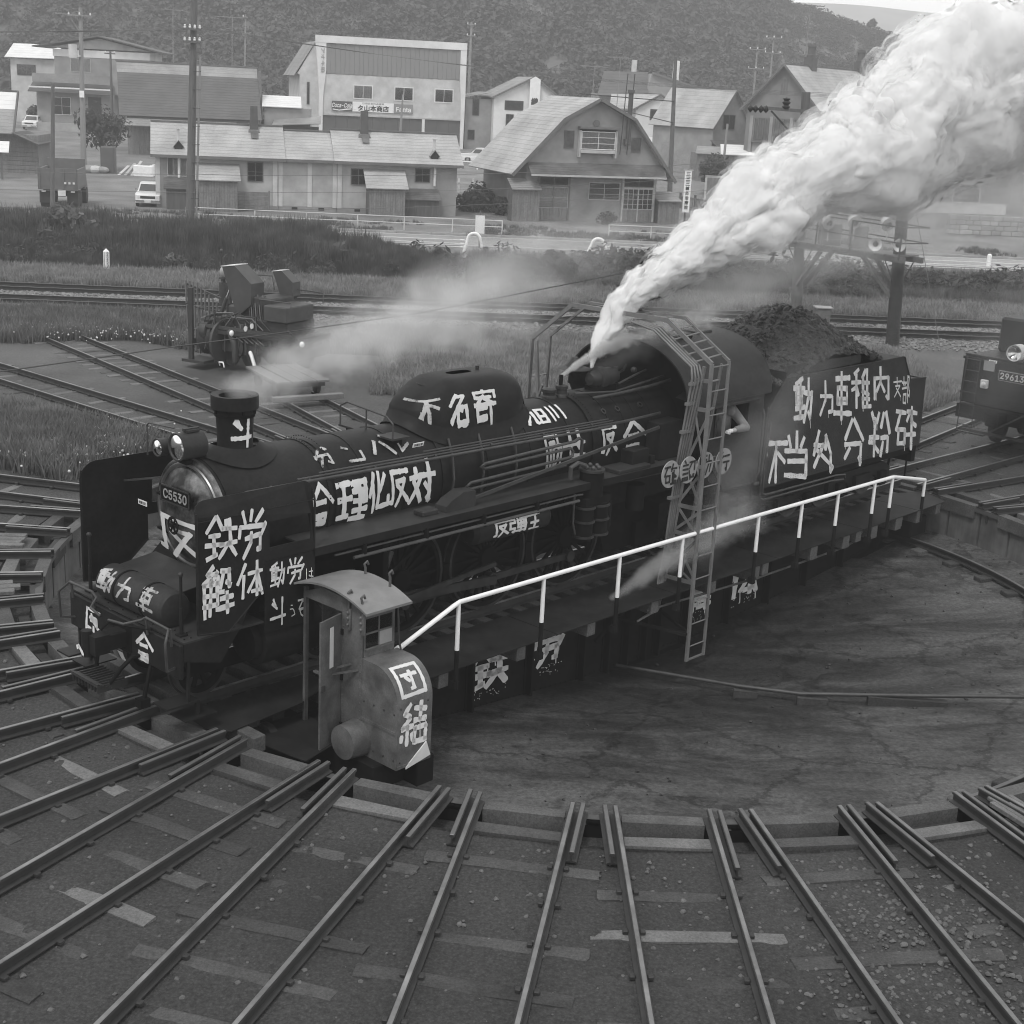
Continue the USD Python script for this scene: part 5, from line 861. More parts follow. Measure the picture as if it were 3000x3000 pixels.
def coal_pt(u, v):
    x = 13.2 + 4.55 * u; y = -1.36 + 2.72 * v; px = max(0, 1 - abs((x - 15.35) / 2.3)); py = 1 - abs(y / 1.38) ** 2.2
    p = np.array([x * 3.2, y * 3.2, 1.0]); return (x, y, 3.02 + (1.18 * min(1, px ** .85 * 1.1) * (.35 + .65 * py)) * 1.0 + .16 * (meshkit.fbm(p, 3, 4) - .5) + .08 * (meshkit.noise(p * 3.3, 8) - .5))
obj('coal_heap', grid(coal_pt, np.linspace(0, 1, 90), np.linspace(1, 0, 56)), 'coal', E_)
lumps = []
for i in range(1500):
    u, v = RNG.rand(2); p = coal_pt(u, v); m = trimesh.creation.icosphere(0, .03 + .045 * RNG.rand() ** 2); lumps.append((np.array(m.vertices) * (.6 + .8 * RNG.rand(12, 1)) + p, np.array(m.faces)))
obj('coal_lumps', J(*lumps), 'coal', E_, kind='stuff')
for xb in (14.35, 17.3):
    for s in (-1, 1):
        obj('bogie_side', J(prism([(xb - 1.25, .62), (xb - .95, .78), (xb + .95, .78), (xb + 1.25, .62), (xb + 1.25, .36), (xb + .9, .36), (xb + .55, .55), (xb + .3, .30), (xb - .3, .30), (xb - .55, .55), (xb - .9, .36), (xb - 1.25, .36)], s * .98 - .05, s * .98 + .05, 'y'), bx(xb - .3, xb + .3, s * 1.02 - .1, s * 1.02 + .1, .35, .65)), 'loco_black', E_)
        for dx in (-.85, .85):
            obj('axle_box', bx(xb + dx - .13, xb + dx + .13, s * 1.05 - .08, s * 1.05 + .08, .28, .6, .02), 'loco_dark', E_)
            w = obj('tender_wheel', lathe([(.001, -.03), (.36, -.03), (.40, -.06), (.43, -.06), (.425, .05), (.45, .05), (.45, .08), (.36, .05), (.001, .03)], (xb + dx, s * .57, .43), (0, s, 0), 32), 'rod_steel', E_, smooth=35)
obj('brake_beam', bx(15.2, 16.4, -.9, .9, .75, .95), 'loco_dark', E_); obj('rear_step', J(bx(18.9, 19.2, -1.35, -1.05, .35, .37), beam((18.95, -1.2, .36), (18.95, -1.2, 1.1), .03)), 'loco_dark', E_)
obj('rear_beam', bx(18.95, 19.12, -1.3, 1.3, .72, 1.1), 'loco_dark', E_); obj('rear_coupler', bx(19.12, 19.55, -.12, .12, .76, 1.0, .03), 'loco_dark', E_); obj('rear_hose', tube([(19.1, -.6, .85), (19.25, -.62, .7), (19.25, -.6, .35)], .03, 8), 'loco_dark', E_)
TXT = {'動': (13.71, 3.18, 14.36, 3.11, 13.87, 2.3), '力': (14.61, 3.03, 15.17, 2.96, 14.74, 2.34), '車': (15.14, 3.13, 15.8, 3.06, 15.32, 2.19), '稚': (15.82, 3.12, 16.58, 3.04, 15.98, 2.35), '内': (16.63, 3.1, 17.35, 3.03, 16.78, 2.41), '支': (17.54, 2.79, 17.88, 2.76, 17.64, 2.36), '部': (17.91, 2.77, 18.25, 2.74, 18.05, 2.19),
    '不': (12.99, 2.11, 13.68, 2.01, 13.13, 1.23), '当': (13.62, 2.15, 14.46, 2.02, 13.75, 1.26), '処': (14.54, 2.04, 15.35, 1.92, 14.7, 1.19), '分': (15.68, 2.13, 16.5, 2.02, 15.85, 1.18), '粉': (16.74, 2.13, 17.6, 2.01, 16.9, 1.19), '砕': (17.84, 2.12, 18.7, 2.0, 18.01, 1.2)}
for ch, (xa_, za, xb_, zb_, xc_, zc_) in TXT.items():
    paint(E_, ch, flat((xc_, -1.403, zc_ - .02), (xb_ - xa_, 0, (zb_ - za)), (xa_ - xc_, 0, za - zc_), .005), w=.12 if ch not in '支部' else .09, m='brush_bright', drip=1, jit=.2)
# ------------------------------------------------------------------ buildings: local x along the front, y away from the viewer, z up
def bframe(x, y, ang): return frameM(x, y, 0, math.radians(ang))
def slope(parent, name, e0, e1, r1, r0, m, n=8, t=.05):
    """A roof slope from eave e0-e1 up to ridge r0-r1, laid in n overlapping courses."""
    e0, e1, r0, r1 = (np.asarray(p, float) for p in (e0, e1, r0, r1)); nr = np.cross(e1 - e0, r0 - e0); nr /= np.linalg.norm(nr); out = []
    for i in range(n):
        a, b = i / n, min(1, (i + 1.15) / n); P = [e0 + (r0 - e0) * a, e1 + (r1 - e1) * a, e1 + (r1 - e1) * b, e0 + (r0 - e0) * b]
        out.append(hexa([P[0] - nr * t, P[1] - nr * t, P[2] - nr * t, P[3] - nr * t, P[0] + nr * .014, P[1] + nr * .014, P[2] + nr * .002, P[3] + nr * .002]))
    return obj(name, J(*out), m, parent)
def window(parent, u0, z0, u1, z1, v=0.0, cols=2, rows=1, frame_m='trim_pale', back='dark_open', curtain=False, face='front', fr=.05):
    f = [bx(u0, u1, v - .05, v + .02, z0, z0 + fr), bx(u0, u1, v - .05, v + .02, z1 - fr, z1), bx(u0, u0 + fr, v - .05, v + .02, z0 + fr, z1 - fr), bx(u1 - fr, u1, v - .05, v + .02, z0 + fr, z1 - fr)]
    for i in range(1, cols): x = u0 + (u1 - u0) * i / cols; f.append(bx(x - .018, x + .018, v - .045, v + .015, z0 + fr, z1 - fr))
    for i in range(1, rows): z = z0 + (z1 - z0) * i / rows; f.append(bx(u0 + fr, u1 - fr, v - .043, v + .013, z - .014, z + .014))
    w = obj('window', J(*f), frame_m, parent)
    obj('pane', bx(u0 + fr, u1 - fr, v - .022, v - .014, z0 + fr, z1 - fr), 'pane', w)
    if curtain:
        n = 18; xs = np.linspace(u0 + fr, u1 - fr, n * 2 + 1)
        obj('curtain', grid(lambda x, z: (x, v - .004 + .0035 * math.cos((x - u0) * 26), z), xs, [z0 + fr + .02, z1 - fr]), 'curtain', w)
        obj('dark_room', bx(u0 + fr, u1 - fr, v + .001, v + .006, z0 + fr, z1 - fr), 'dark_open', w)
    else: obj('dark_room', bx(u0 + fr, u1 - fr, v - .006, v + .006, z0 + fr, z1 - fr), back, w)
    return w
def gable_front(t, u0, u1, z0, ze, za, depth, wall, roof, oh=.4, front='v0', ua=None, trimm='trim', n=8, th=.06):
    ua = (u0 + u1) / 2 if ua is None else ua
    obj('wall', prism([(u0, z0), (u1, z0), (u1, ze), (ua, za - .12), (u0, ze)], 0, depth, 'y'), wall, t)
    sl = (za - ze) / (ua - u0); sr = (za - ze) / (u1 - ua)
    slope(t, 'roof', (u0 - oh, depth + oh, ze - oh * sl), (u0 - oh, -oh, ze - oh * sl), (ua, -oh, za), (ua, depth + oh, za), roof, n, th)
    slope(t, 'roof', (u1 + oh, -oh, ze - oh * sr), (u1 + oh, depth + oh, ze - oh * sr), (ua, depth + oh, za), (ua, -oh, za), roof, n, th)
    obj('barge_board', J(beam((u0 - oh, -oh - .03, ze - oh * sl - .05), (ua, -oh - .03, za - .05), .05, .18), beam((ua, -oh - .035, za - .05), (u1 + oh, -oh - .035, ze - oh * sr - .05), .05, .18)), trimm, t)
    obj('ridge_cap', beam((ua, -oh, za + .03), (ua, depth + oh, za + .03), .16, .06), trimm, t)
def long_roof(t, u0, u1, ze, zr, depth, roof, oh=.5, ohu=.3, n=10, name='roof', trimm='trim'):
    k = (zr - ze) / (depth / 2 + oh)
    slope(t, name, (u0 - ohu, -oh, ze), (u1 + ohu, -oh, ze), (u1 + ohu, depth / 2, zr), (u0 - ohu, depth / 2, zr), roof, n)
    slope(t, name, (u1 + ohu, depth + oh, ze), (u0 - ohu, depth + oh, ze), (u0 - ohu, depth / 2, zr), (u1 + ohu, depth / 2, zr), roof, n)
    obj('ridge_cap', bx(u0 - ohu, u1 + ohu, depth / 2 - .1, depth / 2 + .1, zr + .01, zr + .09), trimm, t); obj('eave_board', bx(u0 - ohu, u1 + ohu, -oh - .03, -oh, ze - .16, ze + .02), trimm, t)
def boards(t, u0, u1, z0, z1, v, m, w=.16, name='board'):
    n = max(1, int(round((u1 - u0) / w)))
    for i in range(n): obj(name, bx(u0 + (u1 - u0) * i / n + .006, u0 + (u1 - u0) * (i + 1) / n - .006, v - .03 - .008 * (i % 3), v, z0, z1 - .02 * random.random()), m, t)

# row of railway dwellings with a lower middle
t = thing('row_house', 'long low grey row house with two chimneys and small sheds, beside the road', 'house', None, bframe(-23.7, 67.9, 12.1))
for u0, u1, dv, h in ((0, 7.55, 0, 3.3), (7.55, 11.3, .12, 3.25), (11.3, 19.06, 0, 3.3)): obj('wall', bx(u0, u1, dv, 5.2, .35, h), 'stucco', t); obj('plinth', bx(u0 + .01, u1 - .01, dv - .03, 5.0, 0, .35), 'stucco_grey', t)
for u0, u1 in ((0, 7.55), (11.3, 19.06)): obj('gable', prism([(0, 3.3), (5.2, 3.3), (2.6, 5.0)], u0 + .02, u1 - .02, 'x'), 'stucco', t)
long_roof(t, 0, 7.7, 3.27, 5.15, 5.2, 'slate_light'); long_roof(t, 11.35, 19.1, 3.27, 5.1, 5.2, 'slate_light'); long_roof(t, 8.02, 11.05, 3.27, 4.93, 5.2, 'slate_light', oh=.38, ohu=-.0)
for u in (.12, 7.35, 7.7, 9.55, 11.15, 11.45): obj('pilaster', bx(u - .14, u + .14, -.05 if not 7.6 < u < 11.2 else .06, .02 if not 7.6 < u < 11.2 else .14, .3, 3.2), 'stucco_pale', t)
obj('dark_bay', bx(0.02, 1.0, -.02, 0, .3, 3.2), 'stucco_grey', t); obj('dark_bay', bx(17.75, 19.05, -.02, 0, .05, 3.2), 'stucco_grey', t)
for u in (6.15, 13.24):
    c = obj('chimney', hexa([(u - .28, 2.1, 4.3), (u + .28, 2.1, 4.3), (u + .28, 2.7, 4.3), (u - .28, 2.7, 4.3), (u - .22, 2.15, 6.37), (u + .22, 2.15, 6.37), (u + .22, 2.65, 6.37), (u - .22, 2.65, 6.37)]), 'chimney', t)
    obj('flashing', hexa([(u - .5, 1.8, 4.55), (u + .5, 1.8, 4.55), (u + .5, 2.2, 4.75), (u - .5, 2.2, 4.75), (u - .3, 1.95, 4.85), (u + .3, 1.95, 4.85), (u + .3, 2.2, 4.95), (u - .3, 2.2, 4.95)]), 'trim', c); obj('soot_streak', sheet([(u - .22, 1.2, 4.42), (u + .22, 1.2, 4.42), (u + .25, 1.85, 4.83), (u - .25, 1.85, 4.83)], .01), 'roof_wet', c)
for u in (1.42, 17.58):
    c = obj('roof_vent', prism([(u - .2, 3.45), (u + .2, 3.45), (u + .26, 3.85), (u, 4.15), (u - .26, 3.85)], .05, .9, 'y'), 'dark_open', t); obj('vent_hood', J(sheet([(u - .34, -.05, 3.76), (u, -.05, 4.18), (u, .95, 4.18), (u - .34, .95, 3.76)], .03), sheet([(u, -.05, 4.18), (u + .34, -.05, 3.76), (u + .34, .95, 3.76), (u, .95, 4.18)], .03)), 'slate_mid', c); obj('stove_pipe', J(cyl((u - .02, .3, 4.1), (u - .02, .3, 4.85), .09), cyl((u - .02, .3, 4.8), (u - .02, .3, 4.86), .13)), 'stucco_pale', c)
    obj('wall_pipe', cyl((u, -.12, 1.9), (u, -.12, 3.3), .08), 'stucco_white', c)
window(t, .7, 1.96, 1.92, 3.1, 0, 3, 1, 'trim_pale', curtain=True); window(t, 5.63, 1.79, 6.62, 3.01, 0, 2, 2, 'trim'); window(t, 12.15, 1.8, 13.13, 2.84, 0, 2, 1, 'trim'); window(t, 16.3, 2.1, 17.3, 3.0, 0, 2, 1, 'trim')
for u in (8.6, 10.3, 12.6): obj('plinth_vent', bx(u - .18, u + .18, -.05 if u > 11 else .07, .12, .12, .28), 'dark_open', t)
def lean_to(label, u0, u1, v, zt, ze, oh=.2, m='boards_grey', roof='slate_light', M=bframe(-23.7, 67.9, 12.1), low=0.0, back=0.0):
    s = thing('lean_to_shed', label, 'shed', None, M); obj('frame', bx(u0 + .03, u1 - .03, v + .03, back - .06, low, ze - .05), 'boards_dark', s); boards(s, u0, u1, low, ze - .03, v + .03, m)
    boards_side = [bx(u1 - .03, u1 + .01, v + .1 + i * .2, v + .28 + i * .2, low, ze + (zt - ze) * (i * .2 / abs(v)) - .05) for i in range(int(abs(v) / .2) - 1)]
    obj('side_boards', J(*boards_side), m, s, kind='stuff'); slope(s, 'roof', (u0 - oh, v - .2, ze - .06), (u1 + oh, v - .2, ze - .06), (u1 + oh * .9, back - .02, zt), (u0 - oh * .9, back - .02, zt), roof, 6); return s
lean_to('taller lean-to shed of vertical boards at the left part of the row house', 2.57, 4.94, -1.8, 2.85, 1.98); lean_to('low dark porch left of the taller shed on the row house', .62, 2.32, -1.15, 1.9, 1.35, .15, 'boards_dark', 'roof_wet')
lean_to('tall board shed with pale roof at the right part of the row house', 13.12, 15.44, -1.8, 2.85, 1.82); lean_to('low porch with wet roof at the right end of the row house', 15.52, 17.75, -1.1, 1.7, 1.14, .12, 'boards_dark', 'roof_wet')
f = thing('board_fence', 'low grey plank fence between the left shed and the row house wall', 'fence', None, bframe(-23.7, 67.9, 12.1))
for i in range(4): obj('plank', bx(5.0, 6.95, -.65, -.6, .1 + .28 * i, .36 + .28 * i), 'boards_grey', f)
obj('post', bx(6.9, 7.0, -.7, -.56, 0, 1.3), 'boards_grey', f)

# gambrel-roofed house
BA = bframe(-1.5, 70.8, 19.7); t = thing('gambrel_house', 'house with steep gambrel gable and curtained sliding doors facing the road', 'house', None, BA); DP = 8.5
gp = [(-.15, 2.95), (3.3, 6.55), (5.74, 7.88), (8.27, 6.68), (11.5, 2.75)]
obj('wall', bx(1.0, 10.3, 0, DP, 0, 3.72), 'stucco_grey', t); obj('gable_wall', prism([(.95, 3.72), (10.6, 3.72), (8.22, 6.55), (5.74, 7.74), (3.35, 6.42)], .02, .12, 'y'), 'stucco_grey', t)
for (a, b), nn in zip(zip(gp, gp[1:]), (14, 8, 8, 14)):
    slope(t, 'roof', (a[0], DP, a[1]), (a[0], -.45, a[1]), (b[0], -.45, b[1]), (b[0], DP, b[1]), 'slate_light', nn, .08)
    obj('barge_board', beam((a[0], -.48, a[1] - .06), (b[0], -.48, b[1] - .06), .06, .2), 'trim', t)
slope(t, 'porch_roof', (.9, -1.15, 3.08), (10.45, -1.15, 3.02), (10.8, .02, 3.78), (1.0, .02, 3.72), 'roof_wet', 5); obj('eave_board', bx(.9, 10.45, -1.2, -1.14, 2.93, 3.05), 'trim_pale', t)
w = window(t, 4.57, 4.65, 6.99, 5.8, -.25, 2, 3, 'stucco_white', curtain=True); obj('window_box', J(bx(4.5, 7.05, -.35, -.28, 4.42, 4.62), bx(4.45, 4.55, -.35, 0, 4.15, 5.85), bx(7.0, 7.1, -.35, 0, 4.15, 5.85)), 'trim_pale', w); obj('window_hood', bx(4.4, 7.2, -.5, 0, 5.95, 6.08), 'trim', w); obj('bay', bx(4.55, 7.0, -.24, 0.0, 4.45, 5.9), 'dark_open', w)
window(t, 3.49, 4.66, 4.17, 5.8, .01, 1, 1, 'trim', 'sign_grey'); window(t, 8.29, 4.57, 8.95, 5.5, .01, 1, 1, 'trim', 'sign_grey'); window(t, 5.4, 1.42, 7.66, 2.57, 0, 2, 3, 'trim_pale')
obj('crest', cyl((5.7, 0, 6.3), (5.7, -.05, 6.3), .22), 'trim', t)
def sliding(u0, u1, cur, rows, cols, nm):
    d = obj('sliding_door', J(bx(u0, u1, -.09, -.02, 2.2, 2.3), bx(u0, u0 + .12, -.09, -.02, .05, 2.9), bx(u1 - .12, u1, -.09, -.02, .05, 2.9), bx((u0 + u1) / 2 - .04, (u0 + u1) / 2 + .04, -.09, -.02, .05, 2.2)), 'trim_pale' if not cur else 'trim', t)
    boards(t, u0 + .12, u1 - .12, .05, .85, -.02, 'boards_grey', .2); window(t, u0 + .12, .86, u1 - .12, 2.2, -.03, cols, rows, 'trim_pale', curtain=cur, fr=.04); window(t, u0 + .12, 2.3, u1 - .12, 2.85, -.03, 2, 1, 'trim')
sliding(1.78, 4.07, True, 2, 2, 0); sliding(7.79, 10.2, False, 4, 6, 0)
obj('flue', J(cyl((7.95, -.15, 5.3), (7.95, -.15, 8.4), .16), cyl((7.95, -.15, 8.3), (7.95, -.15, 8.5), .22), bx(7.7, 8.1, -.3, .05, 5.0, 5.4)), 'chimney', t)
for u in (7.35, 7.85): obj('roof_rod', cyl((u, -.3, 4.4), (u + .2, -.3, 9.5), .03, n=6), 'wire', t)
lean_to('small shed with plank door against the left of the gambrel house', -.15, 1.72, -.7, 2.68, 2.1, .1, 'boards_grey', 'slate_mid', BA, back=.25); lean_to('low shed against the right of the gambrel house, by the tall sign', 10.34, 11.9, -.5, 2.0, 1.55, .1, 'boards_grey', 'slate_mid', BA, back=1.2)

# shop with big frame front
t = thing('shop_building', 'big shop with pale frame, ribbed upper panel, soft drink signs and shutters', 'shop', None, bframe(-21.9, 136, 13.3)); B0 = 1.3
obj('body', prism([(-1.95, B0), (15.9, B0), (15.9, 11.6), (-.35, 11.85), (-2.2, 8.75), (-1.95, 8.6)], .6, 13, 'y'), 'stucco_pale', t); slope(t, 'side_roof', (-2.6, 13, 8.5), (-2.6, .5, 8.5), (-.3, .5, 12.1), (-.3, 13, 12.1), 'slate_mid', 8)
obj('front_wall', bx(.3, 15.5, .05, .6, 4.65, 8.83), 'stucco_pale', t); obj('top_band', bx(-.36, 15.86, -.15, .6, 11.95, 12.69), 'stucco_white', t)
obj('pillar', prism([(-.36, 11.95), (.75, 11.95), (.75, 9.2), (.45, 6.5), (.42, B0), (.05, B0), (.05, 6.5), (-.1, 9.0)], -.12, .6, 'y'), 'stucco_white', t); obj('pillar', prism([(15.2, 11.95), (15.86, 11.95), (15.86, 8), (15.8, B0), (15.45, B0), (15.4, 6.5), (15.2, 9.0)], -.12, .6, 'y'), 'stucco_white', t)
for i in range(29): obj('panel', bx(.76 + .5 * i, .76 + .5 * i + .485, .0 + .03 * (i % 2), .5, 8.86, 11.95), 'panel_grey', t)
for u in (3.68, 8.09, 12.48): window(t, u, 6.4, u + 2.1, 7.86, .04, 2, 1, 'stucco_white', curtain=(u < 4), fr=.1)
for k, (u0, u1) in enumerate(((.45, 11.2), (11.5, 15.45))):
    n = 8 if k == 0 else 3
    for i in range(n): obj('shutter', bx(u0 + (u1 - u0) * i / n + .01, u0 + (u1 - u0) * (i + 1) / n - .01, .1, .4, B0, 4.6), 'slate_dark', t)
obj('lintel', bx(.3, 15.5, -.05, .6, 4.6, 4.75), 'trim_pale', t); obj('mid_pillar', bx(11.2, 11.5, -.05, .5, B0, 4.6), 'stucco_white', t); window(t, -1.2, 5.6, -.9, 7.9, .58, 1, 1, 'trim')
pr = printed('アオキ染', .42, .02, 1); obj('painted_letter', basis((pr[0], pr[1]), (.18, -.14, 11.5), (0, 0, -1), (1, 0, 0), False, 1.5), 'sign_grey', t)
def board(name, label, u0, u1, z0, z1, m, M, v=-.02):
    s = thing(name, label, 'sign', None, M); obj('board', bx(u0, u1, v - .06, v, z0, z1), m, s); return s, v - .061
SM = bframe(-21.9, 136, 13.3)
s, v = board('shop_sign', 'dark soft drink sign with white script left of the shop name', 1.41, 3.58, 5.1, 6.1, 'sign_red', SM); m = latin('Coca-Cola', .42); m = (np.stack([m[0][:, 0] + .25 * m[0][:, 1], m[0][:, 1], m[0][:, 2]], 1), m[1]); obj('lettering', basis(m, (2.5, v, 5.68), (1, 0, 0), (0, 0, 1), True, .72), 'white_paint', s)
obj('wave', prism([(1.5, 5.3), (2.2, 5.22), (2.9, 5.34), (3.5, 5.4), (3.5, 5.3), (2.9, 5.22), (2.2, 5.12), (1.5, 5.2)], v - .01, v, 'y'), 'white_paint', s)
s, v = board('shop_sign', 'wide white shop name board in the middle of the shop front', 3.62, 8.06, 5.1, 6.1, 'white_paint', SM); m = printed('タ山本商店', .62, .01, 2); obj('lettering', basis((m[0], m[1]), (5.85, v, 5.48), (1, 0, 0), (0, 0, 1), True, 1.12), 'black_paint', s); m = printed('日用品食料品雑貨', .2, .01, 1); obj('small_print', basis((m[0], m[1]), (5.85, v, 5.97), (1, 0, 0), (0, 0, 1), True, 1.5), 'sign_grey', s)
s, v = board('shop_sign', 'grey soft drink sign with white letters right of the shop name', 8.1, 10.15, 5.1, 6.06, 'sign_orange', SM); obj('lettering', basis(latin('Fanta', .45), (9.12, v, 5.5), (1, 0, 0), (0, 0, 1), True, 1.05), 'white_paint', s)
t = thing('low_annex', 'low white-roofed annex with open garage left of the shop', 'shed', None, bframe(-20, 115, 5.7)); obj('wall', bx(-4.3, -.1, 0, 5, .9, 5.5), 'stucco_grey', t); slope(t, 'roof', (-4.5, -.3, 5.6), (-.9, -.3, 5.6), (-1.1, 4, 6.55), (-4.7, 4, 6.55), 'roof_white', 6); slope(t, 'garage_roof', (-3.5, -2.0, 4.02), (.9, -2.0, 4.3), (.9, .4, 4.95), (-3.4, .1, 4.45), 'slate_mid', 4); obj('garage_opening', bx(-3.0, .7, -1.7, -.02, .9, 3.95), 'dark_open', t)

# white gable house with a vertical sign
SW = bframe(-3.3, 140, 10.7); t = thing('white_gable_house', 'narrow white gabled shop house bearing a tall vertical sign, behind the white car', 'house', None, SW)
gable_front(t, .0, 7.45, 1.2, 7.4, 9.62, 9, 'stucco_white', 'slate_mid', .35, ua=4.36); obj('wing', bx(-2.95, 0, 1.2, 9, 1.2, 7.0), 'stucco_grey', t); slope(t, 'wing_roof', (-3.3, 9, 7.1), (-3.3, .8, 7.1), (-.2, .8, 7.75), (-.2, 9, 7.75), 'slate_mid', 5)
window(t, 1.19, 5.96, 3.27, 6.99, 0, 1, 1, 'trim', 'slate_dark'); window(t, 5.4, 5.96, 7.3, 7.0, 0, 1, 1, 'trim', 'slate_dark'); window(t, 1.38, 2.75, 2.25, 5.55, 0, 2, 5, 'trim'); window(t, 2.58, 2.75, 3.45, 5.55, 0, 2, 5, 'trim'); window(t, -2.2, 5.2, -1.4, 7.0, 1.19, 1, 1, 'trim'); window(t, -2.6, 2.6, -1.8, 3.7, 1.19, 1, 1, 'trim')
s, v = board('vertical_sign', 'tall white vertical sign with dark characters on the white gable house', 3.82, 4.98, 3.87, 9.3, 'white_paint', SW, -.4); obj('board_top', prism([(3.82, 9.3), (4.98, 9.3), (4.4, 9.62)], -.46, -.4, 'y'), 'white_paint', s)
for i, ch in enumerate('織物服飾'): m = printed(ch, .78, .01, 2); obj('lettering', basis((m[0], m[1]), (4.4, v, 7.0 - .95 * i), (1, 0, 0), (0, 0, 1), True), 'black_paint', s)

# left group
t = thing('dark_roof_barn', 'long barn with huge dark roof behind the row house', 'barn', None, bframe(-36, 112, 5.4)); obj('wall', bx(-.3, 11.6, 0, 8.4, .8, 4.3), 'boards_grey', t); obj('gable', prism([(-.2, 4.1), (8.6, 4.1), (4.2, 8.7)], -.3, 11.4, 'x'), 'boards_dark', t)
slope(t, 'roof', (-.95, -.3, 4.25), (11.8, -.3, 4.35), (11.15, 3.3, 8.0), (-1.6, 3.3, 8.0), 'slate_dark', 16); slope(t, 'roof_top', (-1.6, 3.3, 8.0), (11.15, 3.3, 8.0), (11.05, 4.2, 8.95), (-1.8, 4.2, 8.95), 'slate_mid', 3); slope(t, 'roof', (11.4, 8.7, 4.2), (-1.2, 8.7, 4.2), (-1.8, 4.2, 8.95), (11.05, 4.2, 8.95), 'slate_dark', 6); obj('ridge_cap', bx(-1.85, 11.1, 4.1, 4.35, 8.93, 9.05), 'trim', t)
slope(t, 'skirt_roof', (-.3, -1.6, 3.45), (9.5, -1.6, 3.5), (9.5, -.02, 4.1), (-.3, -.02, 4.1), 'slate_mid', 4); boards(t, -.2, 9, .85, 3.4, 0, 'boards_grey', .35)
t = thing('two_storey_house', 'two-storey house with wide shallow gable and balcony at upper left', 'house', None, bframe(-54, 140, 3.6))
obj('wall', bx(3.02, 13.06, 0, 8, 5.5, 9.3), 'stucco_grey', t); obj('wall_band', bx(2.9, 13.2, -.05, 8, 9.3, 10.05), 'stucco_white', t); obj('gable', prism([(2.6, 10.2), (13.4, 10.2), (7.9, 11.3)], .0, 8, 'y'), 'stucco', t); slope(t, 'roof', (.9, 8.5, 10.25), (.9, -.9, 10.25), (7.86, -.9, 11.6), (7.86, 8.5, 11.6), 'slate_dark', 4, .12); slope(t, 'roof', (14.9, -.9, 10.15), (14.9, 8.5, 10.15), (7.86, 8.5, 11.6), (7.86, -.9, 11.6), 'slate_dark', 4, .12)
slope(t, 'lower_roof', (.5, -1.8, 5.6), (9.4, -1.8, 5.5), (9.3, 0, 6.5), (.7, 0, 6.6), 'slate_dark', 4, .1); obj('balcony_rail', bx(.9, 9.3, -1.3, -1.24, 6.55, 7.45), 'slate_mid', t); obj('balcony_edge', bx(.6, 9.4, -1.85, -1.78, 5.95, 6.1), 'stucco_white', t); obj('ground_floor', bx(1.13, 9.3, -.6, 8, 1.3, 5.5), 'stucco_grey', t)
window(t, 4.73, 7.75, 6.88, 9.2, 0, 2, 1, 'trim_pale', curtain=True); window(t, 2.83, 3.2, 4.75, 5.05, -.6, 2, 2, 'stucco_white'); obj('retaining_wall', bx(.6, 9.6, -3.2, -2.6, .8, 2.4), 'concrete', t); obj('entrance', bx(6.6, 8.0, -.64, -.6, 2.5, 5.2), 'dark_open', t)
t = thing('white_roof_house', 'small house with white roof and white wall at the upper left edge', 'house', None, bframe(-62, 150, 0)); obj('wall', bx(3.1, 8.1, 0, 6, 1.5, 8.9), 'stucco_pale', t); slope(t, 'roof', (2.6, -.5, 9.0), (8.4, -.5, 9.05), (8.3, 3, 10.62), (2.6, 3, 10.58), 'roof_white', 6); window(t, 3.83, 7.06, 5.99, 8.28, 0, 2, 1, 'trim')
t = thing('left_edge_house', 'house cut by the left edge with half pale, half grey roof and plank wall', 'house', None, bframe(-40, 88, 4.8)); obj('wall', bx(-9, 2.6, 1, 6, 0, 3.1), 'boards_grey', t); slope(t, 'roof', (-9, -.2, 3.2), (1.2, -.2, 3.2), (.9, 1.6, 4.92), (-9, 1.6, 4.92), 'slate_mid', 7); slope(t, 'roof_top', (-9, 1.6, 4.92), (.9, 1.6, 4.92), (.8, 2.8, 6.2), (-9, 2.8, 6.2), 'roof_white', 4); obj('gable_board', J(beam((1.1, -.2, 3.1), (.9, 2.8, 6.2), .12, .3), bx(-9, .9, 2.75, 2.95, 6.1, 6.3)), 'slate_dark', t); slope(t, 'side_roof', (2.9, -.3, 2.5), (2.9, 5, 2.5), (1.0, 5, 3.3), (1.0, -.3, 3.3), 'slate_dark', 4)
for i in range(8): obj('plank', bx(-9, 2.65, .94, 1.0, .2 + .33 * i, .5 + .33 * i), 'boards_grey', t)
t = thing('porch_roof', 'bright white porch roof on posts at the left edge', 'porch', None, bframe(-40, 84.5, 4.8)); slope(t, 'roof', (-6, -1, 2.05), (2.0, -1, 2.05), (1.8, .2, 2.78), (-6, .2, 2.78), 'roof_white', 3)
for u in (-2.5, 1.4): obj('post', bx(u - .06, u + .06, -.8, -.68, 0, 2.05), 'pole_wood', t)
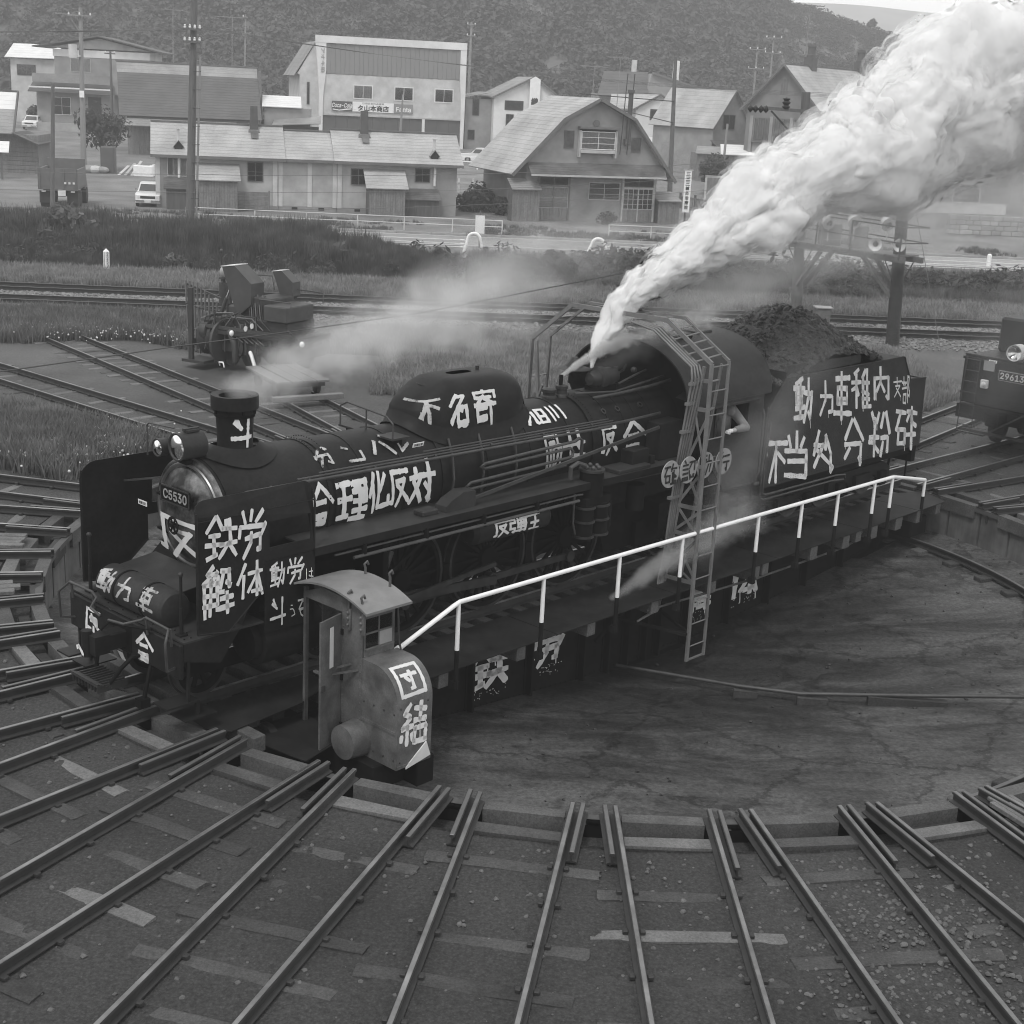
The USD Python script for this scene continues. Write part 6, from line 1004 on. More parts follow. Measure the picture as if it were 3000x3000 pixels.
# right group
t = thing('dark_gable_house', 'house with plain dark roof and side gable below the wooded hill', 'house', None, bframe(2, 165, 3.2)); obj('wall', bx(7.7, 20.9, 1, 9, 2, 8.2), 'stucco_grey', t); slope(t, 'roof', (7.4, -.3, 7.95), (13.8, -.3, 8.2), (14.3, 4, 11.1), (8.6, 4, 10.96), 'slate_dark', 8); obj('gable', prism([(13.6, 8.0), (21, 8.0), (21, 9.1), (14.3, 10.9)], .9, 5, 'y'), 'stucco_grey', t); obj('barge_board', beam((14.3, .6, 11.0), (21.4, .6, 9.1), .3, .25), 'trim', t); obj('chimney', J(bx(17.1, 17.8, 1.2, 1.9, 8, 12.6)), 'stucco_white', t); obj('chimney', bx(12.2, 12.8, 4.2, 4.8, 10.6, 12.5), 'stucco_pale', t)
t = thing('white_house', 'two-storey white house with pale roof behind the gambrel house', 'house', None, bframe(5, 130, 6.3)); gable_front(t, 6.45, 10.85, 1.2, 7.0, 8.4, 8, 'stucco_white', 'slate_light', .25, ua=8.92); slope(t, 'roof', (3.6, -.2, 6.75), (6.6, -.2, 6.85), (8.8, 4, 8.35), (4.5, 4, 8.2), 'slate_light', 6); obj('left_wall', bx(4.0, 6.45, .5, 7, 1.2, 6.7), 'stucco_white', t); window(t, 7.94, 5.8, 9.89, 6.9, 0, 2, 1, 'trim', 'slate_mid'); slope(t, 'porch_roof', (6.0, -1.8, 3.3), (11.2, -1.8, 3.2), (11, 0, 4.1), (6.3, 0, 4.1), 'roof_white', 4); window(t, 7.2, 1.6, 9.6, 3.1, -.02, 3, 1, 'trim')
t = thing('grey_corner_house', 'grey house seen on its corner with pale roof falling to the left', 'house', None, bframe(17.9, 119, 40)); gable_front(t, 0, 5.2, 1.0, 5.9, 9.15, 8, 'stucco_grey', 'slate_light', .35, n=10); window(t, 1.3, 5.4, 3.0, 6.8, 0, 2, 1, 'trim'); slope(t, 'porch_roof', (-.3, -1.2, 3.7), (4.8, -1.2, 3.7), (4.8, 0, 4.4), (-.3, 0, 4.4), 'slate_dark', 4)
t = thing('white_roof_shed', 'low shed with white roof in front of the grey corner house', 'shed', None, bframe(15.6, 112, 8)); obj('wall', bx(.1, 5.4, 0, 2.5, .8, 3.4), 'boards_grey', t); slope(t, 'roof', (2.2, -.3, 3.35), (5.7, -.3, 3.4), (5.9, 2.2, 4.2), (2.8, 2.2, 4.2), 'roof_white', 5); slope(t, 'roof', (-.2, -.3, 3.35), (2.2, -.3, 3.35), (2.8, 2.2, 3.95), (.6, 2.2, 3.95), 'slate_mid', 5)
TH = bframe(20.1, 113.6, -36); t = thing('tall_tiled_house', 'tall grey house with steep tiled roof and three windows, partly behind the steam', 'house', None, TH); gable_front(t, 0, 7.1, .8, 7.9, 11.5, 26, 'house_wall', 'slate_light', .5, n=16)
for u in (.9, 2.9, 4.9): w = window(t, u, 4.75, u + 1.45, 6.75, 0, 3, 1, 'trim', curtain=True); obj('sill', bx(u - .1, u + 1.55, -.25, 0, 4.55, 4.72), 'trim', w); obj('apron', bx(u, u + 1.45, -.03, 0, 3.6, 4.5), 'stucco_grey', w)
for u in (.6, 2.6, 4.6, 6.6): obj('pilaster', bx(u - .16, u + .16, -.1, 0, 3.4, 6.9), 'stucco_grey', t)
obj('gable_vent', J(*[bx(3.2 + .25 * i, 3.36 + .25 * i, -.03, .01, 8.9, 10.2) for i in range(3)]), 'trim', t); slope(t, 'porch_roof', (1.0, -1.6, 3.1), (5.2, -1.6, 3.15), (5.2, 0, 3.4), (1.0, 0, 3.4), 'slate_dark', 3)
for u in (1.2, 5.0): obj('porch_post', bx(u - .12, u + .12, -1.5, -1.3, .8, 3.1), 'trim_pale', t)
def big_chimney(v): c = obj('chimney', J(bx(3.1, 4.0, v - .5, v + .5, 10.8, 12.3)), 'chimney', t); obj('cowl', J(lathe([(.34, 12.25), (.42, 12.3), (.42, 12.5), (.36, 12.55), (.36, 13.2)], (3.55, v, 0), (0, 0, 1), 16), lathe([(.36, 0), (.42, .02), (.36, .3)], (3.55, v, 13.2), (0, 0, 1), 16)), 'chimney', c)
big_chimney(5.0); big_chimney(16.5)
t = thing('hip_roof_house', 'house with white base and hipped roof at right, veiled by steam', 'house', None, bframe(28, 92, 8.1)); obj('wall', bx(3, 10.6, 0, 7, 1.2, 4.3), 'stucco_grey', t); obj('white_base', bx(2.9, 10.4, -.06, 7, .1, 1.2), 'stucco_white', t); obj('hip_roof', (np.array([(2.4, -.5, 4.25), (11.1, -.5, 4.25), (11.1, 7.5, 4.25), (2.4, 7.5, 4.25), (5.5, 3.2, 5.4), (8.4, 3.2, 5.4)], float), np.array([[0, 1, 5], [0, 5, 4], [1, 2, 5], [2, 3, 4], [2, 4, 5], [3, 0, 4], [0, 3, 2], [0, 2, 1]])), 'slate_light', t); window(t, 5.69, 1.15, 8.06, 2.75, -.08, 2, 4, 'stucco_white', 'sign_grey', fr=.12)
t = thing('stone_wall', 'low stone wall below the hip roof house at right', 'wall', None, bframe(28.8, 76.6, 6)); random.seed(5)
for r in range(4):
    u = -.2 * (r % 2)
    while u < 9: l = .5 + .5 * random.random(); obj('stone', bx(max(u, 0) + .015, u + l - .015, -.02 * random.random(), .5, .33 * r + .012, .33 * r + .32, .03), random.choice(['concrete', 'stucco_grey', 'stucco']), t); u += l
t = thing('picket_fence', 'dark picket fence slanting beside the tall vertical sign', 'fence', None, bframe(11.3, 86.7, -63)); obj('rail', J(bx(0, 8.2, -.03, .03, .95, 1.05), bx(0, 8.2, -.03, .03, .3, .38)), 'boards_dark', t)
for i in range(45): obj('picket', bx(.18 * i, .18 * i + .1, -.06, -.035, .05, 1.1), 'boards_grey', t)
for i in range(5): obj('post', bx(1.95 * i, 1.95 * i + .14, -.03, .1, 0, 1.3), 'boards_dark', t)
t = thing('board_gate', 'grey board gate panel behind the picket fence by the steam', 'gate', None, bframe(14.0, 93, 4)); obj('frame', J(bx(0, 5, 0, .1, 2.2, 2.35), bx(0, .15, 0, .1, 0, 2.3)), 'trim_pale', t); boards(t, .15, 5, .1, 2.2, .06, 'boards_grey', .3)
t = thing('tall_sign', 'tall narrow white sign of black characters at the corner of the gambrel house', 'sign', None, bframe(10.35, 74.9, 12)); obj('board', bx(-.24, .24, -.05, 0, .75, 3.5), 'white_paint', t); obj('post', bx(-.05, .05, 0, .1, 0, 3.6), 'pole_wood', t); obj('board_cap', bx(-.34, .34, -.08, .03, 3.5, 3.56), 'trim_pale', t)
for i, ch in enumerate('三三三鍼灸治療院'): m = printed(ch, .27, .006, 2); obj('lettering', basis((m[0], m[1]), (0, -.052, 3.28 - .315 * i), (1, 0, 0), (0, 0, 1), True), 'black_paint', t)
# ------------------------------------------------------------------ vehicles
def car(label, x, y, z, ang, Lc=4.0, Wc=1.55, Hc=1.42, m='car_white', name='parked_car', van=False):
    c = thing(name, label, 'car', None, frameM(x, y, z, math.radians(ang))); w = Wc / 2         # x forwards
    def ring(x, hw, z0, z1): return [(x, -hw, z0), (x, hw, z0), (x, hw, z1), (x, -hw, z1)]
    low = [(-Lc / 2, w - .08, .42, .82), (-Lc / 2 + .12, w, .25, .88), (-.9, w, .22, .9), (.75, w, .22, .9), (Lc / 2 - .12, w, .25, .80), (Lc / 2, w - .06, .36, .74)]
    obj('body', J(*[hull(ring(*a) + ring(*b)) for a, b in zip(low, low[1:])]), m, c)
    top = [(-1.55 if not van else -Lc / 2 + .1, w - .08, .88, .9), (-1.1 if not van else -Lc / 2 + .2, w - .18, .9, Hc - .02), (-.2, w - .16, .9, Hc), (.35, w - .18, .9, Hc - .03), (.95, w - .08, .88, .9)]
    obj('cabin', J(*[hull(ring(*a) + ring(*b)) for a, b in zip(top, top[1:])]), m, c)
    obj('windscreen', sheet([(.92, -w + .16, .94), (.92, w - .16, .94), (.44, w - .24, Hc - .09), (.44, -w + .24, Hc - .09)], .02), 'car_glass', c)
    if not van: obj('rear_window', sheet([(-1.50, w - .2, .95), (-1.50, -w + .2, .95), (-1.13, -w + .26, Hc - .1), (-1.13, w - .26, Hc - .1)], .02), 'car_glass', c)
    for s in (-1, 1):
        for a, b in ((-.95, -.32), (-.24, .42)): obj('side_window', hexa([(a, s * (w - .10), .95), (b + (.25 if b > 0 else 0), s * (w - .10), .95), (b + (.25 if b > 0 else 0), s * (w - .09), .95), (a, s * (w - .09), .95), (a + .06, s * (w - .165), Hc - .12), (b, s * (w - .165), Hc - .12), (b, s * (w - .15), Hc - .12), (a + .06, s * (w - .15), Hc - .12)]), 'car_glass', c)
        for xx in (-1.15, 1.15):
            wh = obj('wheel', cyl((xx, s * (w - .17), .29), (xx, s * (w + .005), .29), .29, n=20), 'rubber', c, smooth=40); obj('hub_cap', cyl((xx, s * (w - .02), .29), (xx, s * (w + .015), .29), .15, n=16), 'chrome', wh)
        obj('headlight', cyl((Lc / 2 - .04, s * (w - .22), .62), (Lc / 2 + .015, s * (w - .22), .62), .085, n=16), 'insulator', c); obj('mirror', J(bx(.72, .8, s * (w + .05) - .04, s * (w + .05) + .04, .98, 1.08)), 'chrome', c)
    obj('grille', bx(Lc / 2 - .02, Lc / 2 + .008, -w + .32, w - .32, .54, .70), 'car_dark', c); obj('bumper', J(bx(Lc / 2 - .02, Lc / 2 + .08, -w + .02, w - .02, .38, .47, .02), bx(-Lc / 2 - .08, -Lc / 2 + .04, -w + .02, w - .02, .38, .47, .02)), 'chrome', c); obj('licence_plate', bx(Lc / 2 + .06, Lc / 2 + .09, -.2, .2, .3, .46), 'dull_white', c); return c
car('white saloon car facing the road beside the left end of the row house', -24.45, 69.6, 0, -82); car('white saloon car seen from the side behind white rails near the shop', -4.35, 121.2, 1.12, 180, 4.1)
car('pale car partly hidden behind the left edge house', -53.1, 138.6, 1.6, -84)
def truck(label, x, y, z, ang, m='truck_paint', high=True):
    c = thing('truck', label, 'truck', None, frameM(x, y, z, math.radians(ang)))
    obj('chassis', bx(-2.6, 2.6, -.4, .4, .7, .95), 'rubber', c)
    obj('cargo_bed', J(bx(-2.7, 1.0, -1.12, 1.12, 1.1, 1.25), bx(-2.75, -2.65, -1.15, 1.15, 1.1, 2.35 if high else 1.6), bx(-2.7, 1.0, -1.15, -1.07, 1.2, 2.3 if high else 1.55), bx(-2.7, 1.0, 1.07, 1.15, 1.2, 2.3 if high else 1.55), bx(.95, 1.05, -1.15, 1.15, 1.2, 2.75 if high else 2.1)), m, c)
    [obj('tailgate_rib', bx(-2.8, -2.75, y - .04, y + .04, 1.15, 2.3 if high else 1.55), m, c) for y in (-1.05, -.35, .35, 1.05)]; obj('cab', hull([(1.15, -1.05, .9), (1.15, 1.05, .9), (1.15, -1.0, 2.5), (1.15, 1.0, 2.5), (2.5, -1.05, .9), (2.5, 1.05, .9), (2.1, -.95, 2.5), (2.1, .95, 2.5)]), m, c); obj('windscreen', sheet([(2.42, -.85, 1.65), (2.42, .85, 1.65), (2.22, .8, 2.3), (2.22, -.8, 2.3)], .03), 'car_glass', c)
    for xx in (-1.9, -1.0, 1.8):
        for s in (-1, 1): obj('wheel', cyl((xx, s * .55 if xx < 1 else s * .75, .5), (xx, s * 1.1, .5), .5, n=22), 'rubber', c, smooth=40)
    for s in (-1, 1): obj('mudguard', bx(-2.5, -2.42, s * .8 - .32, s * .8 + .32, .3, 1.0), 'rubber', c); obj('tail_lamp', bx(-2.68, -2.62, s * .85 - .12, s * .85 + .12, .95, 1.05), 'dull_white', c)
    obj('licence_plate', bx(-2.82, -2.76, -.45, .0, .75, 1.1), 'dull_white', c); obj('marking', J(*[bx(-2.82, -2.79, -.5 - .25 * i, -.38 - .25 * i, 1.45, 1.57) for i in range(3)]), 'dull_white', c); return c
truck('dark dump truck seen from behind at the far left beyond the weeds', -29.1, 66.9, 0, 98); truck('flat-bed truck beyond the gambrel house roof at right', 16.0, 131.5, 1.4, 10, 'stucco_white', False); truck('white light truck half hidden behind the loudspeaker platform', 27.0, 91.5, .25, 96, 'car_white', False)

# ------------------------------------------------------------------ poles, wires, fences, markers
POLES = {}
def pole(label, x, y, z, x1, z1, r=.15, m='pole_wood', arms=(), name='utility_pole', group=None, y1=None):
    t = thing(name, label, 'pole', group); obj('shaft', lathe([(r, 0), (r * .62, 1), (.001, 1)], (0, 0, 0), (0, 0, 1), 12), m, t) if False else obj('shaft', cyl((x, y, z), (x1, y if y1 is None else y1, z1), r, r * .62, 12), m, t, smooth=40)
    for za, half, k in arms:
        xa_ = x + (x1 - x) * (za - z) / (z1 - z); a = obj('cross_arm', bx(xa_ - half, xa_ + half, y - r - .1, y - r, za - .05, za + .05), m, t)
        for i in range(k): xi = xa_ - half + .08 + (2 * half - .16) * i / max(1, k - 1); obj('insulator', lathe([(.05, 0), (.07, .05), (.05, .1), (.06, .14), (.03, .18), (.001, .18)], (xi, y - r - .05, za + .05), (0, 0, 1), 10), 'insulator', a)
    return t
t = pole('tall wooden utility pole standing in the weeds left of the row house', -18.27, 51.7, 0, -17.82, 14.2, .24, 'pole_wood', ((10.3, .45, 4), (9.7, .45, 4))); obj('side_pipe', cyl((-17.93, 51.55, 0), (-17.6, 51.55, 9), .06, n=8), 'pole_pale', t); obj('step_bolt', J(*[cyl((-18.2 + .03 * z, 51.5, z), (-17.8 + .03 * z, 51.5, z), .015, n=5) for z in np.arange(2, 9, .9)]), 'wire', t)
pole('thin dark pole beside the dump truck', -27.43, 58.56, 0, -27.12, 7.3, .15, 'pole_wood')
t = pole('pale concrete pole with transformer can and lamp arm in front of the two-storey house', -34.9, 92.2, .3, -34.75, 12.6, .24, 'pole_pale', ((12.0, .9, 3),)); obj('transformer', J(cyl((-35.35, 91.9, 8.9), (-35.35, 91.9, 9.9), .32), bx(-35.4, -34.8, 91.9, 92.1, 9.0, 9.1)), 'stucco_pale', t); obj('lamp_arm', J(beam((-36.4, 92, 12.1), (-34.7, 92, 12.0), .08), bx(-36.6, -36.1, 91.9, 92.1, 12.05, 12.15), beam((-35.6, 92, 12.0), (-34.8, 92, 10.8), .05)), 'pole_pale', t); obj('sign_tag', J(bx(-34.95, -34.6, 91.85, 91.9, 6.0, 6.5)), 'white_paint', t)
pole('dark pole with short cross arm left of the dark-roofed barn', -39.2, 118, 1, -39.2, 9.8, .16, 'pole_wood', ((9.6, .5, 2),)); pole('wooden pole with white insulators right of the shop', -6.4, 150, 1.9, -6.3, 15.3, .2, 'pole_pale', ((15.0, .5, 2), (13.8, .5, 2)))
t = pole('dark wooden pole at the right corner of the gambrel house', 9.55, 77.5, 0, 9.2, 10.8, .19, 'pole_wood'); obj('wire_bracket', J(beam((2.8, 76.0, 8.1), (9.3, 77.3, 7.9), .06), beam((5.5, 76.2, 7.2), (9.35, 77.3, 6.5), .05)), 'wire', t)
pole('pale stub pole in front of the grey corner house', 16.9, 104, .6, 17.0, 6.2, .14, 'pole_pale'); pole('leaning stub pole at the shop front', -12.2, 120, 1.1, -11.9, 7.2, .14, 'pole_pale'); pole('lamp pole with two white insulators against the hillside', -32.2, 150, 2, -32.0, 14.9, .13, 'pole_pale', ((14.6, .3, 1), (12.6, .3, 1)))
pole('insulator pole behind the tall tiled house, right of two', 27.4, 145, 2, 27.4, 15.3, .14, 'pole_pale', ((15.0, .9, 3), (13.4, .9, 3))); pole('insulator pole behind the tall tiled house, left of two', 25.2, 142, 2, 25.2, 13.9, .14, 'pole_pale', ((13.6, .9, 3), (11.6, .9, 3))); pole('pale pole at the right edge beside the road', 30.2, 62, 0, 30.4, 9.5, .17, 'pole_pale', ((9.2, .5, 2),))
def antenna(label, x, y, z0, z1, w):
    t = thing('tv_antenna', label, 'antenna'); obj('mast', cyl((x, y, z0), (x + .1, y, z1), .04, n=6), 'pole_pale', t); obj('boom', beam((x - w / 2, y, z1 - .05), (x + w / 2, y, z1 - .1), .07), 'pole_pale', t)
    obj('elements', J(*[beam((x - w / 2 + w * i / 6, y - .5, z1 - .06), (x - w / 2 + w * i / 6, y + .5, z1 - .06), .03) for i in range(7)]), 'pole_pale', t, kind='stuff')
antenna('television antenna on a mast above the dark-roofed barn', -33.6, 150, 5, 14.6, 3.6); antenna('television antenna left of the dark gable house', 7.9, 150, 4, 11.2, 3.2); antenna('television antenna above the concrete pole at upper left', -36.0, 130, 4, 14.3, 2.2); antenna('tall roof antenna on the tall tiled house', 25.4, 116, 9, 16.9, 2.6); antenna('television antenna over the white house', 9.2, 128, 7, 11.8, 2.4)
def wire(label, pts, r=.018, sag=.5, category='wire', name='overhead_wire', group=None):
    P = []
    for a, b in zip(pts, pts[1:]):
        for i in range(13): s = i / 12; p = np.array(a) + (np.array(b, float) - a) * s; p[2] -= sag * 4 * s * (1 - s); P.append(p)
    return obj(name, tube([p for i, p in enumerate(P) if i == 0 or np.linalg.norm(p - P[i - 1]) > 1e-6], r, 5), 'wire' if name == 'slack_cable' else 'wire_far', None, label=label, category=category, group=group)
for i in range(4): wire(f'{ORD[i]} thin overhead wire from the front, strung above the road between the poles', [(-60, 46 + i * .3, 10.4), (-18 + .3 * i, 51.5, 10.4), (30.3, 61.9, 9.3 - .1 * i)], .008, 1.0, group='overhead wires along the road')
for i in range(3): wire(f'{["upper", "middle", "lowest"][i]} of three thin wires sagging low in front of the row house', [(-60, 50, 3.0 - .9 * i), (-17.9, 51.5, 3.2 - .9 * i), (12, 66, 4.6 - .8 * i), (34, 70, 5.5)], .012, .35, group='low wires in front of the row house')
for i in range(2): wire(f'{["lower", "upper"][i]} of two thin wires crossing high over the hillside', [(-70, 100, 17.5 + i), (30, 104, 18.7 + i * .6), (90, 108, 17)], .014, .8, group='high wires across the hillside')
wire('single slack cable crossing the yard in front of the snow plough machine', [(-17.5, 7, .75), (-9.8, 9, 1.9), (-4, 10.6, 2.75), (6, 24, 3.4), (9.6, 32.2, 4.6)], .016, .02, name='slack_cable'); wire('guy wire of the platform pole at right', [(12.2, 27.2, 6), (13.6, 25.5, .0)], .012, 0.0)
# guard fence along the pavement
t = thing('guard_fence', 'thin pale pipe fence along the pavement in front of the row house', 'fence'); gp_ = [(-20.2, 62.4), (-16.3, 60.0), (-13.35, 59.8), (-10.4, 59.7), (-7.7, 60.4), (-4.9, 61.3), (-2.0, 62.4)]; gp_ = [(x, 60.6 + .05 * (x + 11)) for x, _ in gp_]
for (x, y) in gp_: obj('post', cyl((x, y, 0), (x, y, .8), .035, n=8), 'stucco_pale', t)
for z in (.78, .42): obj('rail', tube([(x, y, z) for x, y in gp_], .03, 6), 'stucco_pale', t)
t = thing('guard_fence', 'thin pale pipe fence in front of the gambrel house', 'fence'); gq = [(4.3 + 2.5 * i, 61.8 + .12 * i) for i in range(4)]
for (x, y) in gq: obj('post', cyl((x, y, 0), (x, y, .8), .035, n=8), 'stucco_pale', t)
for z in (.78, .42): obj('rail', tube([(x, y, z) for x, y in gq], .03, 6), 'stucco_pale', t)
def arch(label, x, y, w, cx1):
    t = thing('guard_cable_end', label, 'guardrail'); c = x + w / 2; P = [(x, y, 0), (x + .1, y, .35)] + [(c - .33 * math.cos(a), y, .66 + .32 * math.sin(a)) for a in np.linspace(0, math.pi, 9)] + [(x + w - .1, y + .1, .35), (x + w, y + .15, 0)]
    obj('arch_pipe', tube(P, .075, 10), 'white_paint', t, smooth=True)
    for z in (.25, .42, .6): obj('cable', tube([(x + w * .8 if cx1 > x else x + w * .2, y + .05, z), (cx1, y + .045 * (cx1 - x), z)], .018, 5), 'stucco_white', t); obj('cable_clamp', cyl((x + (w if cx1 > x else -.2), y + .05, z), (x + (w + .2 if cx1 > x else 0), y + .05, z), .035, n=8), 'stucco_white', t)
arch('left white arched guard pipe at the road edge, its cables running left', -3.95, 50.6, 1.0, -30); arch('right white arched guard pipe at the road edge, its cables running right', 2.4, 50.9, 1.15, 32)
def km_post(x, y):
    t = thing('distance_post', 'short white pointed post with black digits beside the main line', 'marker post', None, frameM(x, y, -.1, math.radians(45))); obj('post', J(bx(-.095, .095, -.095, .095, 0, .86), (np.array([(-.095, -.095, .86), (.095, -.095, .86), (.095, .095, .86), (-.095, .095, .86), (0, 0, .99)]), np.array([[0, 1, 4], [1, 2, 4], [2, 3, 4], [3, 0, 4]]))), 'white_paint', t)
    for i, ch in enumerate('2257'): obj('digit', J(basis(latin(ch, .13), (0, -.096, .76 - .17 * i), (1, 0, 0), (0, 0, 1), True), basis(latin(ch, .13), (-.096, 0, .76 - .17 * i), (0, -1, 0), (0, 0, 1), True)), 'black_paint', t)
km_post(-18.8, 37.1)
def small_post(label, x, y, h, m, r=.1):
    obj('boundary_post', J(cyl((x, y, -.1), (x, y, h), r, r, 10), lathe([(r, 0), (r * .6, .05), (.001, .07)], (x, y, h), (0, 0, 1), 10)), m, None, smooth=40, label=label, category='post')
small_post('stubby white post at the road edge right of the tall utility pole', -17.5, 51.15, .55, 'white_paint'); small_post('stubby white post behind the weeds in front of the row house middle', -10.6, 52.5, .5, 'white_paint'); small_post('dark wooden stub post between the white marker and the tall pole', -19.2, 48.5, .9, 'pole_wood', .12); small_post('dark wooden stub post just behind the white digit marker', -20.5, 44.6, 1.0, 'pole_wood', .12); small_post('short white post near the road at the far right', 24.9, 55.6, .65, 'white_paint', .12); small_post('pale thin stake beside the main line left of the standing tender', 17.6, 27.4, 1.0, 'stucco_grey', .1)
t = thing('notice_board', 'small pale notice on a thin post beside the left arched guard pipe', 'sign'); obj('post', cyl((-3.2, 53.0, 0), (-3.2, 53.0, 1.95), .03, n=8), 'pole_wood', t); obj('notice', bx(-3.45, -2.95, 52.94, 52.97, .75, 1.7), 'stucco_white', t)
t = thing('white_rail_fence', 'white rail fence in front of the distant white car', 'fence')
for i in range(5): obj('post', bx(-7.5 + 1.5 * i, -7.35 + 1.5 * i, 113.3, 113.45, .8, 2.1), 'white_paint', t)
for z in (1.5, 1.95): obj('rail', bx(-7.6, -1.3, 113.2, 113.3, z, z + .12), 'white_paint', t)
t = thing('yard_fence', 'low grey fence with one white post beside the gambrel house', 'fence')
for i in range(4): obj('post', bx(-5.5 + 1.1 * i, -5.35 + 1.1 * i, 90, 90.15, .3, 1.4 if i != 2 else 1.9), 'stucco_pale' if i != 2 else 'white_paint', t)
obj('rail', bx(-5.6, -1.9, 89.95, 90.0, 1.0, 1.12), 'trim_pale', t)
# platform on two tall wooden poles with loudspeakers and boxes
t = thing('speaker_platform', 'platform with railing carried by two thick wooden poles, bearing loudspeakers and boxes', 'platform')
PA, PB = np.array([9.8, 32.4]), np.array([12.35, 27.3])
obj('pole', cyl((9.8, 32.4, -.2), (9.3, 32.4, 8.6), .23, .17, 16), 'pole_wood', t, smooth=40); obj('pole', cyl((12.35, 27.3, -.2), (12.05, 27.3, 7.2), .25, .19, 16), 'machine_dark', t, smooth=40)
dv = (PB - PA) / np.linalg.norm(PB - PA); nv = np.array([dv[1], -dv[0]])
def pp3(s, k, z): q = PA + dv * s + nv * k; return (q[0] - .03 * z, q[1], z)
Lp = np.linalg.norm(PB - PA)
for k in (-.42, .42): obj('beam', beam(pp3(-.8, k, 2.85), pp3(Lp + .7, k, 3.0), .12, .2), 'pole_wood', t)
for i in range(14): obj('plank', beam(pp3(-.7 + .5 * i, -.6, 2.98 + .011 * i), pp3(-.7 + .5 * i, .6, 2.98 + .011 * i), .42, .05), 'timber_grey', t)
for s, z0, s1, z1 in ((Lp - .1, 1.6, Lp - 1.7, 2.9), (.1, 1.3, 1.6, 2.8)):
    for k in (-.3, .3): obj('brace', beam(pp3(s, k * .6, z0), pp3(s1, k, z1), .13, .13), 'pole_wood', t)
for s in (0, Lp):
    for k in (-.7, .7): obj('stay', beam(pp3(s, k * .2, 2.0), pp3(s, k, 2.95), .03), 'wire', t)
for s in (-.7, 1.6, 3.6, Lp + .6): obj('railing_post', beam(pp3(s, .6, 3.0), pp3(s + .1, .62, 4.15), .05), 'wire', t)
for z in (3.6, 4.15): obj('railing', beam(pp3(-.7, .61, z), pp3(Lp + .7, .61, z), .045), 'wire', t); obj('railing', beam(pp3(Lp + .65, -.6, z), pp3(Lp + .65, .6, z), .045), 'wire', t); obj('railing', beam(pp3(-.7, -.61, z), pp3(Lp + .7, -.61, z), .045), 'wire', t)
obj('transformer_box', J(bx(10.0, 10.75, 30.2, 30.9, 3.05, 3.9, .04), bx(10.05, 10.7, 30.15, 30.2, 3.2, 3.3)), 'stucco_grey', t); obj('transformer_box', bx(10.9, 11.5, 29.2, 29.8, 3.05, 3.95, .04), 'stucco_grey', t)
for x, y, z in ((10.9, 28.9, 4.2), (11.9, 28.0, 4.25), (10.2, 30.0, 4.05)): obj('floodlight', J(lathe([(.12, 0), (.26, .03), (.2, .3), (.08, .36), (.001, .37)], (x, y, z - .15), (-.2, .8, .35), 18), beam((x, y + .1, z), (x, y + .1, z - .8), .04)), 'dull_white', t, smooth=35)
for x, y, d in ((11.22, 26.9, (-.35, -.94, -.05)), (12.05, 26.95, (.15, -.98, 0))):
    s = obj('loudspeaker', lathe([(.05, -.35), (.07, -.3), (.07, -.12), (.16, .02), (.235, .09), (.24, .10), (.225, .095), (.15, .03), (.05, -.1), (.001, -.1)], (x, y, 3.5), d, 28), 'stucco_white', t, smooth=35); obj('horn_throat', lathe([(.09, -.05), (.09, .0), (.001, .01)], (x, y, 3.5), d, 20), 'dark_open', s)
a = obj('cross_arm', beam((7.7, 32.2, 7.95), (10.7, 32.2, 7.85), .12), 'pole_wood', t)
for x in (8.55, 10.3): obj('insulator', lathe([(.1, 0), (.16, .08), (.09, .14), (.17, .24), (.09, .3), (.15, .38), (.001, .42)], (x, 32.2, 7.95), (0, 0, 1), 14), 'black_paint', a)
for x in (7.3, 7.7): obj('insulator', lathe([(.03, -.2), (.15, -.1), (.05, 0), (.15, .1), (.03, .2)], (x, 32.2, 7.9), (1, 0, 0), 12), 'black_paint', a)
obj('arm_brace', beam((8.0, 32.2, 7.85), (9.35, 32.25, 6.6), .06), 'wire', a)
bxn = thing('trackside_box', 'grey trackside cabinet at the foot of the left platform pole', 'cabinet'); obj('cabinet', bx(10.2, 10.75, 30.6, 31.1, -.17, .62, .03), 'cabinet_grey', bxn); obj('cabinet_lid', bx(10.14, 10.82, 30.55, 31.15, .62, .67, .01), 'sign_grey', bxn)
# standing tender on the right, rear towards the pit
rt = math.radians(43.4); T2 = thing('standing_tender', 'tender with rear headlamp and number plate standing at the right edge', 'tender', None, frameM(14.7 * math.cos(rt), 14.7 * math.sin(rt), 0, rt))
obj('tank', bx(0, 6.2, -1.32, 1.32, 1.05, 2.25, .03), 'tender_black', T2); obj('bunker', J(bx(1.3, 5.8, -1.15, 1.15, 2.25, 3.15, .06)), 'tender_black', T2); obj('tank_coping', J(tube([(.02, -1.3, 2.28), (.02, 1.3, 2.28)], .025, 6), bx(-.02, .02, -1.34, 1.34, 2.16, 2.22)), 'loco_top', T2); obj('band', bx(-.012, .0, -1.32, 1.32, 1.28, 1.33), 'loco_top', T2); obj('frame', bx(.1, 6.1, -1.1, 1.1, .75, 1.05), 'loco_dark', T2); obj('rear_beam', bx(-.12, .06, -1.3, 1.3, .68, 1.02), 'loco_black', T2)
h = obj('headlamp', lathe([(.18, -.18), (.205, -.2), (.205, .1), (.12, .14), (.001, .14)], (.15, -.02, 2.50), (1, 0, 0), 28), 'dull_white', T2, smooth=35); obj('reflector', lathe([(.18, -.17), (.12, -.1), (.01, -.05)], (.15, -.02, 2.50), (1, 0, 0), 24), 'mirror', h, smooth=True); obj('lens', lathe([(.18, -.185), (.001, -.2)], (.15, -.02, 2.50), (1, 0, 0), 24), 'pane', h)
